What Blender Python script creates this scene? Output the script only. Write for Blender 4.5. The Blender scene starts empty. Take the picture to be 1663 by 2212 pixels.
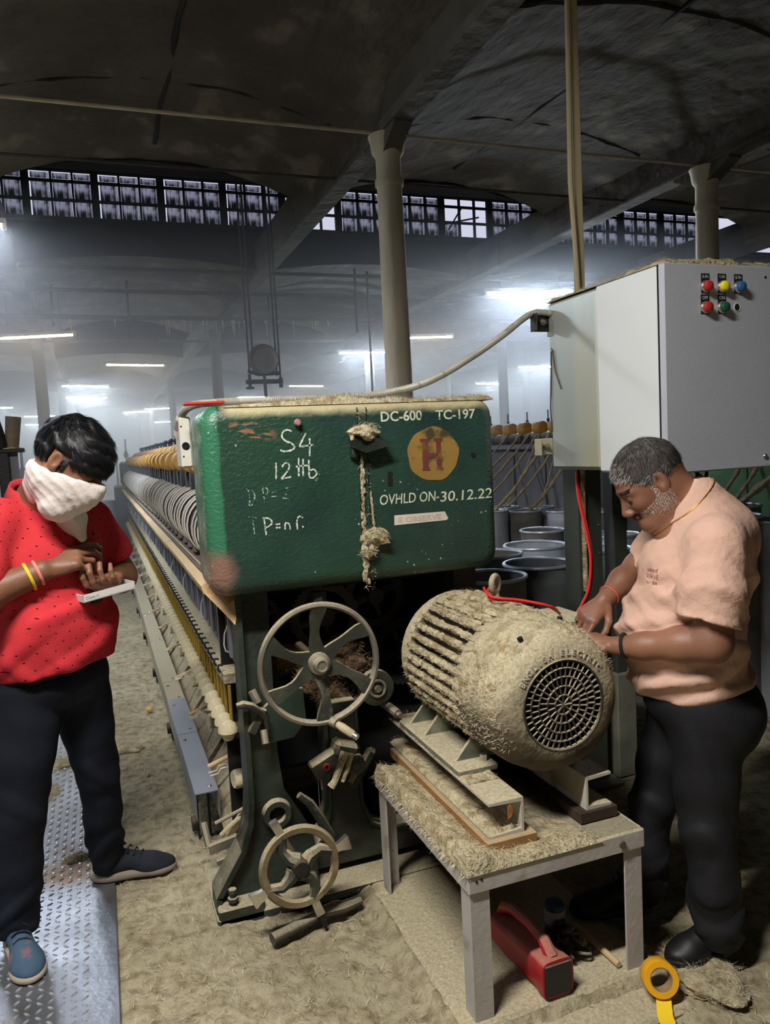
import bpy, math, random
import numpy as np
from mathutils import Vector, Matrix

SC = bpy.context.scene
COL = SC.collection
random.seed(7)
RNG = np.random.default_rng(7)

# ------------------------------------------------------------------ camera
camd = bpy.data.cameras.new('camera')
camd.sensor_fit = 'VERTICAL'
camd.sensor_height = 36.0
camd.lens = 1650.0 / 2212.0 * 36.0
camd.clip_start = 0.05
camd.clip_end = 300
cam = bpy.data.objects.new('camera', camd)
COL.objects.link(cam)
Rm = Matrix(((0.93482843, 0.07847148, -0.34632071),
             (-0.35131033, 0.06227903, -0.93418541),
             (-0.05173839, 0.99496912, 0.08578805)))
cam.matrix_world = Matrix.Translation((0, 0, 1.5)) @ Rm.to_4x4()
SC.camera = cam

# ------------------------------------------------------------------ sky outside the roof lights
world = bpy.data.worlds.new('evening_sky')
SC.world = world
world.use_nodes = True
world.node_tree.nodes['Background'].inputs[0].default_value = (0.46, 0.47, 0.58, 1)
world.node_tree.nodes['Background'].inputs[1].default_value = 1.0

SC.view_settings.view_transform = 'Standard'
SC.view_settings.look = 'None'
SC.view_settings.gamma = 1
SC.view_settings.use_curve_mapping = False
SC.view_settings.exposure = 0.46
SC.cycles.volume_bounces = 0
SC.cycles.max_bounces = 6
SC.cycles.diffuse_bounces = 3
SC.cycles.glossy_bounces = 3
SC.cycles.transparent_max_bounces = 8
SC.cycles.sample_clamp_indirect = 4.0

# ------------------------------------------------------------------ shop lamps that light the foreground
# each is the light of one tube fixture (fixtures are built further down at the same places)
KEY_LAMPS = [
    # centre, axis angle about Z (deg), power W, colour
    ((-0.45, 0.95, 3.25), 0, 100, (1.0, 0.965, 0.90)),
    ((-1.14, 6.72, 3.40), 8, 75, (0.80, 0.88, 1.0)),
    ((-3.2, 3.4, 3.40), 90, 16, (0.88, 0.93, 1.0)),
]
for (c, a, w, rgb) in KEY_LAMPS:
    ld = bpy.data.lights.new('tube_glow', 'AREA')
    ld.shape = 'RECTANGLE'; ld.size = 1.2; ld.size_y = 0.12
    ld.energy = w; ld.color = rgb
    lo = bpy.data.objects.new('tube_glow', ld)
    lo.location = (c[0], c[1], c[2] - 0.055)
    lo.rotation_euler = (0, 0, math.radians(a))
    COL.objects.link(lo)

# ================================================================== helpers
def link(o):
    COL.objects.link(o); return o

class MB:
    """collects faces; build() links them as one mesh object"""
    def __init__(s): s.v = []; s.f = []
    def add(s, vs, fs):
        b = len(s.v); s.v.extend([tuple(map(float, p)) for p in vs]); s.f.extend([tuple(i + b for i in f) for f in fs]); return s
    def box(s, x0, x1, y0, y1, z0, z1, bev=0.0):
        if bev <= 0:
            return s.add([(x0,y0,z0),(x1,y0,z0),(x1,y1,z0),(x0,y1,z0),(x0,y0,z1),(x1,y0,z1),(x1,y1,z1),(x0,y1,z1)],
                  [(0,3,2,1),(4,5,6,7),(0,1,5,4),(1,2,6,5),(2,3,7,6),(3,0,4,7)])
        b = min(bev, (x1-x0)*.45, (y1-y0)*.45, (z1-z0)*.45)
        vs = []; idx = {}
        for i in (0,1):
            for j in (0,1):
                for k in (0,1):
                    X = (x0,x1)[i]; Y = (y0,y1)[j]; Z = (z0,z1)[k]
                    dx = b*(1-2*i); dy = b*(1-2*j); dz = b*(1-2*k)
                    idx[i,j,k] = len(vs)
                    vs += [(X, Y+dy, Z+dz), (X+dx, Y, Z+dz), (X+dx, Y+dy, Z)]
        def q(a, pts):  # quad on main face along axis a
            return tuple(idx[p]+a for p in pts)
        fs = []
        fs.append(q(0, [(0,0,0),(0,0,1),(0,1,1),(0,1,0)])); fs.append(q(0, [(1,0,0),(1,1,0),(1,1,1),(1,0,1)]))
        fs.append(q(1, [(0,0,0),(1,0,0),(1,0,1),(0,0,1)])); fs.append(q(1, [(0,1,0),(0,1,1),(1,1,1),(1,1,0)]))
        fs.append(q(2, [(0,0,0),(0,1,0),(1,1,0),(1,0,0)])); fs.append(q(2, [(0,0,1),(1,0,1),(1,1,1),(0,1,1)]))
        for i in (0,1):
            for j in (0,1):
                fs.append((idx[i,j,0]+0, idx[i,j,0]+1, idx[i,j,1]+1, idx[i,j,1]+0))
        for i in (0,1):
            for k in (0,1):
                fs.append((idx[i,0,k]+0, idx[i,0,k]+2, idx[i,1,k]+2, idx[i,1,k]+0))
        for j in (0,1):
            for k in (0,1):
                fs.append((idx[0,j,k]+1, idx[0,j,k]+2, idx[1,j,k]+2, idx[1,j,k]+1))
        for t in idx.values(): fs.append((t, t+1, t+2))
        return s.add(vs, fs)
    def obox(s, M, sx, sy, sz, bev=0.0):
        t = MB().box(-sx/2, sx/2, -sy/2, sy/2, -sz/2, sz/2, bev)
        return s.add([tuple(M @ Vector(p)) for p in t.v], t.f)
    def cyl(s, p0, p1, r0, r1=None, n=16, cap=True):
        r1 = r0 if r1 is None else r1
        p0 = Vector(p0); p1 = Vector(p1); d = (p1-p0).normalized()
        u = d.orthogonal().normalized(); w = d.cross(u)
        vs = []
        for k in range(n):
            a = 2*math.pi*k/n; e = u*math.cos(a)+w*math.sin(a)
            vs += [p0+e*r0, p1+e*r1]
        fs = [(2*k, 2*((k+1)%n), 2*((k+1)%n)+1, 2*k+1) for k in range(n)]
        if cap:
            fs.append(tuple(2*k for k in range(n-1,-1,-1))); fs.append(tuple(2*k+1 for k in range(n)))
        return s.add(vs, fs)
    def lathe(s, prof, o=(0,0,0), ax=(0,0,1), n=24, closed=False):
        """prof: list of (radius, height) along axis"""
        o = Vector(o); d = Vector(ax).normalized(); u = d.orthogonal().normalized(); w = d.cross(u)
        m = len(prof); vs = []
        for k in range(n):
            a = 2*math.pi*k/n; e = u*math.cos(a)+w*math.sin(a)
            for (r, h) in prof: vs.append(o+e*r+d*h)
        fs = []
        rng = range(m) if closed else range(m-1)
        for k in range(n):
            k2 = (k+1) % n
            for i in rng:
                j = (i+1) % m
                fs.append((k*m+i, k2*m+i, k2*m+j, k*m+j))
        if not closed:
            if prof[0][0] > 1e-5: fs.append(tuple(k*m for k in range(n-1,-1,-1)))
            if prof[-1][0] > 1e-5: fs.append(tuple(k*m+m-1 for k in range(n)))
        return s.add(vs, fs)
    def torus(s, o, ax, R, r, n=32, m=8, a0=0, a1=2*math.pi, u=None):
        full = abs(a1-a0-2*math.pi) < 1e-6
        d = Vector(ax).normalized(); u = Vector(u).normalized() if u is not None else d.orthogonal().normalized(); w = d.cross(u)
        pts = [Vector(o)+(u*math.cos(a0+(a1-a0)*k/n)+w*math.sin(a0+(a1-a0)*k/n))*R for k in range(n if full else n+1)]
        return s.tube(pts, r, m, closed=full)
    def tube(s, pts, r, m=8, closed=False):
        pts = [Vector(p) for p in pts]; N = len(pts); vs = []
        rr = r if hasattr(r, '__len__') else [r]*N
        prev = None
        for i, p in enumerate(pts):
            a = pts[i-1] if (i > 0 or closed) else p
            b = pts[(i+1) % N] if (i < N-1 or closed) else p
            d = (b-a).normalized()
            if prev is None: u = d.orthogonal().normalized()
            else:
                u = prev - d*prev.dot(d)
                u = u.normalized() if u.length > 1e-6 else d.orthogonal().normalized()
            prev = u; w = d.cross(u)
            for k in range(m):
                t = 2*math.pi*k/m; vs.append(p+(u*math.cos(t)+w*math.sin(t))*rr[i])
        fs = []
        for i in range(N if closed else N-1):
            j = (i+1) % N
            for k in range(m):
                k2 = (k+1) % m
                fs.append((i*m+k, i*m+k2, j*m+k2, j*m+k))
        if not closed:
            fs.append(tuple(range(m-1,-1,-1))); fs.append(tuple((N-1)*m+k for k in range(m)))
        return s.add(vs, fs)
    def prism(s, poly, axis, t0, t1):
        """poly 2-D outline (ccw) extruded along axis 'x','y','z'"""
        n = len(poly)
        def P(a, b, t): return {'x': (t,a,b), 'y': (a,t,b), 'z': (a,b,t)}[axis]
        vs = [P(a,b,t0) for a,b in poly]+[P(a,b,t1) for a,b in poly]
        fs = [tuple(range(n)), tuple(range(2*n-1, n-1, -1))]
        fs += [(k, n+k, n+(k+1)%n, (k+1)%n) for k in range(n)]
        return s.add(vs, fs)
    def ring_plate(s, outer, inner, axis, t0, t1):
        """outer/inner loops with the same count -> plate with a hole"""
        n = len(outer)
        def P(a, b, t): return {'x': (t,a,b), 'y': (a,t,b), 'z': (a,b,t)}[axis]
        vs = [P(*p, t0) for p in outer]+[P(*p, t0) for p in inner]+[P(*p, t1) for p in outer]+[P(*p, t1) for p in inner]
        fs = []
        for k in range(n):
            j = (k+1) % n
            fs += [(k,j,n+j,n+k), (2*n+k,3*n+k,3*n+j,2*n+j), (k,2*n+k,2*n+j,j), (n+k,n+j,3*n+j,3*n+k)]
        return s.add(vs, fs)
    def blob(s, c, rad, n=10, noise=0.0, seed=0, flat=False):
        n = int(n*1.6); rg = random.Random(seed); m = n//2+1; vs = []; ph = [rg.uniform(0, 6.28) for _ in range(9)]
        for i in range(m+1):
            th = math.pi*i/m
            for k in range(n):
                a = 2*math.pi*k/n
                d = Vector((math.sin(th)*math.cos(a), math.sin(th)*math.sin(a), math.cos(th)))
                q = 1+noise*(math.sin(5*d.x+ph[0])*math.sin(4*d.y+ph[1])+math.sin(6*d.y+3*d.x+ph[2])*.6+math.sin(5*d.z+4*d.x+ph[3])*.5+.5*math.sin(11*d.x+9*d.z+ph[4])*math.sin(10*d.y+ph[5])+rg.uniform(-.12, .12)*(abs(math.sin(th))**.5))*.5
                z = d.z*rad[2]*q
                if flat and z < 0: z *= .1
                vs.append((c[0]+d.x*rad[0]*q, c[1]+d.y*rad[1]*q, c[2]+z))
        fs = []
        for i in range(m):
            for k in range(n):
                k2 = (k+1) % n
                fs.append((i*n+k, (i+1)*n+k, (i+1)*n+k2, i*n+k2))
        return s.add(vs, fs)
    def mesh(s, name, mat, smooth=35):
        me = bpy.data.meshes.new(name)
        me.from_pydata(s.v, [], s.f)
        if mat is not None: me.materials.append(mat)
        if smooth:
            me.polygons.foreach_set('use_smooth', [True]*len(me.polygons))
            me.set_sharp_from_angle(angle=math.radians(smooth))
        me.update()
        return me
    def build(s, name, mat, parent=None, smooth=35, fix=True):
        me = s.mesh(name, mat, smooth)
        if fix:
            import bmesh
            bm = bmesh.new(); bm.from_mesh(me); bmesh.ops.recalc_face_normals(bm, faces=bm.faces[:]); bm.to_mesh(me); bm.free()
        o = bpy.data.objects.new(name, me); link(o)
        if parent is not None: adopt(o, parent)
        return o

def adopt(o, parent):
    o.parent = parent
    o.matrix_parent_inverse = Matrix.Translation(-abs_loc(parent)) if parent.type == 'EMPTY' else Matrix.Identity(4)
def abs_loc(o):
    p = Vector(o.location)
    return p
def tag(o, label=None, cat=None, group=None, kind=None):
    if label: o['label'] = label
    if cat: o['category'] = cat
    if group: o['group'] = group
    if kind: o['kind'] = kind
    return o
def thing(name, loc, label, cat, group=None):
    """an empty at the base of a thing; its parts are built in world coordinates and adopted"""
    o = bpy.data.objects.new(name, None); o.empty_display_size = .1
    o.location = loc; link(o)
    return tag(o, label, cat, group)
def copy_tree(root, delta, label=None, group=None):
    """a copy of a thing with copies of its parts (shared meshes), moved by delta"""
    r = root.copy(); COL.objects.link(r); r.location = root.location+Vector(delta)
    if label: r['label'] = label
    if group: r['group'] = group
    for ch in list(root.children):
        c = ch.copy(); COL.objects.link(c); c.parent = r; c.matrix_parent_inverse = ch.matrix_parent_inverse
        for g in list(ch.children):
            d = g.copy(); COL.objects.link(d); d.parent = c; d.matrix_parent_inverse = g.matrix_parent_inverse
    return r
def inst(src_mesh, name, parent, loc, rot=None, scale=None):
    """one more piece that shares a mesh, child of parent, at a world position"""
    o = bpy.data.objects.new(name, src_mesh); COL.objects.link(o)
    o.location = loc
    if rot: o.rotation_euler = rot
    if scale: o.scale = scale
    if parent is not None: adopt(o, parent)
    return o

# ------------------------------------------------------------------ materials
def newmat(name):
    m = bpy.data.materials.new(name); m.use_nodes = True
    nt = m.node_tree; nt.nodes.clear()
    return m, nt, nt.nodes, nt.links
def srgb(r, g, b):
    f = lambda c: (c/255/12.92 if c <= 10 else ((c/255+.055)/1.055)**2.4)
    return (f(r), f(g), f(b), 1)
DUST = srgb(182, 171, 142)
def M(name, col, rough=.6, metal=0.0, var=.18, vs=6.0, bump=0.0, bs=60.0, dust=0.0, dthr=.35, dustcol=None, col2=None, c2=.5, c2s=3.0, c2w=.1, spec=.4, coat=0.0, stretch=(1,1,1), emit=None):
    m, nt, N, L = newmat(name)
    out = N.new('ShaderNodeOutputMaterial'); bs_ = N.new('ShaderNodeBsdfPrincipled'); L.new(bs_.outputs[0], out.inputs[0])
    tc = N.new('ShaderNodeTexCoord'); mp = N.new('ShaderNodeMapping'); L.new(tc.outputs['Object'], mp.inputs[0]); mp.inputs['Scale'].default_value = stretch
    n1 = N.new('ShaderNodeTexNoise'); n1.inputs['Scale'].default_value = vs; n1.inputs['Detail'].default_value = 5; L.new(mp.outputs[0], n1.inputs[0])
    def mixc(fac, a, b):
        x = N.new('ShaderNodeMix'); x.data_type = 'RGBA'
        if hasattr(fac, 'node'): L.new(fac, x.inputs[0])
        else: x.inputs[0].default_value = fac
        for s_, i in ((a, 6), (b, 7)):
            if hasattr(s_, 'node'): L.new(s_, x.inputs[i])
            else: x.inputs[i].default_value = s_
        return x.outputs[2]
    def ramp(src, lo, hi):
        x = N.new('ShaderNodeMapRange'); x.inputs[1].default_value = lo; x.inputs[2].default_value = hi; x.clamp = True
        L.new(src, x.inputs[0]); return x.outputs[0]
    lo = tuple(c*(1-var) for c in col[:3])+(1,); hi = tuple(min(1, c*(1+var)) for c in col[:3])+(1,)
    c = mixc(ramp(n1.outputs['Fac'], .3, .7), lo, hi)
    if col2 is not None:
        n2 = N.new('ShaderNodeTexNoise'); n2.inputs['Scale'].default_value = c2s; n2.inputs['Detail'].default_value = 6; L.new(mp.outputs[0], n2.inputs[0])
        c = mixc(ramp(n2.outputs['Fac'], c2-c2w, c2+c2w), c, col2)
    rsock = None
    if dust > 0:
        g = N.new('ShaderNodeNewGeometry'); sp = N.new('ShaderNodeSeparateXYZ'); L.new(g.outputs['Normal'], sp.inputs[0])
        n3 = N.new('ShaderNodeTexNoise'); n3.inputs['Scale'].default_value = 9; n3.inputs['Detail'].default_value = 8; n3.inputs['Roughness'].default_value = .7
        L.new(tc.outputs['Object'], n3.inputs[0])
        a = N.new('ShaderNodeMath'); a.operation = 'MULTIPLY_ADD'; L.new(n3.outputs['Fac'], a.inputs[0]); a.inputs[1].default_value = 1.0; L.new(sp.outputs['Z'], a.inputs[2])
        f = ramp(a.outputs[0], dthr+.25, dthr+.65)
        f2 = N.new('ShaderNodeMath'); f2.operation = 'MULTIPLY'; L.new(f, f2.inputs[0]); f2.inputs[1].default_value = dust
        n4 = N.new('ShaderNodeTexNoise'); n4.inputs['Scale'].default_value = 120; n4.inputs['Detail'].default_value = 3; L.new(tc.outputs['Object'], n4.inputs[0])
        dc = dustcol or DUST
        d1 = mixc(ramp(n4.outputs['Fac'], .3, .7), tuple(q*.72 for q in dc[:3])+(1,), tuple(min(1, q*1.15) for q in dc[:3])+(1,))
        c = mixc(f2.outputs[0], c, d1)
        rr = N.new('ShaderNodeMapRange'); L.new(f2.outputs[0], rr.inputs[0]); rr.inputs[3].default_value = rough; rr.inputs[4].default_value = .95
        rsock = rr.outputs[0]
        if metal > 0:
            mm = N.new('ShaderNodeMapRange'); L.new(f2.outputs[0], mm.inputs[0]); mm.inputs[3].default_value = metal; mm.inputs[4].default_value = 0
            L.new(mm.outputs[0], bs_.inputs['Metallic'])
    L.new(c, bs_.inputs['Base Color'])
    if rsock is not None: L.new(rsock, bs_.inputs['Roughness'])
    else: bs_.inputs['Roughness'].default_value = rough
    if not (dust > 0 and metal > 0): bs_.inputs['Metallic'].default_value = metal
    bs_.inputs['Specular IOR Level'].default_value = spec
    bs_.inputs['Coat Weight'].default_value = coat
    if bump > 0:
        nb = N.new('ShaderNodeTexNoise'); nb.inputs['Scale'].default_value = bs; nb.inputs['Detail'].default_value = 5; L.new(mp.outputs[0], nb.inputs[0])
        b = N.new('ShaderNodeBump'); b.inputs['Strength'].default_value = 1.0; b.inputs['Distance'].default_value = bump; L.new(nb.outputs['Fac'], b.inputs['Height'])
        L.new(b.outputs[0], bs_.inputs['Normal'])
    if emit:
        bs_.inputs['Emission Color'].default_value = emit[0]; bs_.inputs['Emission Strength'].default_value = emit[1]
    return m

MT = {}
MT['concrete'] = M('sooty_concrete', srgb(100, 95, 87), .95, var=.30, vs=1.6, bump=.02, bs=7, col2=srgb(52, 49, 46), c2=.54, c2s=.9, c2w=.14)
MT['shell'] = M('sooty_shell_plaster', srgb(84, 78, 70), .95, var=.38, vs=1.3, bump=.05, bs=6, col2=srgb(124, 116, 102), c2=.63, c2s=2.6, c2w=.07, stretch=(1, .6, 1))
MT['sootblack'] = M('soot_black', srgb(42, 41, 42), .95, var=.3, vs=2)
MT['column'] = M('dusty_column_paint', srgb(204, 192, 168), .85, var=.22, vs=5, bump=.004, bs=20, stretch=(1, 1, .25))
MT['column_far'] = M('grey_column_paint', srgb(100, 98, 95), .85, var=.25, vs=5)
MT['pipe'] = M('sooty_iron_pipe', srgb(70, 66, 62), .8, var=.25, vs=8, dust=.5, dustcol=srgb(120, 110, 92))
MT['farwall'] = M('pale_far_wall', srgb(150, 152, 150), .9, var=.12, vs=.4)
MT['dust'] = M('jute_dust', DUST, .97, var=.25, vs=14, bump=.012, bs=90, col2=srgb(150, 132, 98), c2=.56, c2s=25, c2w=.08, spec=.1)
MT['fibre'] = M('loose_jute_fibre', srgb(200, 188, 156), .95, var=.2, vs=30, spec=.1)
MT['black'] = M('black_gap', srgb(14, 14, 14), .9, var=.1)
MT['greypaint_far'] = M('grey_machine_paint', srgb(96, 102, 104), .6, var=.2, vs=4, dust=.7)
# ================================================================== the hall
BX = [-7.11, -3.97, -0.84, 2.29, 5.42, 8.55, 11.68, 14.81, 17.94]     # beam lines, running along Y
NEAR = [-8.4, 1.0, 10.4, 19.8, 29.2, 38.6]; SPAN = 7.2                     # each roof bay: shell from NEAR to NEAR+SPAN, then the roof light
YEND = 48.0
def arch_z(u, t):
    """u -1..1 across the bay, t 0..1 from low edge to high edge"""
    spring = 3.98+.22*t; rise = .14+.15*t
    return spring+rise*(1-u*u)
ceil = MB()
NU, NV = 20, 16
for bi in range(len(BX)-1):
    xa, xb = BX[bi]+.14, BX[bi+1]-.14
    for yn in NEAR:
        base = len(ceil.v)
        vs = []; fs = []
        for j in range(NV+1):
            t = j/NV; y = yn+SPAN*t
            for i in range(NU+1):
                u = -1+2*i/NU; x = xa+(xb-xa)*i/NU
                z = arch_z(u, t)
                # shallow construction ribs and the sag of old plaster
                if abs(i-NU//2) == 0: z -= .012
                z += .008*math.sin(x*5.1+y*3.3)+.006*math.sin(x*11+y*7)
                vs.append((x, y, z))
        W = NU+1
        for j in range(NV):
            for i in range(NU): fs.append((j*W+i, j*W+i+1, (j+1)*W+i+1, (j+1)*W+i))
        # haunch down to the beams
        for s_, xx in ((0, BX[bi]+.09), (NU, BX[bi+1]-.09)):
            o = len(vs)
            for j in range(NV+1): vs.append((xx, yn+SPAN*j/NV, 3.905))
            for j in range(NV): fs.append((j*W+s_, (j+1)*W+s_, o+j+1, o+j))
        ceil.add(vs, fs)
ceil_o = ceil.build('ceiling', MT['shell'], smooth=40, fix=False)
tag(ceil_o, kind='structure')
# transverse rib lines on the shells (shadowed construction joints)
rib = MB()
for bi in range(2, 6):
    xa, xb = BX[bi]+.14, BX[bi+1]-.14
    for yj, w in ((4.25, .030), (6.3, .018)):
        t = (yj-1.0)/SPAN
        pts = []
        for i in range(25):
            u = -1+2*i/24
            if abs(u) > .97: continue
            pts.append((xa+(xb-xa)*i/24, yj+.012*math.sin(i*.9+bi), arch_z(u, t)+.012+.006*math.sin(i*2.1)))
        rib.tube(pts, [w*(.8+.4*random.random()) for _ in pts], 6)
    xm = (xa+xb)/2
    pts = [(xm+.012*math.sin(k*1.3), 1.4+k*.3, arch_z(0, (.4+k*.3)/SPAN)-.002) for k in range(22)]
    rib.tube(pts, [.02*(.6+.8*random.random()) for _ in pts], 6)
tag(rib.build('trim_1', MT['sootblack']), kind='structure')

for i, x in enumerate(BX):
    b = MB()
    b.box(x-.10, x+.10, -8.4, YEND, 3.88, 4.30, .012)
    b.box(x-.115, x+.115, -8.4, YEND, 4.02, 4.06, .01)
    o = b.build('beam' if i == 0 else 'beam', MT['concrete']); tag(o, kind='structure')
# roof-light recesses: roof slope, gutter wall, cheek
rl = MB()
for yn in NEAR[1:]:
    x0, x1 = BX[0], BX[-1]
    ye = yn-9.4+SPAN
    rl.add([(x0, ye, 4.49), (x1, ye, 4.49), (x1, yn, 5.08), (x0, yn, 5.08)], [(0, 3, 2, 1)])
    for bi in range(len(BX)-1):
        xa, xb = BX[bi], BX[bi+1]; vs = []
        for i in range(21):
            u = -1+2*i/20
            x = xa+(xb-xa)*i/20
            vs += [(x, yn, arch_z(u*1.0, 0)-.05), (x, yn, 4.49)]
        rl.add(vs, [(2*i, 2*i+2, 2*i+3, 2*i+1) for i in range(20)])
        vs = []
        for i in range(21):
            u = -1+2*i/20; x = xa+(xb-xa)*i/20
            vs += [(x, ye, arch_z(u, 1)-.03), (x, ye, 4.6)]
        rl.add(vs, [(2*i, 2*i+1, 2*i+3, 2*i+2) for i in range(20)])
    if yn > 12 or yn < 5:
        rl.add([(x0, yn, 4.45), (x1, yn, 4.45), (x1, yn, 5.1), (x0, yn, 5.1)], [(0, 1, 2, 3)])
tag(rl.build('trim_2', MT['sootblack'], smooth=0, fix=False), kind='structure')
# roof light glazing at Y = 10.4
m, nt, N, L = newmat('grimy_wired_glass')
out = N.new('ShaderNodeOutputMaterial'); mx = N.new('ShaderNodeMixShader'); L.new(mx.outputs[0], out.inputs[0])
tr = N.new('ShaderNodeBsdfTransparent'); tr.inputs[0].default_value = (.62, .62, .66, 1); df = N.new('ShaderNodeBsdfDiffuse'); df.inputs[0].default_value = srgb(44, 43, 43)
L.new(tr.outputs[0], mx.inputs[1]); L.new(df.outputs[0], mx.inputs[2])
tc = N.new('ShaderNodeTexCoord'); mp = N.new('ShaderNodeMapping'); mp.inputs['Scale'].default_value = (26, 26, 2.2); L.new(tc.outputs['Object'], mp.inputs[0])
nz = N.new('ShaderNodeTexNoise'); nz.inputs['Scale'].default_value = 1; nz.inputs['Detail'].default_value = 4; L.new(mp.outputs[0], nz.inputs[0])
n2 = N.new('ShaderNodeTexNoise'); n2.inputs['Scale'].default_value = 5; n2.inputs['Detail'].default_value = 3; L.new(tc.outputs['Object'], n2.inputs[0])
ad = N.new('ShaderNodeMath'); ad.operation = 'ADD'; L.new(nz.outputs['Fac'], ad.inputs[0]); L.new(n2.outputs['Fac'], ad.inputs[1])
mr = N.new('ShaderNodeMapRange'); mr.inputs[1].default_value = .9; mr.inputs[2].default_value = 1.2; mr.inputs[3].default_value = .08; mr.inputs[4].default_value = .95; L.new(ad.outputs[0], mr.inputs[0]); L.new(mr.outputs[0], mx.inputs[0])
MT['glass'] = m
wn = 0
broken = {4: 'open', 7: 'torn'}
PW = .79
pane_mesh = MB().box(-.105, .105, -.003, .003, -.10, .10).mesh('pane', MT['glass'], 0)
top_mesh = MB().box(-.105, .105, -.003, .003, -.035, .035).mesh('pane', MT['glass'], 0)
k = 0
for w in range(-9, 13):
    x0 = -.57+w*PW; x1 = x0+PW
    if x1 < -7 or x0 > 11.6: continue
    wn += 1
    root = thing('window_%d' % wn, (x0+PW/2, 10.4, 4.57), None, None); tag(root, kind='structure')
    f = MB()
    mull = .055
    f.box(x0-.035, x0+mull, 10.37, 10.43, 4.49, 5.08)
    for c in (1, 2): f.box(x0+mull+c*(PW-mull)/3-.014, x0+mull+c*(PW-mull)/3+.014, 10.38, 10.42, 4.49, 5.08)
    for z in (4.49, 4.715, 4.94): f.box(x0, x1, 10.38, 10.42, z-.015, z+.015)
    fr = f.build('frame', MT['sootblack'], root, 0)
    st = 'torn' if w == 7 else ('open' if w in (4,) else '')
    for c in range(3):
        cx = x0+mull+(c+.5)*(PW-mull)/3
        for r_, z in enumerate((4.602, 4.828, 5.0)):
            if st == 'open' and c >= 1: continue
            if st == 'torn' and (r_ > 0 or c > 0): continue
            inst(pane_mesh if r_ < 2 else top_mesh, 'pane', root, (cx, 10.4, z))
    if st == 'torn':
        # bars hanging loose in the broken light
        MB().cyl((x0+.1, 10.36, 4.6), (x0+.33, 10.36, 4.93), .012, n=6).cyl((x0+.05, 10.36, 4.68), (x0+.6, 10.36, 4.80), .012, n=6).build('broken_bar', MT['sootblack'], root)
tag(MB().box(BX[0], BX[-1], 10.36, 10.44, 5.06, 5.2).box(BX[0], BX[-1], 10.30, 10.46, 4.45, 4.49).build('trim_3', MT['sootblack'], smooth=0), kind='structure')
# walls
for nm, b in (('wall_far', (BX[0], BX[-1], YEND, YEND+.2)), ('wall_near', (BX[0], BX[-1], -8.6, -8.4)), ('wall_left', (BX[0]-.2, BX[0], -8.6, YEND+.2)), ('wall_right', (BX[-1], BX[-1]+.2, -8.6, YEND+.2))):
    tag(MB().box(*b, -.1, 5.25).build(nm, MT['farwall'], smooth=0), kind='structure')

# columns with collars
def column(x, y, mat):
    b = MB()
    b.lathe([(.16, 0), (.16, .25), (.112, .32), (.104, 2.6), (.098, 3.50), (.112, 3.51), (.112, 3.55), (.098, 3.57), (.098, 3.72), (.125, 3.76), (.135, 3.83), (.15, 3.88)], (x, y, 0), n=20)
    return tag(b.build('column', mat), kind='structure')
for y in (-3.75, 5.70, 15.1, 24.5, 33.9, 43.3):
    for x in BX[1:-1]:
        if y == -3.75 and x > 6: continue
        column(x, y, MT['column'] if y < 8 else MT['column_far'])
# bolted head brackets on the two near columns
for x in (2.29, 5.42):
    b = MB()
    for s_ in (-1, 1):
        b.prism([(5.70+s_*.05, 3.72), (5.70+s_*.34, 3.86), (5.70+s_*.34, 3.885), (5.70+s_*.05, 3.885)], 'x', x-.07, x+.07)
        for q in range(4): b.cyl((x-.06+.04*q, 5.70+s_*(.16+.03*q), 3.885), (x-.06+.04*q, 5.70+s_*(.16+.03*q), 3.80), .012, n=6)
    tag(b.build('trim_4', MT['concrete']), kind='structure')
# tie rods across the hall and pipes under the roof
def rod(name, p0, p1, r, mat, label, cat, group=None, sag=0.0, seg=12):
    pts = []
    for k_ in range(seg+1):
        t = k_/seg; p = Vector(p0).lerp(Vector(p1), t); p.z -= sag*4*t*(1-t); pts.append(p)
    return tag(MB().tube(pts, r, 8).build(name, mat), label, cat, group)
for y, z, r_ in ((5.70, 3.90, .014), (6.75, 3.91, .013)):
    rod('tie_rod', (BX[1], y, z), (BX[-2], y, z), r_, MT['column'] if y < 6 else MT['pipe'], 'thin pale tie rod running across under the roof, the one touching the nearest column heads' if y < 6 else 'dark tie rod across the hall just in front of the roof windows', 'rod')
for i, (y, z, r_, lab) in enumerate(((11.75, 3.92, .03, 'dark horizontal pipe under the second roof bay, the highest of the pipes'), (13.8, 3.90, .04, 'dusty horizontal pipe with lint hanging from it, level with the first far column head'), (16.5, 3.9, .03, 'thin dark pipe across the hall behind the round hanging gauge'), (10.6, 3.97, .025, 'dark pipe right below the roof windows'))):
    rod('overhead_pipe', (BX[1], y, z), (BX[-2], y, z), r_, MT['pipe'], lab, 'pipe', sag=.02)
rod('overhead_pipe', (BX[1], 13.5, 3.83), (BX[-2], 13.5, 3.83), .03, MT['pipe'], 'dusty pipe clipped just under the lint-hung pipe', 'pipe')
# lint icicles under the pipe
lint = MB()
for k in range(46):
    x = 1.0+random.random()*3.5 if k < 34 else -.5+random.random()*6
    lint.cyl((x, 13.5, 3.81), (x+random.uniform(-.02, .02), 13.5, 3.81-random.uniform(.05, .3)), random.uniform(.008, .022), .003, n=5)
tag(lint.build('hanging_lint', MT['dust']), 'tufts of jute lint hanging in a fringe from the overhead pipe', 'lint', kind='stuff')
def roof_z(x, y):
    for bi in range(len(BX)-1):
        if BX[bi] <= x <= BX[bi+1]: break
    u = (x-(BX[bi]+BX[bi+1])/2)/((BX[bi+1]-BX[bi])/2-.14)
    yn = max(q for q in NEAR if q <= y); t = (y-yn)/SPAN
    return arch_z(max(-1, min(1, u)), t) if t <= 1 else 4.49+(y-yn-SPAN)*.268
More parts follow.
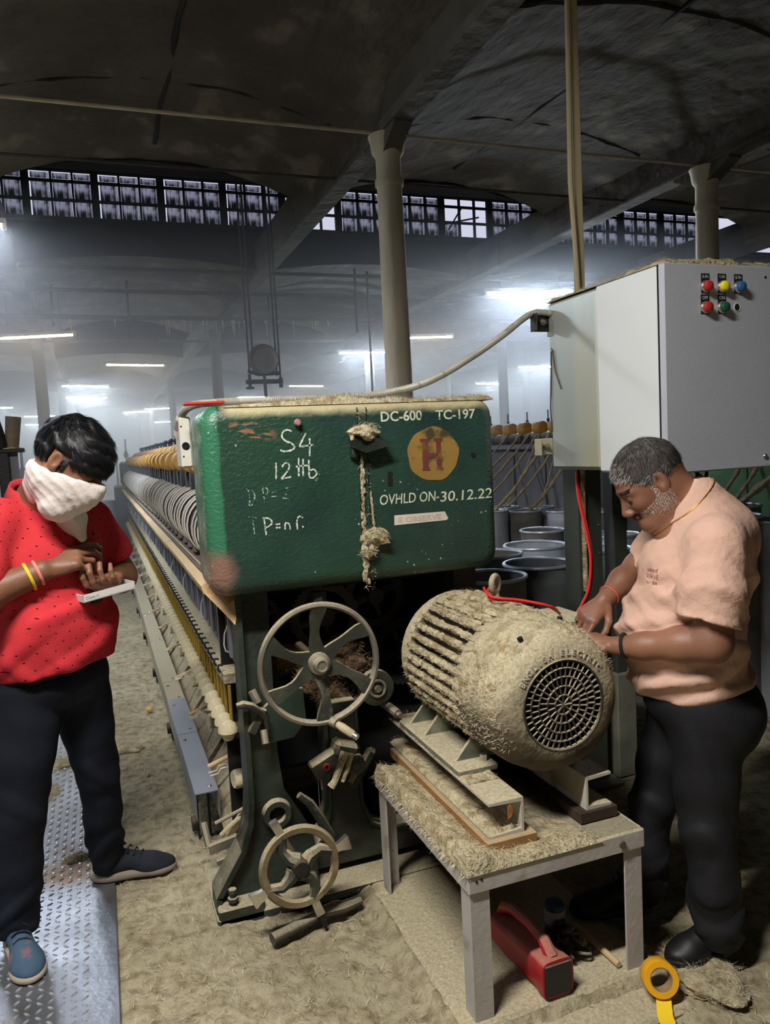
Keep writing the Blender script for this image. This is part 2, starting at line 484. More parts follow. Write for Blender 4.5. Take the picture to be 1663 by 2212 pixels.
# drop rods, placed singly
for i, (x, y, z0, _z, lab) in enumerate(((.62, 12.6, 3.4, 4.15, 'short dark drop rod hanging from the middle of the second left roof bay'), (-.45, 12.3, 3.5, 4.1, 'thin dark drop rod near the left column of the second bay'), (2.95, 13.2, 3.25, 4.1, 'dark drop rod hanging to the right of the hanging gauge'), (4.05, 11.2, 2.3, 4.2, 'long dark drop rod between the nearest column and the lamp over the panel'), (3.75, 10.9, 3.2, 4.1, 'short dark drop rod beside the longer drop rod right of the nearest column'))):
    rod('drop_rod', (x, y, z0), (x+.01, y, roof_z(x, y)+.01), .018, MT['pipe'], lab, 'rod', seg=2)
rod('leaning_conduit', (-1.05, 7.4, 3.5), (-1.12, 9.6, 1.75), .016, MT['pipe'], 'thin dark conduit slanting down past the lamp at the left edge', 'conduit', seg=2)

# ------------------------------------------------------------------ tube lamps
MT['tube_cold'] = M('lit_tube_cold', (1, 1, 1, 1), .5, emit=((.76, .88, 1.0, 1), 680.0))
MT['tube_warm'] = M('lit_tube_warm', (1, 1, 1, 1), .5, emit=((1.0, .80, .50, 1), 90.0))
MT['tube_near'] = M('lit_tube_near', (1, 1, 1, 1), .5, emit=((.85, .92, 1.0, 1), 40.0))
MT['tube_glare'] = M('lit_tube_glare', (1, 1, 1, 1), .5, emit=((.80, .90, 1.0, 1), 260.0))
MT['lampcase'] = M('dusty_lamp_case', srgb(190, 182, 160), .6, var=.15, dust=.6)
def tube_lamp(c, ang, warm, label, L_=1.2, hang=.4):
    hang = roof_z(c[0], c[1])-c[2]-.03
    root = thing('tube_lamp', c, label, 'lamp', None)
    MB().box(-L_/2, L_/2, -.03, .03, -.004, .035, .008).prism([(-.052, -.016), (-.048, -.016), (-.030, -.002), (.030, -.002), (.048, -.016), (.052, -.016), (.031, .002), (-.031, .002)], 'x', -L_/2, L_/2).build('case', MT['lampcase'], None)
    case = bpy.context.scene.collection.objects[-1]
    parts = [case]
    t = MB().cyl((-L_/2+.03, 0, -.028), (L_/2-.03, 0, -.028), .016, n=10).build('glowing_tube', MT[('tube_cold', 'tube_warm', 'tube_near', 'tube_glare')[warm]])
    parts.append(t)
    for s_ in (-1, 1): parts.append(MB().box(s_*L_/2-.02, s_*L_/2+.02, -.028, .028, -.05, .036, .008).build('end_cap', MT['lampcase']))
    for s_ in (-.4, .4): parts.append(MB().cyl((s_, 0, .03), (s_, 0, .03+hang), .004, n=5).build('hanger_wire', MT['pipe']))
    for o in parts:
        o.parent = root
    root.rotation_euler = (0, 0, math.radians(ang))
    return root
LAMPS = [
    # x0,y0,x1,y1,z,warm,label
    (-1.32, 13.05, -.16, 12.62, 3.45, 1, 'long warm tube lamp cut by the left edge of the picture, above the masked man'),
    (.30, 16.54, 1.46, 16.80, 3.45, 1, 'warm yellow tube lamp hanging alone between the two far columns at left'),
    (-.72, 21.0, .42, 21.4, 3.45, 0, 'cold white tube lamp, upper of the two close together left of the green hood'),
    (-.75, 25.0, .42, 25.3, 3.45, 0, 'cold white tube lamp, lower of the two close together left of the green hood'),
    (-3.68, 28.15, -2.5, 28.5, 3.45, 0, 'cold white tube lamp at the left edge at the height of the far haze'),
    (-2.6, 33.9, -1.5, 34.2, 3.45, 0, 'small far tube lamp just left of the far left column'),
    (1.21, 33.3, 2.2, 33.0, 3.45, 0, 'cold far tube lamp, left one of the overlapping two over the masked man'),
    (1.9, 31.5, 3.0, 31.2, 3.45, 0, 'cold far tube lamp, right one of the overlapping two over the masked man'),
    (5.46, 22.4, 6.62, 22.7, 3.45, 1, 'pale yellow tube lamp just above the green hood, right of the hanging gauge'),
    (4.69, 26.54, 5.79, 26.8, 3.45, 0, 'cold white tube lamp right below the hanging gauge'),
    (5.08, 13.01, 6.21, 12.78, 3.45, 1, 'dusty yellowish tube lamp half behind the nearest column'),
    (4.75, 15.0, 5.92, 14.89, 3.45, 0, 'bright cold tube lamp crossed by a dark column left of the nearest column'),
    (4.93, 9.06, 6.10, 8.82, 3.45, 0, 'large bright tube lamp with a pink tray beside the control cabinet top'),
    (10.76, 18.14, 11.93, 18.14, 3.45, 0, 'cold tube lamp just left of the control cabinet edge'),
    (12.02, 23.07, 13.17, 23.31, 3.45, 0, 'cold far tube lamp crossed by a column under the flexible conduit'),
    (2.93, 42.8, 4.05, 43.1, 3.45, 0, 'tiny far tube lamp just right of the masked man\'s hair'),
    (-3.1, 41.0, -2.0, 41.2, 3.45, 0, 'tiny far tube lamp low between the cone of yarn and the masked man'),
    (7.6, 30.0, 8.8, 30.2, 3.45, 0, 'far tube lamp hidden low behind the green hood top'),
    (9.2, 36.0, 10.4, 36.2, 3.45, 0, 'far tube lamp low over the second frame, left of the cabinet'),
    (12.6, 33.0, 13.8, 33.1, 3.45, 0, 'far tube lamp low over the second frame, close to the cabinet'),
    (6.2, 42.0, 7.4, 42.1, 3.45, 0, 'farthest tube lamp seen above the green hood'),
]
for (x0, y0, x1, y1, z, wm, lab) in LAMPS:
    tube_lamp(((x0+x1)/2, (y0+y1)/2, z), math.degrees(math.atan2(y1-y0, x1-x0)), wm, lab, hang=.45)
klabs = ['tube lamp over the aisle behind the camera', 'glaring cold tube lamp whose end shows at the left edge below the roof windows', 'tube lamp high over the left aisle outside the picture']
for (c, a, w, rgb), lab in zip(KEY_LAMPS, klabs):
    tube_lamp(c, a, 3 if 'glaring' in lab else 2, lab, hang=.6)
# lint haze in the air of the hall, beyond the near machine
m, nt, N, L = newmat('lint_haze')
out = N.new('ShaderNodeOutputMaterial'); vsn = N.new('ShaderNodeVolumeScatter'); vsn.inputs['Color'].default_value = (.90, .93, 1.0, 1); vsn.inputs['Density'].default_value = .068; vsn.inputs['Anisotropy'].default_value = .3
L.new(vsn.outputs[0], out.inputs['Volume'])
hz = MB().box(BX[0]+.05, BX[-1]-.05, 6.35, YEND-.05, .02, 3.60).build('haze', m, smooth=0)
tag(hz, 'bluish haze of lint hanging in the air of the far hall', 'haze', kind='stuff')
# ================================================================== ground
def vnoise(x, y, seed=0, oct=4, gain=.5):
    """2-D value noise on arrays"""
    rg = np.random.default_rng(seed); T = rg.random((64, 64)); r = np.zeros_like(x); a = 1.0; tot = 0
    for o in range(oct):
        f = 2.0**o
        u = x*f+o*17.3; v = y*f+o*9.1
        iu = np.floor(u).astype(int); iv = np.floor(v).astype(int); fu = u-iu; fv = v-iv
        fu = fu*fu*(3-2*fu); fv = fv*fv*(3-2*fv)
        g = lambda i, j: T[i % 64, j % 64]
        r += a*((g(iu, iv)*(1-fu)+g(iu+1, iv)*fu)*(1-fv)+(g(iu, iv+1)*(1-fu)+g(iu+1, iv+1)*fu)*fv)
        tot += a; a *= gain
    return r/tot
def sstep(a, b, x):
    t = np.clip((x-a)/(b-a), 0, 1); return t*t*(3-2*t)
def heightmesh(x0, x1, y0, y1, step, fn):
    nx = int((x1-x0)/step)+1; ny = int((y1-y0)/step)+1
    X, Y = np.meshgrid(np.linspace(x0, x1, nx), np.linspace(y0, y1, ny))
    Z = fn(X, Y)
    V = np.stack([X.ravel(), Y.ravel(), Z.ravel()], 1)
    i = np.arange(nx-1)[None, :]+np.arange(ny-1)[:, None]*nx
    F = np.stack([i, i+1, i+nx+1, i+nx], -1).reshape(-1, 4)
    return V, F
def np_mesh(name, V, F, mat, smooth=True):
    me = bpy.data.meshes.new(name)
    me.vertices.add(len(V)); me.vertices.foreach_set('co', np.asarray(V, np.float32).ravel())
    F = np.asarray(F, np.int32); k = F.shape[1]
    me.loops.add(F.size); me.loops.foreach_set('vertex_index', F.ravel())
    me.polygons.add(len(F)); me.polygons.foreach_set('loop_start', np.arange(len(F), dtype=np.int32)*k)
    me.update(calc_edges=True)
    if smooth: me.polygons.foreach_set('use_smooth', np.ones(len(F), bool))
    if mat: me.materials.append(mat)
    return me
PLX0, PLX1, PLY0, PLY1 = .765, 1.36, 1.665, 2.62        # concrete plinth under the motor stand
def ground(X, Y):
    z = .012*(vnoise(X*5, Y*5, 1)-.5)+.018*(vnoise(X*16, Y*16, 2, 3)-.5)+.016*(vnoise(X*45, Y*45, 3, 2)-.5)-.02*np.clip(vnoise(X*24, Y*24, 6, 3)-.62, 0, 1)
    tread = sstep(.25, 2.0, X)                        # the right-hand passage is trodden flatter
    z *= (1-.45*tread*sstep(1.5, 1.9, X))
    z -= .004
    # bank of swept fluff left of the plinth and round its front
    d = np.hypot(np.maximum(PLX0-X, 0)+np.maximum(X-PLX1, 0), np.maximum(PLY0-Y, 0)+np.maximum(Y-PLY1, 0))
    low = sstep(.0, .06, d)*(1-sstep(.12, .6, d))
    z -= .035*low
    ins = (X > PLX0) & (X < PLX1) & (Y > PLY0) & (Y < PLY1)
    z = np.where(ins, np.minimum(z, -.02), z)
    # below the tread plate
    pl = sstep(-.03, -.05, X)*(Y < 5.08)
    z = z*(1-pl)-.012*pl
    # ridge of fluff along the near frame
    z += .018*np.exp(-((X-.62)/.12)**2-((Y-2.15)/.2)**2)+.03*np.exp(-((X-1.42)/.08)**2-((Y-1.62)/.16)**2)
    return z
MT['floor'] = M('jute_littered_floor', srgb(162, 152, 126), .97, var=.20, vs=3, bump=.016, bs=48, col2=srgb(120, 108, 84), c2=.58, c2s=22, c2w=.14, spec=.1)
MT['floorgrey'] = M('trodden_floor', srgb(150, 140, 120), .95, var=.22, vs=3, bump=.008, bs=30, col2=srgb(95, 88, 78), c2=.55, c2s=4, c2w=.12, spec=.15)
V, F = heightmesh(-1.6, 3.2, 1.1, 6.0, .0125, ground)
fl = link(bpy.data.objects.new('floor', np_mesh('floor', V, F, MT['floor']))); tag(fl, kind='structure')
V, F = heightmesh(BX[0], BX[-1], -8.4, YEND, .5, lambda X, Y: np.where((X > -1.2) & (X < 2.8) & (Y > 1.6) & (Y < 5.5), -.3, -.012))
f2 = link(bpy.data.objects.new('floor', np_mesh('floor', V, F, MT['floor']))); tag(f2, kind='structure')

# tread plate on the left
MT['steelplate'] = M('worn_tread_steel', srgb(142, 145, 152), .42, metal=.8, var=.25, vs=5, bump=.002, bs=40, col2=srgb(116, 92, 68), c2=.62, c2s=2.3, c2w=.07)
plate = thing('tread_plate', (-.6, 3.2, 0), 'worn steel tread plate let into the floor under the masked man', 'floor plate')
MB().box(-1.55, -.059, 1.3, 5.1, -.012, .004, .003).build('plate_sheet', MT['steelplate'], plate)
lz = MB(); pit = .030
for j in range(int(3.7/pit)):
    for i in range(int(1.42/pit)):
        x = -1.53+i*pit; y = 1.34+j*pit
        if x > -.085 or x < -.95: continue
        a = math.radians(38 if (i+j) % 2 else 142)
        a += random.uniform(-.05, .05); L2, W2 = .0120, .0044
        c, s = math.cos(a), math.sin(a); h = .0040
        P = lambda u, v, z: (x+u*c-v*s, y+u*s+v*c, z)
        lz.add([P(-L2, 0, .004), P(0, -W2, .004), P(L2, 0, .004), P(0, W2, .004), P(-L2*.45, 0, h+.004), P(L2*.45, 0, h+.004)],
               [(0, 1, 4), (1, 5, 4), (1, 2, 5), (2, 3, 5), (5, 3, 4), (3, 0, 4)])
tag(lz.build('raised_tread', M('polished_tread_tops', srgb(206, 208, 214), .36, metal=.7, var=.12, vs=9), plate, 0, fix=False), kind='stuff')

# fluff lumps lying about
def fluff(name, c, rad, label, seed, group=None, n=260, ln=.03, mat=None):
    b = MB().blob(c, rad, 22, .28, seed, flat=True)
    rg = random.Random(seed)
    for k in range(n):
        th = rg.uniform(0, 6.28); ph = rg.uniform(0, 1.3)
        p = Vector((c[0]+rad[0]*math.cos(th)*math.cos(ph), c[1]+rad[1]*math.sin(th)*math.cos(ph), c[2]+rad[2]*math.sin(ph)))
        d = Vector((rg.uniform(-1, 1), rg.uniform(-1, 1), rg.uniform(-.1, .9)))*ln
        q = p+d; w = d.orthogonal().normalized()*.0006
        b.add([p-w, p+w, q], [(0, 1, 2)])
    o = b.build(name, mat or MT['dust']); tag(o, label, 'fluff', group)
    return o
for i, (x, y, r1, r2, h, lab) in enumerate((
        (.03, 4.1, .07, .05, .022, 'pale lump of jute fluff on the floor left of the long steel duct'),
        (-.30, 4.05, .09, .06, .02, 'brown lump of jute fluff on the tread plate between the masked man\'s knees'),
        (-.33, 3.72, .06, .10, .014, 'flat lump of fluff on the tread plate at the masked man\'s right calf'),
        (-.35, 3.40, .03, .07, .012, 'small flat lump of fluff on the tread plate by the masked man\'s right shin'),
        (-.19, 3.03, .05, .03, .018, 'round lump of fluff on the tread plate behind the masked man\'s left heel'),
        (1.47, 1.60, .09, .13, .03, 'big soft heap of jute fluff behind the yellow tape roll'),
        (1.32, 2.5, .12, .14, .07, 'dark heap of fluff under the motor stand at the foot of the post'))):
    fluff('fluff_lump', (x, y, .0 if x < 1.4 else -.012), (r1, r2, h), lab, 20+i, n=260 if x < 1 else 1500)
# loose strands lying over the near floor
b = MB(); rg = random.Random(5)
for k in range(7000):
    x = rg.uniform(-.04, 2.4); y = rg.uniform(1.35, 3.9)
    if x > 1.5 and rg.random() < .6: continue
    if PLX0-.02 < x < PLX1+.02 and y > PLY0-.02: continue
    a = rg.uniform(0, 6.28); l = rg.uniform(.008, .03)
    z = float(ground(np.array([x]), np.array([y]))[0])
    p = Vector((x, y, z+.001)); q = p+Vector((math.cos(a)*l, math.sin(a)*l, rg.uniform(.0, .012))); m_ = (p+q)/2+Vector((rg.uniform(-.004, .004), rg.uniform(-.004, .004), .004))
    w = Vector((-math.sin(a), math.cos(a), 0))*.0007
    b.add([p-w, p+w, m_+w, m_-w, q], [(0, 1, 2, 3), (3, 2, 4)])
tag(b.build('jute_strands', MT['fibre'], smooth=0, fix=False), 'loose pale jute fibres scattered over the near floor', 'fibre', kind='stuff')
# little yellow scrap by the duct, pale chips
tag(MB().box(.155, .185, 4.66, 4.70, 0, .02, .004).build('paper_scrap', M('orange_paper', srgb(214, 168, 90), .8)), 'little orange paper scrap lying against the long steel duct', 'scrap')
# plinth
pb = MB().box(PLX0, PLX1, PLY0, PLY1, -.06, -.001, .012).box(PLX0+.02, PLX1+.15, PLY0-.14, PLY0-.001, -.06, -.022, .01)
tag(pb.build('motor_plinth', M('dusty_plinth', srgb(150, 138, 112), .95, var=.22, vs=9, bump=.008, bs=50, dust=.9, col2=srgb(96, 92, 86), c2=.6, c2s=4)), 'low stepped concrete plinth under the white motor stand', 'plinth')
# ================================================================== jute spinning frame
IRON = MT['iron'] = M('dark_green_iron', srgb(46, 47, 40), .6, var=.3, vs=8, bump=.003, bs=50, dust=.85, dthr=.45, col2=srgb(70, 74, 60), c2=.62, c2s=6)
MT['darkiron'] = M('oily_dark_iron', srgb(32, 31, 29), .6, var=.35, vs=10, bump=.003, bs=50, dust=.55, dthr=.6, dustcol=srgb(110, 92, 66))
MT['ironrim'] = M('hand_polished_iron', srgb(128, 122, 110), .45, metal=.5, var=.2, vs=12, dust=.6, dthr=.3)
MT['bright'] = M('bright_worn_steel', srgb(205, 200, 190), .28, metal=.9, var=.15, vs=20)
MT['postgreen'] = M('scratched_green_paint', srgb(44, 52, 43), .5, var=.3, vs=12, bump=.003, bs=60, dust=.5, dthr=.5, col2=srgb(24, 30, 26), c2=.55, c2s=7)
FR = thing('spinning_frame', (.75, 2.5, 0), 'long dark jute spinning frame with green gear hood, handwheels and rows of discs', 'machine')

# ---- gear hood ----
m, nt, N, L = newmat('green_hood_paint')
out = N.new('ShaderNodeOutputMaterial'); bs_ = N.new('ShaderNodeBsdfPrincipled'); L.new(bs_.outputs[0], out.inputs[0])
tc = N.new('ShaderNodeTexCoord'); sx = N.new('ShaderNodeSeparateXYZ'); L.new(tc.outputs['Object'], sx.inputs[0])
def nz(scale, detail=5, stretch=None):
    n = N.new('ShaderNodeTexNoise'); n.inputs['Scale'].default_value = scale; n.inputs['Detail'].default_value = detail
    if stretch:
        mp = N.new('ShaderNodeMapping'); mp.inputs['Scale'].default_value = stretch; L.new(tc.outputs['Object'], mp.inputs[0]); L.new(mp.outputs[0], n.inputs[0])
    else: L.new(tc.outputs['Object'], n.inputs[0])
    return n.outputs['Fac']
def mth(op, a, b=None, c=None):
    x = N.new('ShaderNodeMath'); x.operation = op; x.use_clamp = False
    for i, v in enumerate((a, b, c)):
        if v is None: continue
        if hasattr(v, 'node'): L.new(v, x.inputs[i])
        else: x.inputs[i].default_value = v
    return x.outputs[0]
def rmp(s, a, b, lo=0., hi=1.):
    x = N.new('ShaderNodeMapRange'); x.inputs[1].default_value = a; x.inputs[2].default_value = b; x.inputs[3].default_value = lo; x.inputs[4].default_value = hi; L.new(s, x.inputs[0]); return x.outputs[0]
def mxc(f, a, b):
    x = N.new('ShaderNodeMix'); x.data_type = 'RGBA'; L.new(f, x.inputs[0])
    for s_, i in ((a, 6), (b, 7)):
        if hasattr(s_, 'node'): L.new(s_, x.inputs[i])
        else: x.inputs[i].default_value = s_
    return x.outputs[2]
c = mxc(rmp(nz(5), .35, .65), srgb(32, 55, 50), srgb(40, 68, 58))
c = mxc(rmp(nz(2.2), .45, .6), c, srgb(36, 66, 50))
# brighter repainted strip along the left edge, rusty bare patch at its foot
edge = mth('ADD', sx.outputs['X'], mth('MULTIPLY', nz(18), .02))
strip = mth('MULTIPLY', rmp(edge, .352, .36, 1, 0), rmp(edge, .300, .306))
c = mxc(strip, c, srgb(50, 108, 80))
foot = mth('MULTIPLY', rmp(mth('ADD', sx.outputs['Z'], mth('MULTIPLY', nz(14), .06)), 1.25, 1.20), rmp(mth('ADD', sx.outputs['X'], mth('MULTIPLY', nz(11), .10)), .43, .38))
c = mxc(foot, c, srgb(128, 98, 84))
pale = rmp(edge, .306, .298); c = mxc(pale, c, srgb(150, 160, 140))
# rust scrape upper left
scr = mth('MULTIPLY', mth('MULTIPLY', rmp(sx.outputs['Z'], 1.535, 1.545), rmp(sx.outputs['Z'], 1.60, 1.585)), mth('MULTIPLY', rmp(sx.outputs['X'], .375, .39), rmp(sx.outputs['X'], .53, .50)))
scr = mth('MULTIPLY', scr, rmp(nz(30, 6, (.6, 1, 2)), .50, .56)); c = mxc(scr, c, srgb(142, 98, 78))
# white paint specks
vor = N.new('ShaderNodeTexVoronoi'); vor.inputs['Scale'].default_value = 42; L.new(tc.outputs['Object'], vor.inputs['Vector'])
sp_ = mth('MULTIPLY', rmp(vor.outputs['Distance'], .16, .10), rmp(nz(6), .54, .60)); c = mxc(sp_, c, srgb(170, 180, 160))
# settled dust on top and a powdery band under the top edge
g = N.new('ShaderNodeNewGeometry'); sn = N.new('ShaderNodeSeparateXYZ'); L.new(g.outputs['Normal'], sn.inputs[0])
du = mth('MAXIMUM', rmp(mth('ADD', sn.outputs['Z'], mth('MULTIPLY', nz(16), .5)), .42, .85), rmp(mth('ADD', sx.outputs['Z'], mth('MULTIPLY', nz(9), .05)), 1.628, 1.668, 0, .8))
du = mth('MULTIPLY', du, rmp(edge, .36, .40)); c = mxc(du, c, srgb(176, 166, 128))
L.new(c, bs_.inputs['Base Color']); L.new(rmp(du, 0, 1, .36, .95), bs_.inputs['Roughness'])
bp = N.new('ShaderNodeBump'); bp.inputs['Distance'].default_value = .0032; L.new(mth('ADD', nz(60, 4, (1, 1, 1.6)), mth('MULTIPLY', nz(150, 2), .35)), bp.inputs['Height']); L.new(bp.outputs[0], bs_.inputs['Normal'])
MT['hood'] = m

def rrect(x0, x1, z0, z1, r, n=7):
    pts = []
    for (cx, cz, a0) in ((x1-r, z0+r, -90), (x1-r, z1-r, 0), (x0+r, z1-r, 90), (x0+r, z0+r, 180)):
        for k in range(n+1):
            a = math.radians(a0+90*k/n); pts.append((cx+r*math.cos(a), cz+r*math.sin(a)))
    return pts
HX0, HX1, HZ0, HZ1, HY = .293, 1.293, 1.058, 1.650, 2.345
b = MB(); loops = []
R0 = .05
for k in range(9):
    a = math.radians(90*k/8); ins = R0*(1-math.sin(a)); y = HY+R0*(1-math.cos(a))
    loops.append((ins, y))
loops.append((0, 2.56)); loops.append((0.006, 2.563)); loops.append((0.006, 2.63))
vs = []; n = None
for ins, y in loops:
    rp = rrect(HX0+ins, HX1-ins, HZ0+ins, HZ1-ins, max(.012, .062-ins*.55)); n = len(rp)
    vs += [(p[0], y, p[1]) for p in rp]
fs = []
for i in range(len(loops)-1):
    for k in range(n): fs.append((i*n+k, i*n+(k+1) % n, (i+1)*n+(k+1) % n, (i+1)*n+k))
fs.append(tuple(range(n-1, -1, -1))); fs.append(tuple(range((len(loops)-1)*n, len(loops)*n)))
hood = b.add(vs, fs).build('gear_hood', MT['hood'], FR, 50)
tag(hood, 'green painted gear hood with hand-painted lettering')
FY = HY-.0012
# door seam, slot, hole, latch
for (xa, za, xb, zb) in ((.791, 1.629, .783, 1.09), (.822, 1.628, .817, 1.25)):
    MB().add([(xa-.0018, FY, za), (xa+.0018, FY, za), (xb+.0018, FY, zb), (xb-.0018, FY, zb)], [(0, 1, 2, 3)]).build('door_seam', MT['black'], hood, 0)
MB().prism([(.884, 1.37), (.90, 1.368), (.902, 1.415), (.886, 1.417)], 'y', FY-.0005, HY+.002).build('slot_hole', MT['black'], hood, 0)
MB().cyl((1.201, FY-.0005, 1.454), (1.201, HY+.002, 1.454), .009, n=14).build('round_hole', MT['black'], hood, 0)
lt = MB()
lt.prism([(.765, 1.538), (.76, 1.50), (.80, 1.482), (.86, 1.496), (.881, 1.503), (.84, 1.53), (.80, 1.545)], 'y', HY-.045, HY)
lt.cyl((.775, HY-.01, 1.56), (.768, HY-.01, 1.47), .012, n=10)
o = lt.build('latch', MT['postgreen'], hood)
tag(MB().lathe([(.004, 0), (.011, .006), (.012, .012), (.008, .02), (0, .021)], (.591, HY, 1.587), (0, -1, 0), 12).build('knob', M('pinkish_knob', srgb(168, 120, 130), .5), hood))
def strands(name, mat, gens, n, seed, parent, ln=(.01, .03), w=.0007, bias=(0, 0, .3), kind='stuff'):
    """thin fibres standing off a surface; gens(rg) -> (point, normal)"""
    rg = random.Random(seed); b_ = MB()
    for _ in range(n):
        p, nn = gens(rg); p = Vector(p); nn = Vector(nn)
        l = rg.uniform(*ln)
        d = (nn*rg.uniform(.2, 1)+Vector((rg.uniform(-1, 1), rg.uniform(-1, 1), rg.uniform(-1, 1)))*.8+Vector(bias)).normalized()
        q = p+d*l*.5; e = q+(d+Vector((rg.uniform(-1, 1), rg.uniform(-1, 1), rg.uniform(-1, .6)))*.6).normalized()*l*.5
        u = d.orthogonal().normalized()*w
        b_.add([p-u, p+u, q+u*.7, q-u*.7, e], [(0, 1, 2, 3), (3, 2, 4)])
    o_ = b_.build(name, mat, parent, 0, fix=False); tag(o_, kind=kind); return o_
fb = MB()
fb.blob((.80, HY-.035, 1.543), (.048, .03, .022), 14, .5, 3).blob((.822, HY-.012, 1.207), (.042, .022, .028), 14, .55, 4).blob((.80, HY-.012, 1.175), (.018, .016, .035), 12, .5, 5)
for k in range(40):
    t = k/40; fb.blob((.797-.008*t+.003*math.sin(k*2), FY-.003, 1.46-.40*t), (.0045*(.5+random.random()), .004, .012), 6, .5, k)
for k in range(16):
    t = k/16; fb.blob((.822+.006*t, FY-.003, 1.35-.11*t), (.004, .004, .008), 6, .5, 50+k)
for k in range(8): fb.blob((.79+random.uniform(-.012, .012), FY-.004, 1.14-.011*k), (.006, .005, .011), 6, .5, 90+k)
o = fb.build('caught_fluff', MT['dust'], hood); tag(o, kind='stuff')
cl = [((.80, HY-.035, 1.555), .045), ((.822, HY-.015, 1.215), .042), ((.80, HY-.01, 1.16), .03)]
def g_cl(rg):
    c_, r_ = rg.choice(cl); a = rg.uniform(0, 6.28); q = r_*math.sqrt(rg.random())
    return (c_[0]+q*math.cos(a), c_[1]-rg.uniform(0, .015), c_[2]+q*.5*math.sin(a)), (0, -1, .2)
strands('fluff_fibre', MT['fibre'], g_cl, 700, 3, hood, (.01, .028))
def g_seam(rg):
    z = rg.uniform(1.03, 1.62); return (.793+rg.uniform(-.006, .006)+(.025 if rg.random() < .25 else 0), FY, z), (0, -1, 0)
strands('seam_fibre', MT['fibre'], g_seam, 260, 4, hood, (.008, .022), .0006, (0, 0, -.6))
# mat of fluff on top of the hood
def topmat(X, Y):
    e = np.minimum.reduce([(X-.37)/.25, (1.30-X)/.02, (Y-2.362)/.02, (2.64-Y)/.02]).clip(0, 1)
    z = .006+.020*vnoise(X*14, Y*14, 8, 4)+.022*np.exp(-((X-.74)/.09)**2)*vnoise(X*30, Y*30, 9, 3)
    return HZ1-.008+z*np.sqrt(e)
V, F = heightmesh(.37, 1.30, 2.362, 2.64, .006, topmat)
o = link(bpy.data.objects.new('dust_mat', np_mesh('dust_mat', V, F, MT['dust']))); adopt(o, hood); tag(o, kind='stuff')
def g_top(rg):
    x = rg.uniform(.5, 1.29); y = rg.uniform(2.362, 2.45); return (x, y, float(topmat(np.array([x]), np.array([y]))[0])), (0, -.4, 1)
strands('top_fibre', MT['fibre'], g_top, 1400, 5, hood, (.006, .020))

# ---- lettering ----
def text_obj(s, x0, x1, z0, z1, y, mat, parent, name='painted_lettering', off=.02, shear=0, rot=0, ext=.0):
    cu = bpy.data.curves.new('t', 'FONT'); cu.body = s; cu.offset = off; cu.shear = shear; cu.size = 1; cu.extrude = ext; cu.resolution_u = 3
    t = bpy.data.objects.new('t', cu); me = bpy.data.meshes.new_from_object(t)
    co = np.empty(len(me.vertices)*3); me.vertices.foreach_get('co', co); co = co.reshape(-1, 3)
    a, b_ = co.min(0), co.max(0)
    q = np.empty_like(co); q[:, 0] = x0+(co[:, 0]-a[0])/(b_[0]-a[0])*(x1-x0); q[:, 2] = z0+(co[:, 1]-a[1])/(b_[1]-a[1])*(z1-z0); q[:, 1] = y-co[:, 2]
    if rot:
        cx, cz = (x0+x1)/2, (z0+z1)/2; r_ = math.radians(rot); dx, dz = q[:, 0]-cx, q[:, 2]-cz
        q[:, 0] = cx+dx*math.cos(r_)-dz*math.sin(r_); q[:, 2] = cz+dx*math.sin(r_)+dz*math.cos(r_)
    me.vertices.foreach_set('co', q.ravel()); me.materials.clear(); me.materials.append(mat); me.update()
    o_ = link(bpy.data.objects.new(name, me)); bpy.data.objects.remove(t); bpy.data.curves.remove(cu)
    if parent: adopt(o_, parent)
    return o_
MT['paintwhite'] = M('old_white_lettering', srgb(196, 204, 180), .6, var=.2, vs=60, col2=srgb(96, 120, 96), c2=.64, c2s=40, c2w=.05)
TY = HY-.0014
text_obj('DC-600', .871, 1.017, 1.579, 1.613, TY, MT['paintwhite'], hood)
text_obj('TC-197', 1.066, 1.214, 1.578, 1.611, TY, MT['paintwhite'], hood)
text_obj('OVHLD ON-', .853, 1.066, 1.308, 1.342, TY, MT['paintwhite'], hood, shear=.12, off=.008)
text_obj('30.12.22', 1.070, 1.266, 1.303, 1.338, TY, MT['paintwhite'], hood, shear=.1, off=.008)
# emblem: worn yellow disc with a red H
MT['yellowdisc'] = M('worn_yellow_paint', srgb(140, 110, 52), .6, var=.18, vs=10, col2=srgb(66, 62, 40), c2=.60, c2s=14, c2w=.05)
MT['redpaint'] = M('faded_red_paint', srgb(104, 52, 48), .6, var=.2, vs=20, col2=srgb(112, 92, 46), c2=.62, c2s=30, c2w=.05)
dp = MB(); pts = []
for k in range(40):
    a = 2*math.pi*k/40; r_ = 1+.02*math.sin(5*a+1)+.015*math.sin(9*a); pts.append((1.052+.094*r_*math.cos(a), 1.466+.090*r_*math.sin(a)))
dp.add([(p[0], TY, p[1]) for p in pts], [tuple(range(40))]).build('painted_disc', MT['yellowdisc'], hood, 0)
hb = MB()
for x0, x1 in ((1.005, 1.042), (1.056, 1.090)):
    hb.prism([(x0+.004, 1.412), (x1-.004, 1.410), (x1-.004, 1.418), (x1-.009, 1.420), (x1-.009, 1.505), (x1-.002, 1.507), (x1-.002, 1.517), (x0, 1.518), (x0, 1.508), (x0+.007, 1.506), (x0+.007, 1.421), (x0+.004, 1.419)], 'y', TY-.0006, TY-.0003)
hb.prism([(1.033, 1.455), (1.064, 1.453), (1.064, 1.468), (1.033, 1.470)], 'y', TY-.0006, TY-.0003)
hb.build('painted_letter', MT['redpaint'], hood, 0)
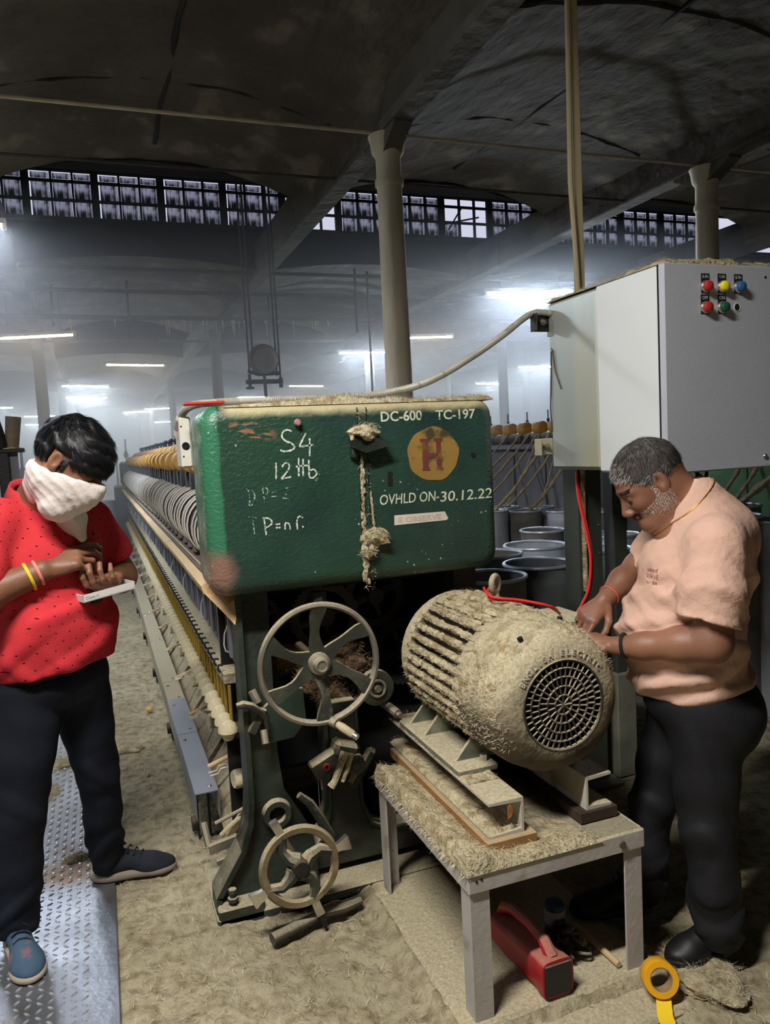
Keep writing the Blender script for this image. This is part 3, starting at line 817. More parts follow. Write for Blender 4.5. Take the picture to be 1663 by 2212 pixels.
# paper tape strip
MB().add([(.899, TY-.0005, 1.238), (1.09, TY-.0005, 1.240), (1.096, TY-.0005, 1.246), (1.084, TY-.0005, 1.270), (.901, TY-.0005, 1.271)], [(0, 1, 2, 3, 4)]).build('paper_strip', M('pale_paper_strip', srgb(206, 196, 184), .8, var=.08), hood, 0)
tx = text_obj('E OBSERVE', .915, 1.07, 1.245, 1.263, TY-.001, M('faded_print', srgb(186, 172, 160), .8), hood, 'faint_lettering')
# chalk writing
MT['chalk'] = M('chalk', srgb(200, 208, 196), .95, var=.1, vs=80, col2=srgb(70, 100, 84), c2=.58, c2s=110, c2w=.06)
MT['chalkfaint'] = M('rubbed_chalk', srgb(150, 168, 152), .95, var=.1, vs=80, col2=srgb(32, 76, 58), c2=.47, c2s=120, c2w=.05)
def chalk(strokes, mat, w, name='chalk_writing'):
    b_ = MB()
    for st in strokes:
        P = [Vector((x, TY, z)) for x, z in st]
        # smooth by subdividing with catmull-rom
        Q = []
        for i in range(len(P)-1):
            p0 = P[max(0, i-1)]; p1 = P[i]; p2 = P[i+1]; p3 = P[min(len(P)-1, i+2)]
            for k_ in range(5):
                t = k_/5
                Q.append(.5*((2*p1)+(p2-p0)*t+(2*p0-5*p1+4*p2-p3)*t*t+(3*p1-p0-3*p2+p3)*t**3))
        Q.append(P[-1])
        vs_ = []
        for i, p in enumerate(Q):
            d = (Q[min(i+1, len(Q)-1)]-Q[max(i-1, 0)]).normalized(); nn = Vector((-d.z, 0, d.x))*w*random.uniform(.75, 1.25)
            vs_ += [p+nn, p-nn]
        b_.add(vs_, [(2*i, 2*i+2, 2*i+3, 2*i+1) for i in range(len(Q)-1)])
    return b_.build(name, mat, hood, 0)
S = lambda *a: list(a)
chalk([S((.574, 1.560), (.560, 1.566), (.545, 1.560), (.541, 1.545), (.552, 1.532), (.572, 1.522), (.578, 1.510), (.566, 1.502), (.545, 1.500), (.533, 1.505)),
       S((.618, 1.553), (.604, 1.530), (.596, 1.513), (.616, 1.514), (.641, 1.516)), S((.629, 1.537), (.628, 1.510), (.626, 1.481))], MT['chalk'], .0028)
chalk([S((.517, 1.466), (.516, 1.44), (.514, 1.414)),
       S((.535, 1.452), (.546, 1.464), (.558, 1.458), (.555, 1.443), (.541, 1.426), (.532, 1.416), (.548, 1.417), (.562, 1.420)),
       S((.590, 1.478), (.588, 1.45), (.587, 1.420)), S((.604, 1.474), (.602, 1.446), (.601, 1.420)), S((.579, 1.450), (.60, 1.452), (.617, 1.452)),
       S((.622, 1.470), (.621, 1.44), (.621, 1.417), (.632, 1.412), (.645, 1.424), (.638, 1.438), (.624, 1.436)), S((.652, 1.420), (.656, 1.424))], MT['chalk'], .0025)
chalk([S((.424, 1.393), (.428, 1.36), (.424, 1.335)), S((.420, 1.392), (.438, 1.384), (.444, 1.366), (.434, 1.342), (.424, 1.336)), S((.452, 1.362), (.455, 1.360)),
       S((.470, 1.392), (.472, 1.366), (.474, 1.345)), S((.468, 1.392), (.484, 1.388), (.482, 1.372), (.471, 1.368)), S((.496, 1.374), (.512, 1.375)), S((.496, 1.362), (.512, 1.362)),
       S((.528, 1.382), (.55, 1.386), (.575, 1.388)), S((.530, 1.355), (.55, 1.352)),
       S((.432, 1.302), (.434, 1.27), (.436, 1.25)), S((.420, 1.304), (.446, 1.300)), S((.452, 1.262), (.455, 1.26))], MT['chalkfaint'], .0022)
chalk([S((.468, 1.298), (.470, 1.27), (.472, 1.244)), S((.464, 1.298), (.486, 1.294), (.492, 1.280), (.480, 1.270), (.470, 1.268)), S((.503, 1.274), (.518, 1.275)), S((.503, 1.264), (.518, 1.264)),
       S((.532, 1.256), (.535, 1.276), (.546, 1.272), (.549, 1.254)), S((.572, 1.252), (.572, 1.28), (.580, 1.294), (.592, 1.288)), S((.588, 1.262), (.592, 1.258))], MT['chalk'], .0024)

# ---- end frame casting ----
pf = MB()
pf.prism([(.382, 1.07), (.382, .36), (.374, .285), (.345, .20), (.29, .115), (.256, .07), (.250, .0), (.36, 0), (.44, .035), (.60, .035), (.60, .13), (.585, .21), (.545, .285), (.50, .37), (.486, .50), (.486, 1.07)], 'y', 2.465, 2.515)
o = pf.build('end_frame', MT['postgreen'], FR)
# raised flange following its left edge and foot
fl_ = MB(); path = [(.378, 1.06), (.378, .36), (.370, .285), (.342, .20), (.287, .115), (.252, .06), (.250, .005)]
for i in range(len(path)-1):
    (x0, z0), (x1, z1) = path[i], path[i+1]; d = Vector((x1-x0, 0, z1-z0)).normalized(); nn = Vector((-d.z, 0, d.x))
    P = [Vector((x0, 0, z0)), Vector((x1, 0, z1))]
    vs = []
    for p in P:
        for yy in (2.435, 2.545):
            for s_ in (-.002, .016): vs.append(tuple(p+nn*s_+Vector((0, yy, 0))))
    fl_.add(vs, [(0, 1, 5, 4), (2, 6, 7, 3), (0, 4, 6, 2), (1, 3, 7, 5), (0, 2, 3, 1), (4, 5, 7, 6)])
fl_.build('frame_flange', MT['postgreen'], FR)
MB().lathe([(.028, 0), (.048, 0), (.052, .01), (.046, .03), (.028, .03)], (.468, 2.468, .295), (0, -1, 0), 24, closed=True).build('boss_ring', MT['iron'], FR)
MB().cyl((.468, 2.463, .295), (.468, 2.46, .295), .028, n=20).build('boss_hole', MT['black'], FR)
fl_ = MB(); path = [(.55, .335), (.585, .30), (.62, .235), (.655, .165), (.665, .15)]
fl_.tube([(x, 2.47, z) for x, z in path], [.012, .016, .018, .016, .010], 8).build('brace', MT['iron'], FR)
pd = MB()
pd.prism([(.664, .62), (.662, .24), (.64, .16), (.60, .12), (.575, .11), (.575, .04), (1.05, .04), (1.05, .115), (.87, .13), (.81, .165), (.784, .24), (.778, .62)], 'y', 2.50, 2.60)
pd.tube([(.668, 2.495, .6), (.667, 2.495, .26), (.645, 2.495, .165), (.60, 2.495, .12)], .008, 6).tube([(.776, 2.495, .6), (.782, 2.495, .25), (.81, 2.495, .17), (.87, 2.495, .135), (1.04, 2.495, .115)], .008, 6)
pd.build('pedestal', MT['iron'], FR)
cb = MB().box(.48, .67, 2.60, 2.64, .33, .375, .006).box(.48, .67, 2.60, 2.70, .30, .335, .006).prism([(.50, .33), (.66, .33), (.63, .22), (.60, .15), (.52, .25)], 'y', 2.66, 2.68)
cb.build('cross_beam', MT['darkiron'], FR)
sp2 = MB().box(.245, 1.28, 2.40, 2.78, -.03, .010, .008).box(.25, .40, 2.40, 2.47, -.02, .038, .006)
sp2.build('sole_plate', MT['iron'], FR)
MB().cyl((.30, 2.42, .04), (.30, 2.42, .085), .009, n=8).cyl((.30, 2.42, .052), (.30, 2.42, .064), .018, n=6).cyl((.30, 2.42, .078), (.30, 2.42, .092), .014, n=6).build('foot_bolt', MT['iron'], FR)
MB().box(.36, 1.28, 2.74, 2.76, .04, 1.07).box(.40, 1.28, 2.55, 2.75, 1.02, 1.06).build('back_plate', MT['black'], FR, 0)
# right hand end frame, mostly hidden by the motor
MB().prism([(1.18, 1.06), (1.18, .3), (1.12, .1), (1.12, .03), (1.30, .03), (1.28, .2), (1.27, 1.06)], 'y', 2.50, 2.56).build('end_frame', MT['iron'], FR)
# gears in the dark
def gear(c, r, n, w, name='gear_wheel', mat=None):
    b_ = MB(); prof = []
    for k in range(n*4):
        a = 2*math.pi*k/(n*4); q = r if k % 4 in (0, 1) else r-.007; prof.append((c[0]+q*math.cos(a), c[2]+q*math.sin(a)))
    inner = [(c[0]+(r*.72)*math.cos(2*math.pi*k/(n*4)), c[2]+(r*.72)*math.sin(2*math.pi*k/(n*4))) for k in range(n*4)]
    b_.ring_plate(prof, inner, 'y', c[1]-w/2, c[1]+w/2)
    for k in range(4):
        a = k*math.pi/2+.3; b_.cyl((c[0], c[1], c[2]), (c[0]+r*.75*math.cos(a), c[1], c[2]+r*.75*math.sin(a)), .014, n=6)
    b_.cyl((c[0], c[1]-w, c[2]), (c[0], c[1]+w, c[2]), r*.25, n=14)
    return b_.build(name, mat or MT['darkiron'], FR)
gear((.72, 2.64, .90), .13, 40, .04); gear((.60, 2.66, .72), .09, 28, .04); gear((.92, 2.66, .95), .12, 36, .04); gear((.83, 2.62, .70), .085, 26, .04); gear((1.03, 2.68, .72), .13, 38, .04); gear((.50, 2.68, .92), .07, 22, .03)
MB().lathe([(.0, .0), (.03, .0), (.05, .012), (.062, .03), (.062, .06), (.0, .06)], (.842, 2.50, .668), (0, -1, 0), 20).build('end_cap', MT['iron'], FR)
MB().torus((.842, 2.435, .668), (0, 1, 0), .028, .005, 20, 6).cyl((.842, 2.44, .668), (.842, 2.425, .668), .012, n=8).build('cap_ring', MT['ironrim'], FR)
MB().cyl((.875, 2.48, .60), (.898, 2.40, .58), .016, n=10).cyl((.898, 2.40, .58), (.902, 2.385, .577), .010, n=6).build('stud', MT['ironrim'], FR)
MB().cyl((.645, 2.42, 1.06), (.645, 2.42, .96), .018, n=12).cyl((.645, 2.42, 1.035), (.645, 2.42, 1.00), .028, n=6).build('shaft_coupling', MT['darkiron'], FR)
MT['lint_brown'] = M('oily_lint', srgb(98, 78, 56), .97, var=.45, vs=30, bump=.02, bs=60)
fb = MB()
for i, (x, y, z, r) in enumerate(((.57, 2.60, .78, .05), (.66, 2.58, .70, .06), (.72, 2.56, .74, .05), (.76, 2.56, .80, .05), (.70, 2.57, .64, .04), (.80, 2.55, .74, .04), (.74, 2.56, .60, .04))):
    fb.blob((x, y, z), (r*1.2, r*.6, r*.8), 16, .3, i)
o = fb.build('oily_lint', MT['lint_brown'], FR); tag(o, kind='stuff')
def g_oil(rg):
    x, y, z, r = rg.choice(((.57, 2.60, .78, .05), (.66, 2.58, .70, .06), (.72, 2.56, .74, .05), (.76, 2.56, .80, .05), (.70, 2.57, .64, .04), (.80, 2.55, .74, .04), (.74, 2.56, .60, .04))); a = rg.uniform(0, 6.28); e = rg.uniform(-.5, 1)
    return (x+r*1.15*math.cos(a), y-r*.5*rg.random(), z+r*.75*math.sin(a)), (math.cos(a), -.5, math.sin(a))
strands('oily_fibre', MT['lint_brown'], g_oil, 1600, 33, FR, (.015, .04), .0009)

# ---- big handwheel ----
WC = Vector((.593, 2.25, .840)); WR = .189
wh = MB(); wh.lathe([(WR-.006, -.014), (WR+.002, -.012), (WR+.006, -.002), (WR+.004, .008), (WR-.004, .014), (WR-.012, .010), (WR-.014, .0), (WR-.011, -.010)], tuple(WC), (0, 1, 0), 72, closed=True)
wheel = wh.build('handwheel', MT['ironrim'], FR)
for k in range(6):
    a = math.radians(88+60*k+(3 if k % 2 else 0)); u = Vector((math.cos(a), 0, math.sin(a))); t = Vector((-math.sin(a), 0, math.cos(a)))
    vs = []; nseg = 8
    for i in range(nseg+1):
        f = i/nseg; r_ = .028+(WR-.012-.028)*f; p = WC+u*r_+t*(.012*math.sin(f*math.pi))+Vector((0, .022*(1-f)-.004, 0)); w_ = .0195+.006*math.cos(f*math.pi*2)
        for s_, yy in ((-1, -.006), (1, -.006), (1, .007), (-1, .007)): vs.append(tuple(p+t*s_*w_+Vector((0, yy, 0))))
    fs = []
    for i in range(nseg):
        for q in range(4): fs.append((i*4+q, i*4+(q+1) % 4, i*4+4+(q+1) % 4, i*4+4+q))
    MB().add(vs, fs).build('spoke', MT['iron'], wheel, 50)
MB().lathe([(.0, -.028), (.014, -.028), (.016, -.022), (.022, -.020), (.024, -.008), (.034, -.004), (.036, .03), (0, .03)], tuple(WC), (0, 1, 0), 24).build('hub', MT['ironrim'], wheel)
MB().torus(tuple(WC+Vector((0, -.027, 0))), (0, 1, 0), .017, .004, 20, 6).build('hub_ring', MT['ironrim'], wheel)
MB().cyl(tuple(WC), (WC.x, 2.62, WC.z), .014, n=12).build('shaft', MT['darkiron'], wheel)
kp = WC+Vector((.025, -.008, -.185))
MB().cyl(tuple(kp), tuple(kp+Vector((.012, -.02, -.004))), .016, n=12).build('handle_collar', MT['ironrim'], wheel)
MB().lathe([(.0, 0), (.010, 0), (.0135, .02), (.0125, .06), (.009, .068), (0, .068)], tuple(kp+Vector((.012, -.02, -.004))), (.55, -.75, -.38), 14).build('handle_grip', M('dusty_wood_grip', srgb(178, 166, 134), .8, var=.15, vs=20), wheel)
MB().lathe([(.0105, 0), (.0105, .014), (.006, .016), (0, .016)], tuple(kp+Vector((.012, -.02, -.004))+Vector((.55, -.75, -.38)).normalized()*.066), (.55, -.75, -.38), 12).build('handle_ferrule', MT['bright'], wheel)
# ---- brackets and levers below the wheel ----
MB().prism([(.44, .66), (.52, .72), (.58, .71), (.585, .60), (.54, .55), (.46, .545), (.445, .60)], 'y', 2.44, 2.46).build('green_bracket', M('green_enamel', srgb(40, 58, 48), .5, var=.3, vs=10, dust=.8), FR)
MB().tube([(.352, 2.40, .700), (.372, 2.40, .702), (.40, 2.40, .692), (.425, 2.41, .668), (.445, 2.42, .640), (.45, 2.42, .60)], [.010, .0135, .0125, .011, .010, .008], 10).build('lever', IRON, FR)
MB().cyl((.437, 2.42, .60), (.437, 2.40, .56), .012, n=10).cyl((.41, 2.44, .73), (.425, 2.43, .69), .014, n=10).build('lever_pin', MT['ironrim'], FR)
MB().obox(Matrix.Translation((.42, 2.43, .63)) @ Matrix.Rotation(.5, 4, 'Y'), .03, .02, .09, .004).build('link_plate', IRON, FR)
tb = MB(); tb.obox(Matrix.Translation((.645, 2.40, .462)) @ Matrix.Rotation(-.42, 4, 'Y'), .13, .05, .062, .006)
tb.build('toggle_arm', IRON, FR)
MB().torus((.628, 2.372, .455), (0, 1, 0), .010, .004, 14, 6).build('red_ring', M('red_paint_mark', srgb(150, 52, 40), .6), FR)
MB().lathe([(.0, -.06), (.034, -.06), (.036, -.05), (.036, .05), (0, .05)], (.724, 2.42, .447), (0, 1, 0), 20).cyl((.724, 2.36, .447), (.724, 2.35, .447), .012, n=8).build('toggle_hub', IRON, FR)
MB().obox(Matrix.Translation((.70, 2.40, .495)) @ Matrix.Rotation(.35, 4, 'Y'), .085, .07, .055, .012).build('toggle_block', IRON, FR)
MB().tube([(.69, 2.36, .50), (.665, 2.35, .455), (.645, 2.345, .415), (.63, 2.345, .398)], [.016, .012, .011, .014], 8).tube([(.712, 2.36, .49), (.69, 2.35, .44), (.672, 2.35, .405)], [.010, .008, .007], 8).build('dusty_claw', MT['dust'], FR)
MB().obox(Matrix.Translation((.775, 2.45, .395)) @ Matrix.Rotation(.62, 4, 'Y'), .042, .03, .15, .012).build('toggle_link', IRON, FR)
MB().cyl((.603, 2.40, .44), (.603, 2.40, .30), .0015, n=5).cyl((.612, 2.40, .43), (.616, 2.40, .37), .005, n=6).build('chain', MT['ironrim'], FR)
# ---- small tension wheel near the floor ----
TC = Vector((.492, 2.26, .205)); TR = .118; tilt = Matrix.Rotation(math.radians(-6), 3, 'X')
ax = tilt @ Vector((0, 1, 0))
w2 = MB().lathe([(TR-.012, -.014), (TR+.004, -.015), (TR+.012, 0), (TR+.004, .016), (TR-.012, .014), (TR-.017, 0)], tuple(TC), tuple(ax), 56, closed=True)
tw = w2.build('tension_wheel', M('brass_iron_wheel', srgb(112, 98, 70), .5, metal=.35, var=.25, vs=15, dust=.7), FR)
def tp(a, r, y=0): return TC+tilt @ Vector((r*math.cos(a), y, r*math.sin(a)))
angs = [math.radians(v) for v in (115, 14, -72, 205)]
sp3 = MB()
for a in angs:
    sp3.tube([tp(a, .02), tp(a+.35, .045), tp(a+.28, .08), tp(a, TR-.004)], [.027, .022, .017, .015], 8)
sp3.build('spoke', MT['iron'], tw)
MB().lathe([(0, -.03), (.022, -.03), (.03, -.02), (.032, .03), (0, .03)], tuple(TC), tuple(ax), 16).build('hub', MT['darkiron'], tw)
MB().cyl(tuple(TC), tuple(TC+Vector(ax)*.25), .013, n=10).build('shaft', MT['darkiron'], tw)
for i, a in enumerate(angs):
    u = (tp(a, 1)-TC).normalized(); t = u.cross(Vector(ax)).normalized()
    vs = []
    for r_, hw, hy in ((TR+.002, .012, .009), (TR+.02, .013, .011), (TR+.05, .023 if i in (1, 3) else .014, .012), (TR+.054, .02 if i in (1, 3) else .011, .010)):
        p = TC+u*r_
        for s_, yy in ((-1, -1), (1, -1), (1, 1), (-1, 1)): vs.append(tuple(p+t*s_*hw+Vector(ax)*yy*hy))
    fs = [(0, 3, 2, 1), (12, 13, 14, 15)]
    for q in range(3):
        for e in range(4): fs.append((q*4+e, q*4+(e+1) % 4, q*4+4+(e+1) % 4, q*4+4+e))
    MB().add(vs, fs).build('lug', MT['bright'], tw, 30)
a = angs[2]; p = tp(a, TR+.054); q = tp(a, TR+.095); MB().cyl(tuple(p), tuple(q), .009, .008, 8).build('lug_pin', MT['darkiron'], tw)
# ================================================================== long side of the spinning frame, running away along Y
Y0, Y1 = 2.66, 11.9
MT['discdark'] = M('dusty_roller_disc', srgb(50, 48, 46), .6, var=.2, vs=14, dust=.4, dthr=.6, dustcol=srgb(130, 122, 106))
MT['discrim'] = M('pale_worn_rim', srgb(196, 190, 178), .5, var=.1, vs=10)
MT['yellowroll'] = M('amber_wooden_roller', srgb(196, 148, 72), .55, var=.18, vs=9, dust=.35, dthr=.6)
MT['bluegrey'] = M('blue_grey_sheet', srgb(122, 125, 134), .42, metal=.2, var=.16, vs=6, stretch=(1, 1, .3))
MT['board'] = M('dusty_tan_board', srgb(202, 176, 134), .85, var=.12, vs=6, stretch=(1, .3, 1))
MT['cap'] = M('cream_spindle_cap', srgb(200, 188, 154), .85, var=.14, vs=14, bump=.003, bs=80, dust=.6, dthr=.4)
MT['brass'] = M('brass_rod', srgb(170, 142, 62), .4, metal=.5, var=.2, vs=20)
MT['knobdark'] = M('black_knob', srgb(34, 32, 32), .5, var=.2)
MT['arm'] = M('grey_cover_arm', srgb(66, 68, 72), .5, var=.2, vs=8, dust=.5, dthr=.4, dustcol=srgb(176, 170, 156))

body = MB().box(.44, 1.22, Y0+.12, Y1, .06, 1.00, .01).box(.56, 1.10, Y0+.12, Y1, 1.0, 1.24, .01).box(.64, 1.02, Y0+.2, Y1, 1.24, 1.40, .01)
body.build('machine_body', MT['darkiron'], FR)
eb = MB().box(.20, 1.25, Y1, Y1+.6, 0, 1.12, .03).box(.30, 1.20, Y1+.02, Y1+.5, 1.12, 1.47, .03)
eb.build('far_gear_box', M('grey_blue_paint', srgb(92, 104, 108), .55, var=.15, vs=3, dust=.6), FR)
# big pressing discs
def disc_mesh(R, w, name):
    me = MB().lathe([(.02, -w/2), (R*.55, -w/2), (R*.60, -w*.36), (R*.9, -w*.36), (R*.955, -w/2), (R, -w/2+.003), (R, w/2-.004), (R-.008, w/2), (.02, w/2)], (0, 0, 0), (0, 1, 0), 28).mesh(name, MT['discdark'], 30)
    me.materials.append(MT['discrim'])
    for p in me.polygons:
        c_ = p.center; r_ = math.hypot(c_.x, c_.z)
        if r_ > R*.955 and c_.y < -w*.3: p.material_index = 1
        elif False: pass
    return me
def side_run(mesh, name, x, z, y0, pitch, jit=0.0, rot=None, y1=None):
    y = y0; k = 0
    while y < (y1 or Y1-.1):
        inst(mesh, name, FR, (x+random.uniform(-jit, jit), y, z+random.uniform(-jit, jit)), rot); y += pitch; k += 1
    return k
dm = disc_mesh(.132, .034, 'pressing_disc'); side_run(dm, 'pressing_disc', .452, 1.212, 2.74, .118, .003)
dm2 = disc_mesh(.085, .04, 'drawing_disc'); side_run(dm2, 'drawing_disc', .66, 1.300, 2.80, .118, .003)
for x_, z_ in ((.452, 1.212), (.66, 1.300)): MB().cyl((x_, Y0, z_), (x_, Y1, z_), .03, n=12).build('roller_shaft', MT['darkiron'], FR)
# lumps of waste lying on the discs
b = MB(); rg = random.Random(11)
for k in range(60):
    y = rg.uniform(3.0, 11.5); b.blob((.56+rg.uniform(-.06, .05), y, 1.325+rg.uniform(-.01, .02)), (rg.uniform(.02, .05), rg.uniform(.03, .10), rg.uniform(.012, .03)), 10, .5, k)
o = b.build('roller_waste', M('grey_waste', srgb(160, 154, 142), .95, var=.2, vs=20, bump=.006, bs=60), FR); tag(o, kind='stuff')
# amber rollers, two rows
def yroll(r, l): return MB().lathe([(0, -l/2), (r*.2, -l/2), (r*.25, -l/2-.006), (r*.82, -l/2-.004), (r*.95, -l/2), (r, -l/2+.008), (r*.97, 0), (r, l/2-.008), (r*.9, l/2), (0, l/2)], (0, 0, 0), (0, 1, 0), 22).mesh('wooden_roller', MT['yellowroll'], 40)
ym = yroll(.060, .12); side_run(ym, 'wooden_roller', .44, 1.472, 3.2, .40, .006)
ym2 = yroll(.052, .12); side_run(ym2, 'wooden_roller', .535, 1.535, 3.15, .19, .004)
kn = MB().cyl((0, 0, -.05), (0, 0, .02), .008, n=6).lathe([(0, 0), (.016, .003), (.018, .02), (.012, .032), (0, .034)], (0, 0, .02), (0, 0, 1), 10).mesh('top_knob', MT['knobdark'])
side_run(kn, 'top_knob', .60, 1.60, 3.3, .31, .006)
# cover arms
ap = [(-.05, -.09), (-.03, -.10), (.03, -.10), (.035, .02), (.02, .055), (-.01, .07), (-.04, .06), (-.052, .03)]
am = MB().prism([(a_, b_) for a_, b_ in ap], 'y', -.035, .035).mesh('cover_arm', MT['arm'], 25)
side_run(am, 'cover_arm', .470, 1.385, 3.2, .22, .003)
# small dark cones on the ledge under the discs
cm = MB().lathe([(.0, .055), (.010, .05), (.026, .012), (.027, 0), (.018, -.012), (0, -.012)], (0, 0, 0), (0, 0, 1), 12).mesh('flyer_cone', MT['discrim'])
cm.materials.clear(); cm.materials.append(M('dusty_flyer_cone', srgb(72, 66, 60), .7, var=.2, dust=.9, dthr=.25, dustcol=srgb(178, 170, 156)))
side_run(cm, 'flyer_cone', .372, 1.098, 2.86, .21, .002)
MB().box(.32, .50, Y0, Y1, 1.070, 1.086, .003).build('cone_ledge', M('linty_ledge', srgb(80, 74, 68), .95, var=.4, vs=40, bump=.008, bs=60, dust=.5, dthr=.6, dustcol=srgb(120, 112, 98)), FR)
# tan apron boards
ys = [2.60, 3.106, 4.048, 4.9, 5.8, 6.7, 7.6, 8.5, 9.4, 10.3, 11.2, 11.9]
for k in range(len(ys)-1):
    b = MB(); y0, y1 = ys[k]+.004, ys[k+1]-.004; q = .002*math.sin(k*2.1)
    b.prism([(.292+q, 1.062), (.300+q, 1.034), (.345, 1.060), (.340, 1.088)], 'y', y0, y1)
    b.build('apron_board', MT['board'], FR)
b = MB(); b.add([(.296, 2.62, 1.062), (.345, 2.62, 1.086), (.395, 2.45, 1.045), (.370, 2.43, .955), (.335, 2.47, 1.0), (.302, 2.60, 1.036)], [(0, 1, 2, 5), (5, 2, 3, 4)])
b.build('torn_cardboard', M('torn_cardboard', srgb(206, 172, 126), .85, var=.1, vs=12), FR, 0)
# slotted thread plates
def rr(cx, cz, w, h, r, n=4):
    return [(cx+p[0], cz+p[1]) for p in rrect(-w/2, w/2, -h/2, h/2, r, n)]
tpm = MB().ring_plate(rr(0, 0, .215, .25, .012), rr(.03, .01, .042, .155, .018), 'x', -.004, .004).box(-.016, -.004, -.075, -.045, -.11, .11, .003).box(-.008, .0, .085, .095, -.12, .12).mesh('thread_plate', MT['bluegrey'], 30)
side_run(tpm, 'thread_plate', .388, .915, 2.66, .225, .0015)
# white thread guides
wm = MB().tube([(0, 0, .05), (-.012, .004, .02), (-.016, .006, -.02), (-.010, .012, -.045), (0, .02, -.05)], .0025, 6).mesh('thread_guide', M('white_enamel_guide', srgb(220, 220, 214), .35))
side_run(wm, 'thread_guide', .376, .845, 2.66, .675, .012)
# bobbin rail, its hooks, spindle rods and caps
MB().box(.350, .43, Y0-.02, Y1, .70, .745, .006).build('bobbin_rail', M('linty_rail', srgb(150, 140, 116), .9, var=.3, vs=40, bump=.008, bs=60, dust=.8), FR)
hm = MB().tube([(0, 0, .012), (-.014, 0, .014), (-.018, 0, .0), (-.010, 0, -.012)], .0045, 5).mesh('rail_hook', MT['knobdark'])
side_run(hm, 'rail_hook', .352, .755, 2.66, .088, .001)
sm = MB().cyl((0, 0, -.075), (0, 0, .075), .0065, n=7).mesh('spindle_rod', MT['brass'])
side_run(sm, 'spindle_rod', .360, .635, 2.60, .092, .001)
capm = MB().lathe([(.0, .034), (.012, .032), (.026, .022), (.034, .006), (.034, -.006), (.026, -.012), (.016, -.034), (0, -.034)], (0, 0, 0), (0, 0, 1), 16).mesh('spindle_cap', MT['cap'])
side_run(capm, 'spindle_cap', .346, .560, 2.585, .092, .0015)
MB().box(.365, .44, Y0-.02, Y1, .505, .53, .004).build('spindle_rail', MT['darkiron'], FR)
# lower gutter: sloped boards, cross bars, wire hooks and rollers
for k in range(14):
    y0 = 2.72+k*.66
    b = MB().prism([(.33, .12), (.345, .10), (.45, .25), (.45, .28)], 'y', y0, y0+.60); b.build('gutter_board', M('jute_brown_board', srgb(120, 100, 70), .95, var=.3, vs=10, bump=.01, bs=40, dust=.8, dthr=.5) if k == 0 else bpy.data.materials['jute_brown_board'], FR)
bar = MB().cyl((-.05, 0, -.015), (.06, 0, .02), .009, n=8).mesh('cross_bar', MT['board']); side_run(bar, 'cross_bar', .36, .30, 2.98, .66)
wr = MB().tube([(-.06, 0, 0), (-.03, 0, .004), (-.02, 0, .02), (0, 0, .022), (.03, 0, .01), (.08, 0, .012)], .003, 5).tube([(-.06, .05, -.008), (-.03, .05, -.004), (-.02, .05, .012), (0, .05, .014), (.03, .05, .002), (.08, .05, .004)], .003, 5).mesh('wire_hook', M('pale_wire', srgb(190, 184, 164), .5, metal=.4)); side_run(wr, 'wire_hook', .355, .33, 2.78, .66)
rlm = MB().lathe([(0, -.02), (.03, -.02), (.034, -.012), (.034, .012), (.03, .02), (0, .02)], (0, 0, 0), (1, .2, 0), 14).mesh('guide_pulley', MT['cap']); side_run(rlm, 'guide_pulley', .385, .335, 2.70, .66)
# bars at the near corner
MB().obox(Matrix.Translation((.325, 2.58, .17)) @ Matrix.Rotation(-.18, 4, 'Y'), .15, .018, .035, .003).obox(Matrix.Translation((.335, 2.56, .13)) @ Matrix.Rotation(-.2, 4, 'Y'), .13, .02, .02, .003).cyl((.28, 2.60, .235), (.39, 2.60, .27), .007, n=8).cyl((.26, 2.66, .13), (.25, 2.70, .2), .012, n=6).build('corner_bar', MT['ironrim'], FR)
MB().tube([(.30, 2.62, .18), (.33, 2.60, .215), (.36, 2.60, .235), (.38, 2.61, .23)], .008, 6).build('corner_hook', MT['cap'], FR)

# ================================================================== steel duct beside the frame
DU = thing('steel_duct', (.27, 2.84, 0), 'long low steel duct of overlapping lengths on the floor beside the spinning frame', 'duct')
MT['galv'] = M('new_galvanised_steel', srgb(152, 158, 172), .34, metal=.75, var=.14, vs=4, stretch=(1, .3, 1), dust=.12)
MT['galvdust'] = M('dusty_galvanised_steel', srgb(150, 144, 128), .6, metal=.3, var=.12, vs=5, dust=.75, dthr=.1, dustcol=srgb(176, 164, 136))
segs = [2.83, 3.49, 4.0, 4.36, 5.38, 6.4, 7.5, 8.6, 9.7, 10.8, 11.9, 13.0]
dz = .25
for k in range(len(segs)-1):
    y0, y1 = segs[k], segs[k+1]+.02; e = .0015*(k % 2)
    poly_o = [(.240-e, .15), (.240-e, dz+e), (.327+e, dz+e), (.327+e, .15), (.323+e, .15), (.323+e, dz-.004+e), (.244-e, dz-.004+e), (.244-e, .15)]
    MB().prism(poly_o[::-1], 'y', y0, y1).build('duct_length', MT['galv'] if k < 2 else MT['galvdust'], DU, 30)
scm = MB().lathe([(0, .005), (.004, .0045), (.008, .001), (.009, 0)], (0, 0, 0), (0, 0, 1), 10).mesh('screw_head', MT['bright'])
for k, y in enumerate(segs[:-1]):
    inst(scm, 'screw_head', DU, (.300, y+.05, dz+.001)); inst(scm, 'screw_head', DU, (.262, segs[k+1]-.08, dz+.001))
for k in range(9):
    y = 2.98+k*1.15
    MB().box(.255, .262, y, y+.04, 0.0, .245).box(.30, .307, y, y+.04, 0.0, .245).lathe([(0, -.012), (.03, -.012), (.03, .012), (0, .012)], (.247, y+.02, .06), (1, 0, 0), 12).build('duct_foot', MT['darkiron'], DU)
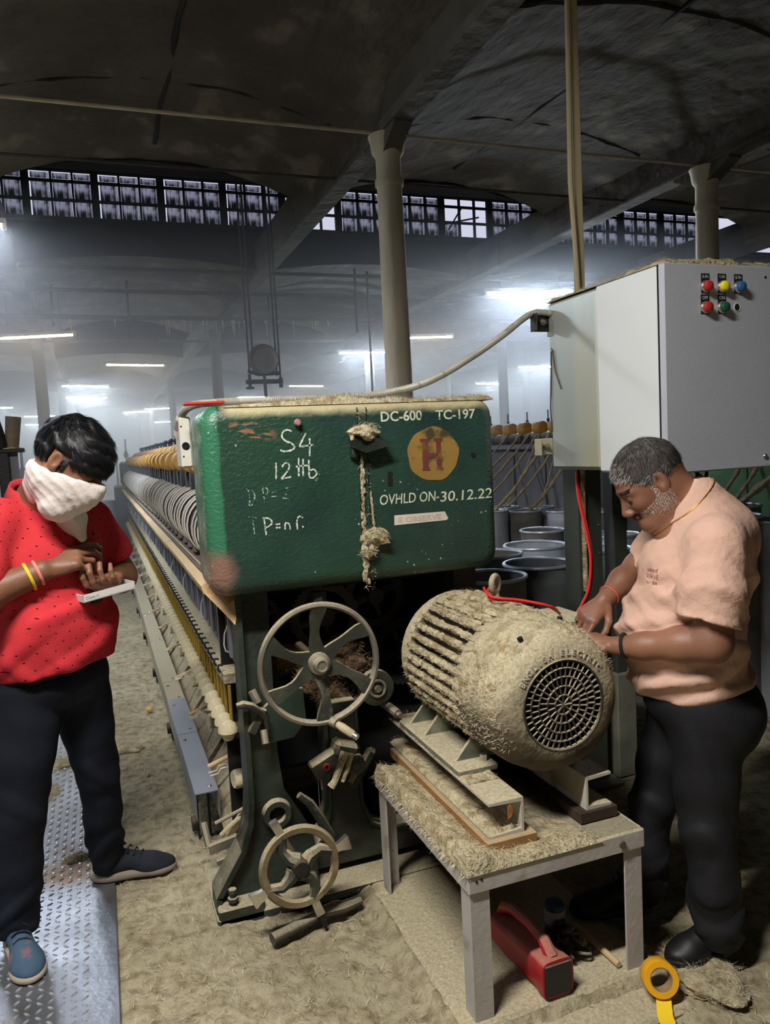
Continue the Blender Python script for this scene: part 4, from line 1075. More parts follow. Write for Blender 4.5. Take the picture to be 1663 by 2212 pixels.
# ================================================================== motor stand
MT['white'] = M('chipped_white_paint', srgb(176, 170, 166), .6, var=.10, vs=7, bump=.0015, bs=60, dust=.9, dthr=.3, col2=srgb(120, 112, 104), c2=.66, c2s=9, c2w=.06)
ST = thing('motor_stand', (1.08, 2.0, 0), 'white painted angle iron stand on four legs carrying the electric motor', 'stand')
TZ = .405
def leg(x, y, sx, sy):
    b = MB(); w, t = .055, .007; o_ = [(0, 0), (w, 0), (w, t), (t, t), (t, w), (0, w)]
    po = [(x+sx*a_, y+sy*b_) for a_, b_ in o_]
    b.prism(po if sx*sy > 0 else po[::-1], 'z', 0, TZ-.03)
    return b.build('leg', MT['white'], ST, 0)
SX0, SX1, SY0, SY1 = .802, 1.335, 1.685, 2.365
leg(SX0, SY0, 1, 1); leg(SX1, SY0, -1, 1); leg(SX0, SY1, 1, -1); leg(SX1, SY1, -1, -1)
def rail(x0, x1, y0, y1):
    return MB().box(x0, x1, y0, y1, TZ-.055, TZ, .004).build('top_rail', MT['white'], ST)
rail(SX0-.008, SX1+.008, SY0-.008, SY0+.004); rail(SX0-.008, SX0+.004, SY0+.004, SY1); rail(SX1-.004, SX1+.008, SY0+.004, SY1); rail(SX0-.008, SX1+.008, SY1, SY1+.012)
MB().box(SX0, SX1, SY0, SY1, TZ-.006, TZ-.001).build('top_plate', M('dark_dirty_plate', srgb(70, 62, 54), .8, var=.3, vs=9, dust=.55, dthr=.55), ST, 0)
MB().cyl((1.265, SY0-.008, TZ-.028), (1.265, SY0-.014, TZ-.028), .010, n=12).build('rail_bolt', M('rusty_bolt', srgb(96, 78, 66), .7), ST)
for x, z in ((.818, .383), (.832, .386)):
    MB().cyl((x, SY0-.008, z), (x, SY0-.0095, z), .0035, n=8).build('rail_hole', MT['black'], ST)
# dust bank on the left half of the top
def stdust(X, Y):
    h = np.clip((.93-X)/.12, 0, 1)*.030+.004
    h *= .55+.9*vnoise(X*22, Y*22, 31, 4)
    e = np.minimum.reduce([(X-(SX0-.012))/.010, (1.20-X)/.04, (Y-(SY0-.012))/.012, (SY1+.012-Y)/.015]).clip(0, 1)
    front = np.exp(-((Y-SY0-.02)/.05)**2)*.02*vnoise(X*25, Y*25, 33, 3)*(X < 1.2)
    return TZ-.004+(h+front)*e
V, F = heightmesh(SX0-.012, 1.20, SY0-.012, SY1+.012, .007, stdust)
o = link(bpy.data.objects.new('dust_bank', np_mesh('dust_bank', V, F, MT['dust']))); adopt(o, ST); tag(o, kind='stuff')
def g_st(rg):
    x = rg.uniform(SX0-.01, .95) if rg.random() < .75 else rg.uniform(.95, 1.2); y = rg.uniform(SY0-.01, SY1); 
    if x > .95: y = SY0+rg.uniform(-.01, .06)
    return (x, y, float(stdust(np.array([x]), np.array([y]))[0])), (-.3, -.2, 1)
strands('dust_fibre', MT['fibre'], g_st, 2600, 6, ST, (.008, .026))
def g_edge(rg):
    y = rg.uniform(SY0, SY1); return (SX0-.012, y, TZ-.005), (-1, 0, -.5)
strands('edge_fibre', MT['fibre'], g_edge, 500, 7, ST, (.01, .035), .0007, (0, 0, -.7))

# wood packing and channel rails
MT['wood'] = M('packing_wood', srgb(150, 112, 68), .75, var=.25, vs=20, stretch=(1, .15, 1), dust=.5, dthr=.4)
PK = MB().box(.885, 1.035, 1.735, 2.46, TZ+.002, TZ+.034, .002).build('packing_plank', MT['wood'])
tag(PK, 'brown wooden packing plank under the left channel of the motor', 'plank')
PK2 = MB().box(1.195, 1.32, 1.765, 2.46, TZ+.002, TZ+.034, .002).build('packing_plank', M('dark_packing_wood', srgb(56, 44, 34), .8, var=.3, vs=20))
tag(PK2, 'dark wooden packing plank under the right channel of the motor', 'plank')
MT['chan'] = M('white_channel_paint', srgb(190, 184, 174), .55, var=.10, vs=8, dust=1.0, dthr=.2, col2=srgb(118, 84, 60), c2=.73, c2s=14, c2w=.04)
def channel(x_web, sgn, y0, y1, z0, h, w, label):
    """C channel along Y; flanges point to sgn*x from the web"""
    t = .007; r = thing('channel_rail', (x_web, y0, z0), label, 'channel')
    po = [(x_web, z0), (x_web+sgn*w, z0), (x_web+sgn*w, z0+t), (x_web+sgn*t, z0+t+.004), (x_web+sgn*t, z0+h-t-.004), (x_web+sgn*w, z0+h-t), (x_web+sgn*w, z0+h), (x_web, z0+h)]
    MB().prism(po if sgn > 0 else po[::-1], 'y', y0, y1).build('channel_body', MT['chan'], r, 30)
    return r
CZ = TZ+.034
c1 = channel(1.005, -1, 1.752, 2.50, CZ, .098, .105, 'left white steel channel under the motor, open to the left and full of fluff')
c2 = channel(1.222, 1, 1.775, 2.50, CZ, .098, .085, 'right white steel channel under the motor, its open end showing')
for y in (1.90, 2.16):
    MB().cyl((.945, y, CZ+.007), (.945, y, CZ+.022), .011, n=6).cyl((.945, y, CZ+.007), (.945, y, CZ+.013), .019, n=14).build('rail_bolt', MT['ironrim'], c1)
MB().prism([(.955, CZ+.045), (.967, CZ+.052), (.972, CZ+.07), (.965, CZ+.085), (.955, CZ+.08)], 'y', 1.750, 1.7515).build('rust_patch', M('rust', srgb(168, 106, 52), .9, var=.3, vs=60), c1, 0)
def chdust(X, Y):
    e = np.minimum.reduce([(X-.897)/.012, (1.0-X)/.02, (Y-1.755)/.02, (2.5-Y)/.02]).clip(0, 1)
    return CZ+.006+e*(.004+.018*vnoise(X*25, Y*18, 41, 4))
V, F = heightmesh(.897, 1.0, 1.755, 2.5, .007, chdust)
o = link(bpy.data.objects.new('channel_dust', np_mesh('channel_dust', V, F, MT['dust']))); adopt(o, c1); tag(o, kind='stuff')
def chtop(X, Y):
    e = np.minimum.reduce([(X-.899)/.006, (1.006-X)/.006, (Y-1.87)/.06, (2.5-Y)/.01]).clip(0, 1)
    return CZ+.097+e*(.001+.012*vnoise(X*28, Y*20, 42, 4))
V, F = heightmesh(.899, 1.006, 1.80, 2.5, .007, chtop)
o = link(bpy.data.objects.new('flange_dust', np_mesh('flange_dust', V, F, MT['dust']))); adopt(o, c1); tag(o, kind='stuff')
def g_ch(rg):
    y = rg.uniform(1.76, 2.5)
    if rg.random() < .5: return (rg.uniform(.90, .99), y, CZ+.02), (-.4, 0, 1)
    return (rg.uniform(.90, 1.0), max(y, 1.88), CZ+.105), (-.3, 0, 1)
strands('channel_fibre', MT['fibre'], g_ch, 1500, 8, c1, (.006, .02))

# ================================================================== electric motor
MC = Vector((1.14, 0, .770)); MR = .213
MT['motor'] = M('dust_caked_motor', srgb(66, 62, 54), .8, var=.3, vs=8, bump=.006, bs=55, dust=1.0, dthr=-.02)
MT['cowl'] = M('dust_caked_cowl', srgb(84, 74, 60), .8, var=.4, vs=7, bump=.006, bs=50, dust=1.0, dthr=.02)
MO = thing('electric_motor', (1.14, 2.05, CZ+.098), 'large electric motor caked in jute dust with finned body and round grille', 'motor')
sb = MB().lathe([(0, 1.96), (.172, 1.96), (.172, 2.36), (.15, 2.40), (.06, 2.42), (0, 2.42)], (MC.x, 0, MC.z), (0, 1, 0), 40)
MOB = sb.build('stator_body', MT['motor'], MO)
for k in range(26):
    a = math.radians(-33+k*246/25)
    u = Vector((math.cos(a), 0, math.sin(a))); t = Vector((-math.sin(a), 0, math.cos(a)))
    vs = []
    for y, r1 in ((1.955, .214), (2.0, .216), (2.15, .217), (2.32, .215), (2.375, .205)):
        for r_, hw in ((.165, .009), (.165, -.009), (r1, -.0075), (r1+.004, 0), (r1, .0075)):
            p = MC+u*(r_+random.uniform(-.0015, .0015))+t*hw; vs.append((p.x, y, p.z))
    fs = []
    for q in range(4):
        for e in range(5): fs.append((q*5+e, q*5+(e+1) % 5, q*5+5+(e+1) % 5, q*5+5+e))
    fs += [(4, 3, 2, 1, 0), (20, 21, 22, 23, 24)]
    MB().add(vs, fs).build('cooling_fin', MT['motor'], MO, 40)
# end shield at the back
MB().lathe([(.205, 2.37), (.212, 2.38), (.212, 2.415), (.19, 2.43), (.08, 2.45), (.05, 2.48), (0, 2.48)], (MC.x, 0, MC.z), (0, 1, 0), 40).build('end_shield', MT['motor'], MO)
# fan cowl with open front
cw = [(.206, 2.00), (.2155, 1.995), (.2175, 1.975), (.2165, 1.90), (.213, 1.845), (.203, 1.80), (.185, 1.768), (.160, 1.752), (.134, 1.748), (.1285, 1.7475), (.1265, 1.752), (.132, 1.762), (.175, 1.79), (.200, 1.86), (.205, 1.99)]
b = MB(); n = 72; m_ = len(cw); vs = []
for k in range(n):
    a = 2*math.pi*k/n
    for (r_, y) in cw:
        q = r_*(1+.004*math.sin(a*7+y*40)+.003*math.sin(a*13))
        vs.append((MC.x+q*math.cos(a), y, MC.z+q*math.sin(a)))
fs = [(k*m_+i, ((k+1) % n)*m_+i, ((k+1) % n)*m_+(i+1) % m_, k*m_+(i+1) % m_) for k in range(n) for i in range(m_)]
COWL = b.add(vs, fs).build('fan_cowl', MT['cowl'], MO, 60)
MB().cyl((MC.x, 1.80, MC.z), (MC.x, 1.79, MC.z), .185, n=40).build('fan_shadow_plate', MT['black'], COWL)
# fan behind the grille
fanb = MB()
for k in range(8):
    a = 2*math.pi*k/8; u = Vector((math.cos(a), 0, math.sin(a))); t = Vector((-u.z, 0, u.x))
    M4 = Matrix(((u.x, 0, t.x, MC.x+u.x*.075), (0, 1, 0, 1.783), (u.z, 0, t.z, MC.z+u.z*.075), (0, 0, 0, 1)))
    fanb.obox(M4, .09, .014, .006)
fanb.cyl((MC.x, 1.79, MC.z), (MC.x, 1.772, MC.z), .035, n=16).build('cooling_fan', MT['darkiron'], COWL)
MT['grille'] = M('dusty_cast_grille', srgb(44, 42, 39), .7, var=.4, vs=30, dust=.8, dthr=.3)
g = MB(); gy = 1.750
for r_, w in ((.125, .005), (.102, .0032), (.078, .0030), (.052, .0030), (.027, .003)):
    g.torus((MC.x, gy, MC.z), (0, 1, 0), r_, w, 56, 6)
for (r0, r1, n, off) in ((.100, .127, 40, 0), (.076, .103, 36, .4), (.050, .079, 28, .2), (.025, .053, 16, .5), (.0, .028, 8, 0)):
    for k in range(n):
        a = 2*math.pi*(k+off)/n; c_, s_ = math.cos(a), math.sin(a)
        g.cyl((MC.x+r0*c_, gy, MC.z+r0*s_), (MC.x+r1*c_, gy, MC.z+r1*s_), .0030, n=5)
o = g.build('grille', MT['grille'], COWL); tag(o, kind='stuff')
# raised cast lettering round the upper rim of the grille
word = 'ENGLISH ELECTRIC'
MT['castletter'] = M('pale_cast_lettering', srgb(176, 168, 150), .7, var=.2, vs=40)
lm = None; Vall = []; Fall = []
for i, ch in enumerate(word):
    if ch == ' ': continue
    cu = bpy.data.curves.new('t', 'FONT'); cu.body = ch; cu.size = 1; cu.extrude = .12; cu.offset = .03; cu.resolution_u = 2; cu.align_x = 'CENTER'
    t = bpy.data.objects.new('t', cu); me = bpy.data.meshes.new_from_object(t)
    co = np.empty(len(me.vertices)*3); me.vertices.foreach_get('co', co); co = co.reshape(-1, 3)
    a = math.radians(150-(i)*112/(len(word)-1)); u = Vector((math.cos(a), 0, math.sin(a))); tg = Vector((u.z, 0, -u.x)); S_ = .0235
    base = len(Vall)
    for v in co:
        r_ = .139+v[1]*S_*.95
        y = np.interp(r_, [.128, .134, .160, .185], [1.7475, 1.748, 1.752, 1.768])-.0008-v[2]*.02
        p = MC+u*r_+tg*(v[0]*S_*.9); Vall.append((p.x, y, p.z))
    for p in me.polygons: Fall.append(tuple(base+q for q in p.vertices))
    bpy.data.objects.remove(t); bpy.data.curves.remove(cu); bpy.data.meshes.remove(me)
MB().add(Vall, Fall).build('raised_lettering', MT['castletter'], COWL, 30)
# dust crust over the upper cowl (the soft cake of lint, thicker on top)
def lon(a0, a1, y0, y1, rad, name, parent, amp, seed, na=70, ny=34):
    A, Yy = np.meshgrid(np.linspace(a0, a1, na), np.linspace(y0, y1, ny))
    rb = rad(Yy)
    e = np.minimum.reduce([(A-a0)/.25, (a1-A)/.25, (Yy-y0)/.02, (y1-Yy)/.02]).clip(0, 1)
    nz_ = vnoise(A*7, Yy*32, seed, 4)
    R_ = rb-.003+e*(amp*(nz_-.18))
    Vv = np.stack([MC.x+R_*np.cos(A), Yy, MC.z+R_*np.sin(A)], -1).reshape(-1, 3)
    i = np.arange(na-1)[None, :]+np.arange(ny-1)[:, None]*na
    Ff = np.stack([i, i+na, i+na+1, i+1], -1).reshape(-1, 4)
    o_ = link(bpy.data.objects.new(name, np_mesh(name, Vv, Ff, MT['dust']))); adopt(o_, parent); tag(o_, kind='stuff'); return o_
cr = lambda Y: np.interp(Y, [1.748, 1.752, 1.768, 1.80, 1.845, 1.90, 1.975, 2.0], [.134, .160, .185, .203, .213, .2165, .2175, .2155])
lon(math.radians(40), math.radians(192), 1.775, 2.0, cr, 'dust_cake', COWL, .017, 51, 90, 40)
def g_cowl(rg):
    a = math.radians(rg.uniform(20, 215)); y = rg.uniform(1.76, 2.0); r_ = float(cr(np.array([y]))[0])+.002
    return (MC.x+r_*math.cos(a), y, MC.z+r_*math.sin(a)), (math.cos(a), -.2, math.sin(a))
strands('cowl_fibre', MT['fibre'], g_cowl, 3200, 9, COWL, (.005, .016), .0005)
def g_fin(rg):
    k = rg.randrange(6, 26); a = math.radians(-33+k*246/25)+rg.uniform(-.045, .045); y = rg.uniform(1.96, 2.38); r_ = .216
    return (MC.x+r_*math.cos(a), y, MC.z+r_*math.sin(a)), (math.cos(a), 0, math.sin(a))
strands('fin_fibre', MT['fibre'], g_fin, 4500, 10, MO, (.008, .022), .0006)
lon(math.radians(62), math.radians(120), 2.02, 2.40, lambda Y: np.full_like(Y, .212), 'top_dust', MO, .022, 53, 50, 40)
for k in range(9, 26, 1):          # fluff lodged along the fin crests
    a = math.radians(-33+k*246/25); b = MB(); rg = random.Random(k)
    for q in range(9):
        y = 1.98+q*.044+rg.uniform(-.012, .012)
        b.blob((MC.x+.2135*math.cos(a), y, MC.z+.2135*math.sin(a)), (.013, .032, .011), 7, .4, k*20+q)
    o = b.build('fin_fluff', MT['dust'], MO); tag(o, kind='stuff')
# bolt holes, eye bolt, feet, terminal box
for a_, y in ((118, 1.80), (72, 1.86)):
    a = math.radians(a_); r_ = float(cr(np.array([y]))[0])+.004
    MB().cyl((MC.x+r_*.97*math.cos(a), y, MC.z+r_*.97*math.sin(a)), (MC.x+(r_+.008)*math.cos(a), y, MC.z+(r_+.008)*math.sin(a)), .008, n=8).build('cowl_screw', MT['black'], COWL)
EY = Vector((1.165, 2.16, 1.005))
MB().torus(tuple(EY+Vector((0, 0, .035))), (.6, -.8, 0), .026, .0095, 26, 10).cyl(tuple(EY+Vector((0, 0, -.03))), tuple(EY+Vector((0, 0, .006))), .018, .012, 14).build('lifting_eye', M('dusty_eye_bolt', srgb(150, 142, 122), .7, var=.2, vs=20, dust=.6), MO)
MT['footgreen'] = M('grey_green_foot', srgb(90, 96, 84), .7, var=.2, vs=10, dust=1.0, dthr=.2)
for s_, x0, x1 in ((-1, .90, 1.03), (1, 1.23, 1.36)):
    b = MB().box(x0, x1, 1.93, 2.40, CZ+.098, CZ+.122, .006)
    b.build('motor_foot', MT['footgreen'], MO)
    for y in (1.99, 2.22, 2.34):
        xa = 1.14+s_*.05; b = MB()
        b.prism([(x0+.02 if s_ < 0 else x1-.02, CZ+.12), (1.14+s_*.02, CZ+.12), (1.14+s_*.06, .64), (1.14+s_*.15, .64)], 'y', y, y+.012)
        b.build('foot_web', MT['footgreen'], MO, 30)
MB().cyl((1.0, 1.965, CZ+.122), (1.0, 1.965, CZ+.14), .012, n=6).build('foot_bolt', MT['bright'], MO)
tbx = MB().box(1.30, 1.43, 2.02, 2.20, .80, .93, .012); tbx.build('terminal_box', MT['motor'], MO)
# red wires
MT['redwire'] = M('red_wire', srgb(214, 48, 40), .45, var=.08)
def wire(name, pts, r, label, cat='wire', mat=None, parent=None):
    P = [Vector(p) for p in pts]; Q = []
    for i in range(len(P)-1):
        p0 = P[max(0, i-1)]; p1 = P[i]; p2 = P[i+1]; p3 = P[min(len(P)-1, i+2)]
        for k_ in range(8):
            t = k_/8; Q.append(.5*((2*p1)+(p2-p0)*t+(2*p0-5*p1+4*p2-p3)*t*t+(3*p1-p0-3*p2+p3)*t**3))
    Q.append(P[-1])
    o_ = MB().tube(Q, r, 8).build(name, mat or MT['redwire'], parent)
    if label: tag(o_, label, cat)
    return o_
wire('red_wire', [(1.34, 2.06, .94), (1.26, 2.02, .985), (1.18, 2.06, 1.0), (1.12, 2.10, 1.006), (1.135, 2.15, 1.01), (1.165, 2.20, 1.02), (1.20, 2.19, 1.02)], .0042, 'red wire looped round the lifting eye on top of the motor')
wire('red_wire', [(1.345, 2.07, .937), (1.27, 2.00, .982), (1.19, 2.045, 1.004), (1.125, 2.085, 1.012), (1.115, 2.12, 1.02), (1.13, 2.17, 1.03)], .0042, 'second strand of the red loop at the lifting eye of the motor')
# ================================================================== control cabinet on its posts
MT['cabfront'] = M('pale_grey_cabinet', srgb(178, 181, 190), .42, var=.03, vs=3, bump=.0007, bs=260, dust=.15, dthr=.6)
MT['cabwhite'] = M('white_grey_cabinet', srgb(214, 216, 216), .45, var=.03, vs=2, dust=.3)
MT['cabold'] = M('streaked_galvanised_box', srgb(168, 174, 168), .38, metal=.25, var=.10, vs=3, stretch=(1, 2, .5), col2=srgb(184, 178, 150), c2=.64, c2s=2.6, c2w=.12)
MT['cabledge'] = M('white_sheet_edge', srgb(216, 216, 212), .5, var=.03)
CB = thing('control_cabinet', (2.0, 2.3, 1.361), 'pale grey electrical control cabinet with coloured push buttons, mounted over the pink-shirted man', 'cabinet')
CX0, CX1, DY = 1.723, 2.300, 1.999
MB().box(CX0+.002, CX1, 2.352, 2.675, 1.370, 2.033, .014).build('rear_box', MT['cabold'], CB)
MB().box(CX0, CX1, 2.032, 2.355, 1.3635, 2.035, .007).build('front_box', MT['cabwhite'], CB)
door = MB().box(CX0-.001, CX1+.002, DY, 2.026, 1.361, 2.036, .005).build('door', MT['cabfront'], CB)
MB().box(CX0+.002, CX1, 2.025, 2.033, 1.366, 2.031).build('door_gasket', MT['black'], CB, 0)
bpm = M('black_button_plate', srgb(26, 28, 34), .45)
def button(x, z, col, nm, tagtop):
    MB().box(x-.0175, x+.0175, DY-.0018, DY+.0005, z-.021, z+.042, .001).build('button_plate', bpm, door)
    text_obj(tagtop, x-.012, x+.012, z+.026, z+.037, DY-.0023, MT['cabledge'], door, 'button_lettering', off=0)
    MB().lathe([(.020, 0), (.020, .006), (.017, .009)], (x, DY-.001, z), (0, -1, 0), 24).build('button_ring', MT['bright'], door)
    MB().lathe([(.017, .005), (.017, .016), (.014, .023), (.007, .0262), (0, .027)], (x, DY-.001, z), (0, -1, 0), 24).build(nm, M(nm+'_plastic', col, .35, var=.05), door)
button(1.889, 1.962, srgb(176, 48, 40), 'red_button', 'R-PH'); button(1.958, 1.963, srgb(226, 208, 40), 'yellow_button', 'Y-PH'); button(2.027, 1.963, srgb(50, 92, 146), 'blue_button', 'B-PH')
button(1.887, 1.895, srgb(170, 46, 40), 'red_button', 'OFF'); button(1.957, 1.896, srgb(30, 84, 62), 'green_button', 'ON')
MB().cyl((2.022, DY-.0008, 1.8975), (2.022, DY+.001, 1.8975), .0124, n=18).build('button_hole', MT['black'], door)
MB().torus((2.022, DY-.0008, 1.8975), (0, 1, 0), .013, .0014, 20, 5).build('hole_rim', MT['cabledge'], door)
MB().cyl((2.147, DY-.0008, 1.9986), (2.147, DY+.001, 1.9986), .0048, n=10).build('lock_hole', MT['black'], door)
MB().lathe([(0, .005), (.007, .005), (.0095, .001), (.0095, 0)], (2.138, DY, 1.399), (0, -1, 0), 14).build('door_screw', MT['bright'], door)
for z, m_ in ((1.955, MT['darkiron']), (1.4647, M('cream_lug', srgb(168, 160, 136), .6, dust=.2))):
    lg = MB().box(1.652, CX0+.004, 2.660, 2.670, z-.035, z+.033, .005).box(1.646, 1.653, 2.628, 2.675, z-.035, z+.033, .002)
    lg = lg.build('mounting_lug', m_, CB)
    MB().cyl((1.691, 2.660, z), (1.691, 2.648, z), .013, n=6).cyl((1.691, 2.648, z), (1.691, 2.639, z), .007, n=8).build('lug_bolt', MT['ironrim'], lg)
MB().tube([(1.725, 2.652, 1.853), (1.720, 2.635, 1.841), (1.721, 2.622, 1.759), (1.722, 2.587, 1.688)], .003, 5).build('thin_wire', MT['pipe'], CB)
MB().tube([(1.721, 2.646, 1.841), (1.721, 2.664, 1.618), (1.722, 2.660, 1.524)], .003, 5).build('thin_wire', MT['pipe'], CB)
MB().prism([(2.634, 1.90), (2.674, 1.902), (2.673, 1.976), (2.640, 1.98), (2.625, 1.947)], 'x', CX0-.0006, CX0+.002).build('grey_tape', M('grey_tape', srgb(128, 128, 120), .6), CB, 0)
def cabtop(X, Y):
    e = np.minimum.reduce([(X-CX0)/.015, (CX1-X)/.02, (Y-DY-.002)/.015, (2.675-Y)/.02]).clip(0, 1)
    return 2.033+e*(.003+.026*vnoise(X*16, Y*16, 61, 4)*np.where(Y < 2.2, 1.25, .7))
V, F = heightmesh(CX0, CX1, DY+.002, 2.675, .009, cabtop)
o = link(bpy.data.objects.new('cabinet_dust', np_mesh('cabinet_dust', V, F, MT['dust']))); adopt(o, CB); tag(o, kind='stuff')
def g_cab(rg):
    if rg.random() < .5: x, y = CX0+rg.uniform(0, .02), rg.uniform(DY, 2.67)
    else: x, y = rg.uniform(CX0, CX1), DY+rg.uniform(0, .05)
    return (x, y, 2.037+rg.uniform(0, .012)), (0, 0, 1)
strands('cabinet_fibre', MT['fibre'], g_cab, 1500, 12, CB, (.008, .026), .0006)
# posts
MT['post'] = M('dark_green_post', srgb(58, 62, 54), .6, var=.22, vs=6, stretch=(1, 1, .4), dust=.6, dthr=.5)
MT['postdusty'] = M('dusty_lower_post', srgb(110, 110, 96), .85, var=.25, vs=8, bump=.002, bs=40)
PS = thing('cabinet_post', (1.905, 2.73, 0), 'wide dark green steel post under the left half of the control cabinet', 'post')
MB().box(1.849, 1.962, 2.681, 2.687, 0, 2.0).box(1.849, 1.856, 2.687, 2.787, 0, 2.0).box(1.955, 1.962, 2.687, 2.787, 0, 2.0).build('post_channel', MT['post'], PS, 0)
MB().box(1.80, 2.01, 2.63, 2.82, 0, .014, .003).build('base_plate', MT['postdusty'], PS)
MB().cyl((1.868, 2.672, .853), (1.868, 2.672, 1.365), .0105, n=10).build('clipped_pipe', MT['dust'], PS)
PS2 = thing('cabinet_post', (2.076, 2.74, 0), 'narrow dusty steel post just right of the wide green cabinet post', 'post')
MB().box(2.04, 2.111, 2.705, 2.775, .465, 2.0, .004).build('upper_post', MT['post'], PS2)
MB().box(2.025, 2.126, 2.687, 2.793, 0, .465, .006).build('lower_sleeve', MT['postdusty'], PS2)
for x, z in ((1.946, 1.124), (1.944, 1.006)):
    MB().cyl((x, 2.681, z), (x, 2.677, z), .0045, n=8).build('rivet', MT['bright'], PS)
# trunking down from the roof to the cabinet top
MT['trunk'] = M('dusty_cream_trunking', srgb(178, 164, 130), .8, var=.12, vs=9, stretch=(1, 1, .3))
tag(MB().box(1.966, 2.004, 2.805, 2.834, 1.9, 4.12, .003).build('cable_trunking', MT['trunk']), 'wide straight cream trunking dropping from the roof behind the control cabinet', 'trunking')
tag(MB().tube([(1.946, 2.793, 4.1), (1.947, 2.793, 3.323), (1.940, 2.793, 2.817), (1.936, 2.793, 2.558), (1.955, 2.793, 2.206), (1.962, 2.793, 1.96)], .011, 8).build('drop_pipe', MT['trunk']), 'thin bowed cream pipe running down close beside the cream trunking', 'pipe')
# flexible conduit from the hood to the cabinet
MT['flex'] = M('grey_flexible_conduit', srgb(172, 170, 160), .5, metal=.35, var=.12, vs=8, dust=.35)
fp = [(.262, 2.70, 1.575), (.268, 2.66, 1.625), (.30, 2.60, 1.664), (.38, 2.57, 1.672), (.60, 2.56, 1.674), (.80, 2.555, 1.676), (.948, 2.55, 1.684), (1.105, 2.582, 1.712), (1.233, 2.612, 1.758), (1.385, 2.639, 1.834), (1.523, 2.664, 1.912), (1.616, 2.675, 1.973), (1.665, 2.66, 1.994), (1.726, 2.646, 1.989)]
P = [Vector(p) for p in fp]; Q = []
for i in range(len(P)-1):
    p0 = P[max(0, i-1)]; p1 = P[i]; p2 = P[i+1]; p3 = P[min(len(P)-1, i+2)]
    nn_ = max(2, int((p2-p1).length/.0032))
    for k_ in range(nn_):
        t = k_/nn_; Q.append(.5*((2*p1)+(p2-p0)*t+(2*p0-5*p1+4*p2-p3)*t*t+(3*p1-p0-3*p2+p3)*t**3))
Q.append(P[-1])
o = MB().tube(Q, [.0122+.0015*(1 if i % 2 else -1) for i in range(len(Q))], 10).build('flexible_conduit', MT['flex'], None, 80)
tag(o, 'grey ribbed flexible conduit arching from the green hood up to the control cabinet', 'conduit')
WB = thing('switch_box', (.285, 2.66, 1.46), 'small white switch box at the left end of the green hood', 'switch box')
MB().box(.262, .300, 2.63, 2.78, 1.462, 1.632, .006).build('box_body', M('cream_white_box', srgb(208, 204, 192), .5, var=.06, dust=.3), WB)
MB().torus((.279, 2.629, 1.535), (0, 1, 0), .009, .004, 16, 6).cyl((.279, 2.632, 1.535), (.279, 2.626, 1.535), .006, n=10).build('gland', MT['black'], WB)
MB().cyl((.270, 2.631, 1.50), (.270, 2.6295, 1.50), .003, n=8).build('screw', MT['black'], WB)
MB().cyl((.268, 2.631, 1.60), (.268, 2.6295, 1.60), .003, n=8).build('screw', MT['black'], WB)
tag(MB().obox(Matrix.Translation((.335, 2.53, 1.668)) @ Matrix.Rotation(-.03, 4, 'Y') @ Matrix.Rotation(.02, 4, 'Z'), .13, .03, .010, .003).build('red_strip', M('red_plastic_strip', srgb(200, 52, 44), .5, var=.08)), 'red plastic strip lying on the left end of the green hood top', 'strip')
wire('red_wire', [(1.864, 2.705, 1.371), (1.808, 2.622, 1.27), (1.76, 2.51, 1.142), (1.717, 2.42, 1.042), (1.628, 2.31, .954), (1.53, 2.213, .919), (1.43, 2.12, .90)], .0052, 'red wire hanging from under the control cabinet down to the motor')
wire('red_wire', [(1.868, 2.71, 1.371), (1.818, 2.628, 1.27), (1.773, 2.515, 1.132), (1.731, 2.43, 1.025), (1.638, 2.32, .94), (1.535, 2.218, .905), (1.43, 2.13, .89)], .0052, 'second strand of the red wire hanging beside the wide green post')
for q in (0, .04):
    wire('black_cable', [(1.952+q, 2.117, 1.371), (1.943+q, 2.105, 1.349), (1.923+q, 2.093, 1.331), (1.905+q, 2.105, 1.347), (1.893+q, 2.117, 1.371)], .006, 'short black cable looping under the control cabinet, %s of two' % ('right one' if q else 'left one'), 'cable', MT['knobdark'])

# ================================================================== sliver cans
def can(x, y, r, h, body, label, band=None, group=None):
    root = thing('sliver_can', (x, y, 0), label, 'can', group)
    prof = [(r*.97, 0), (r*.985, .02), (r*.97, .06), (r*.97, h*.32), (r*.985, h*.335), (r*.97, h*.35), (r*.97, h*.66), (r*.985, h*.675), (r*.97, h*.69), (r*.97, h-.09), (r*.982, h-.08), (r*.97, h-.07), (r*.975, h-.012), (r*.95, h-.012), (r*.945, h-.5), (0, h-.5)]
    b = MB().lathe(prof, (x, y, 0), (0, 0, 1), 36).build('can_body', body, root)
    MB().torus((x, y, h-.006), (0, 0, 1), r*.975, .0085, 40, 8).build('rim', MT['canrim'], root)
    if band:
        MB().lathe([(r*.973, h*.5), (r*.975, h*.505), (r*.975, h*.56), (r*.973, h*.565)], (x, y, 0), (0, 0, 1), 36).build('painted_band', band, root)
    return root
MT['canrim'] = M('worn_blue_grey_rim', srgb(184, 194, 206), .4, metal=.35, var=.15, vs=12)
MT['cansteel'] = M('dented_zinc_can', srgb(186, 191, 200), .45, metal=.3, var=.2, vs=7, stretch=(1, 1, .5), col2=srgb(120, 118, 116), c2=.60, c2s=4)
MT['candark'] = M('blackened_can', srgb(104, 100, 96), .6, metal=.1, var=.3, vs=6, col2=srgb(120, 118, 114), c2=.62, c2s=5)
MT['cangreen'] = M('two_tone_can', srgb(140, 148, 150), .5, metal=.2, var=.3, vs=5, col2=srgb(30, 38, 34), c2=.52, c2s=2.5)
MT['canred'] = M('red_can_band', srgb(120, 48, 46), .7, var=.3, vs=20)
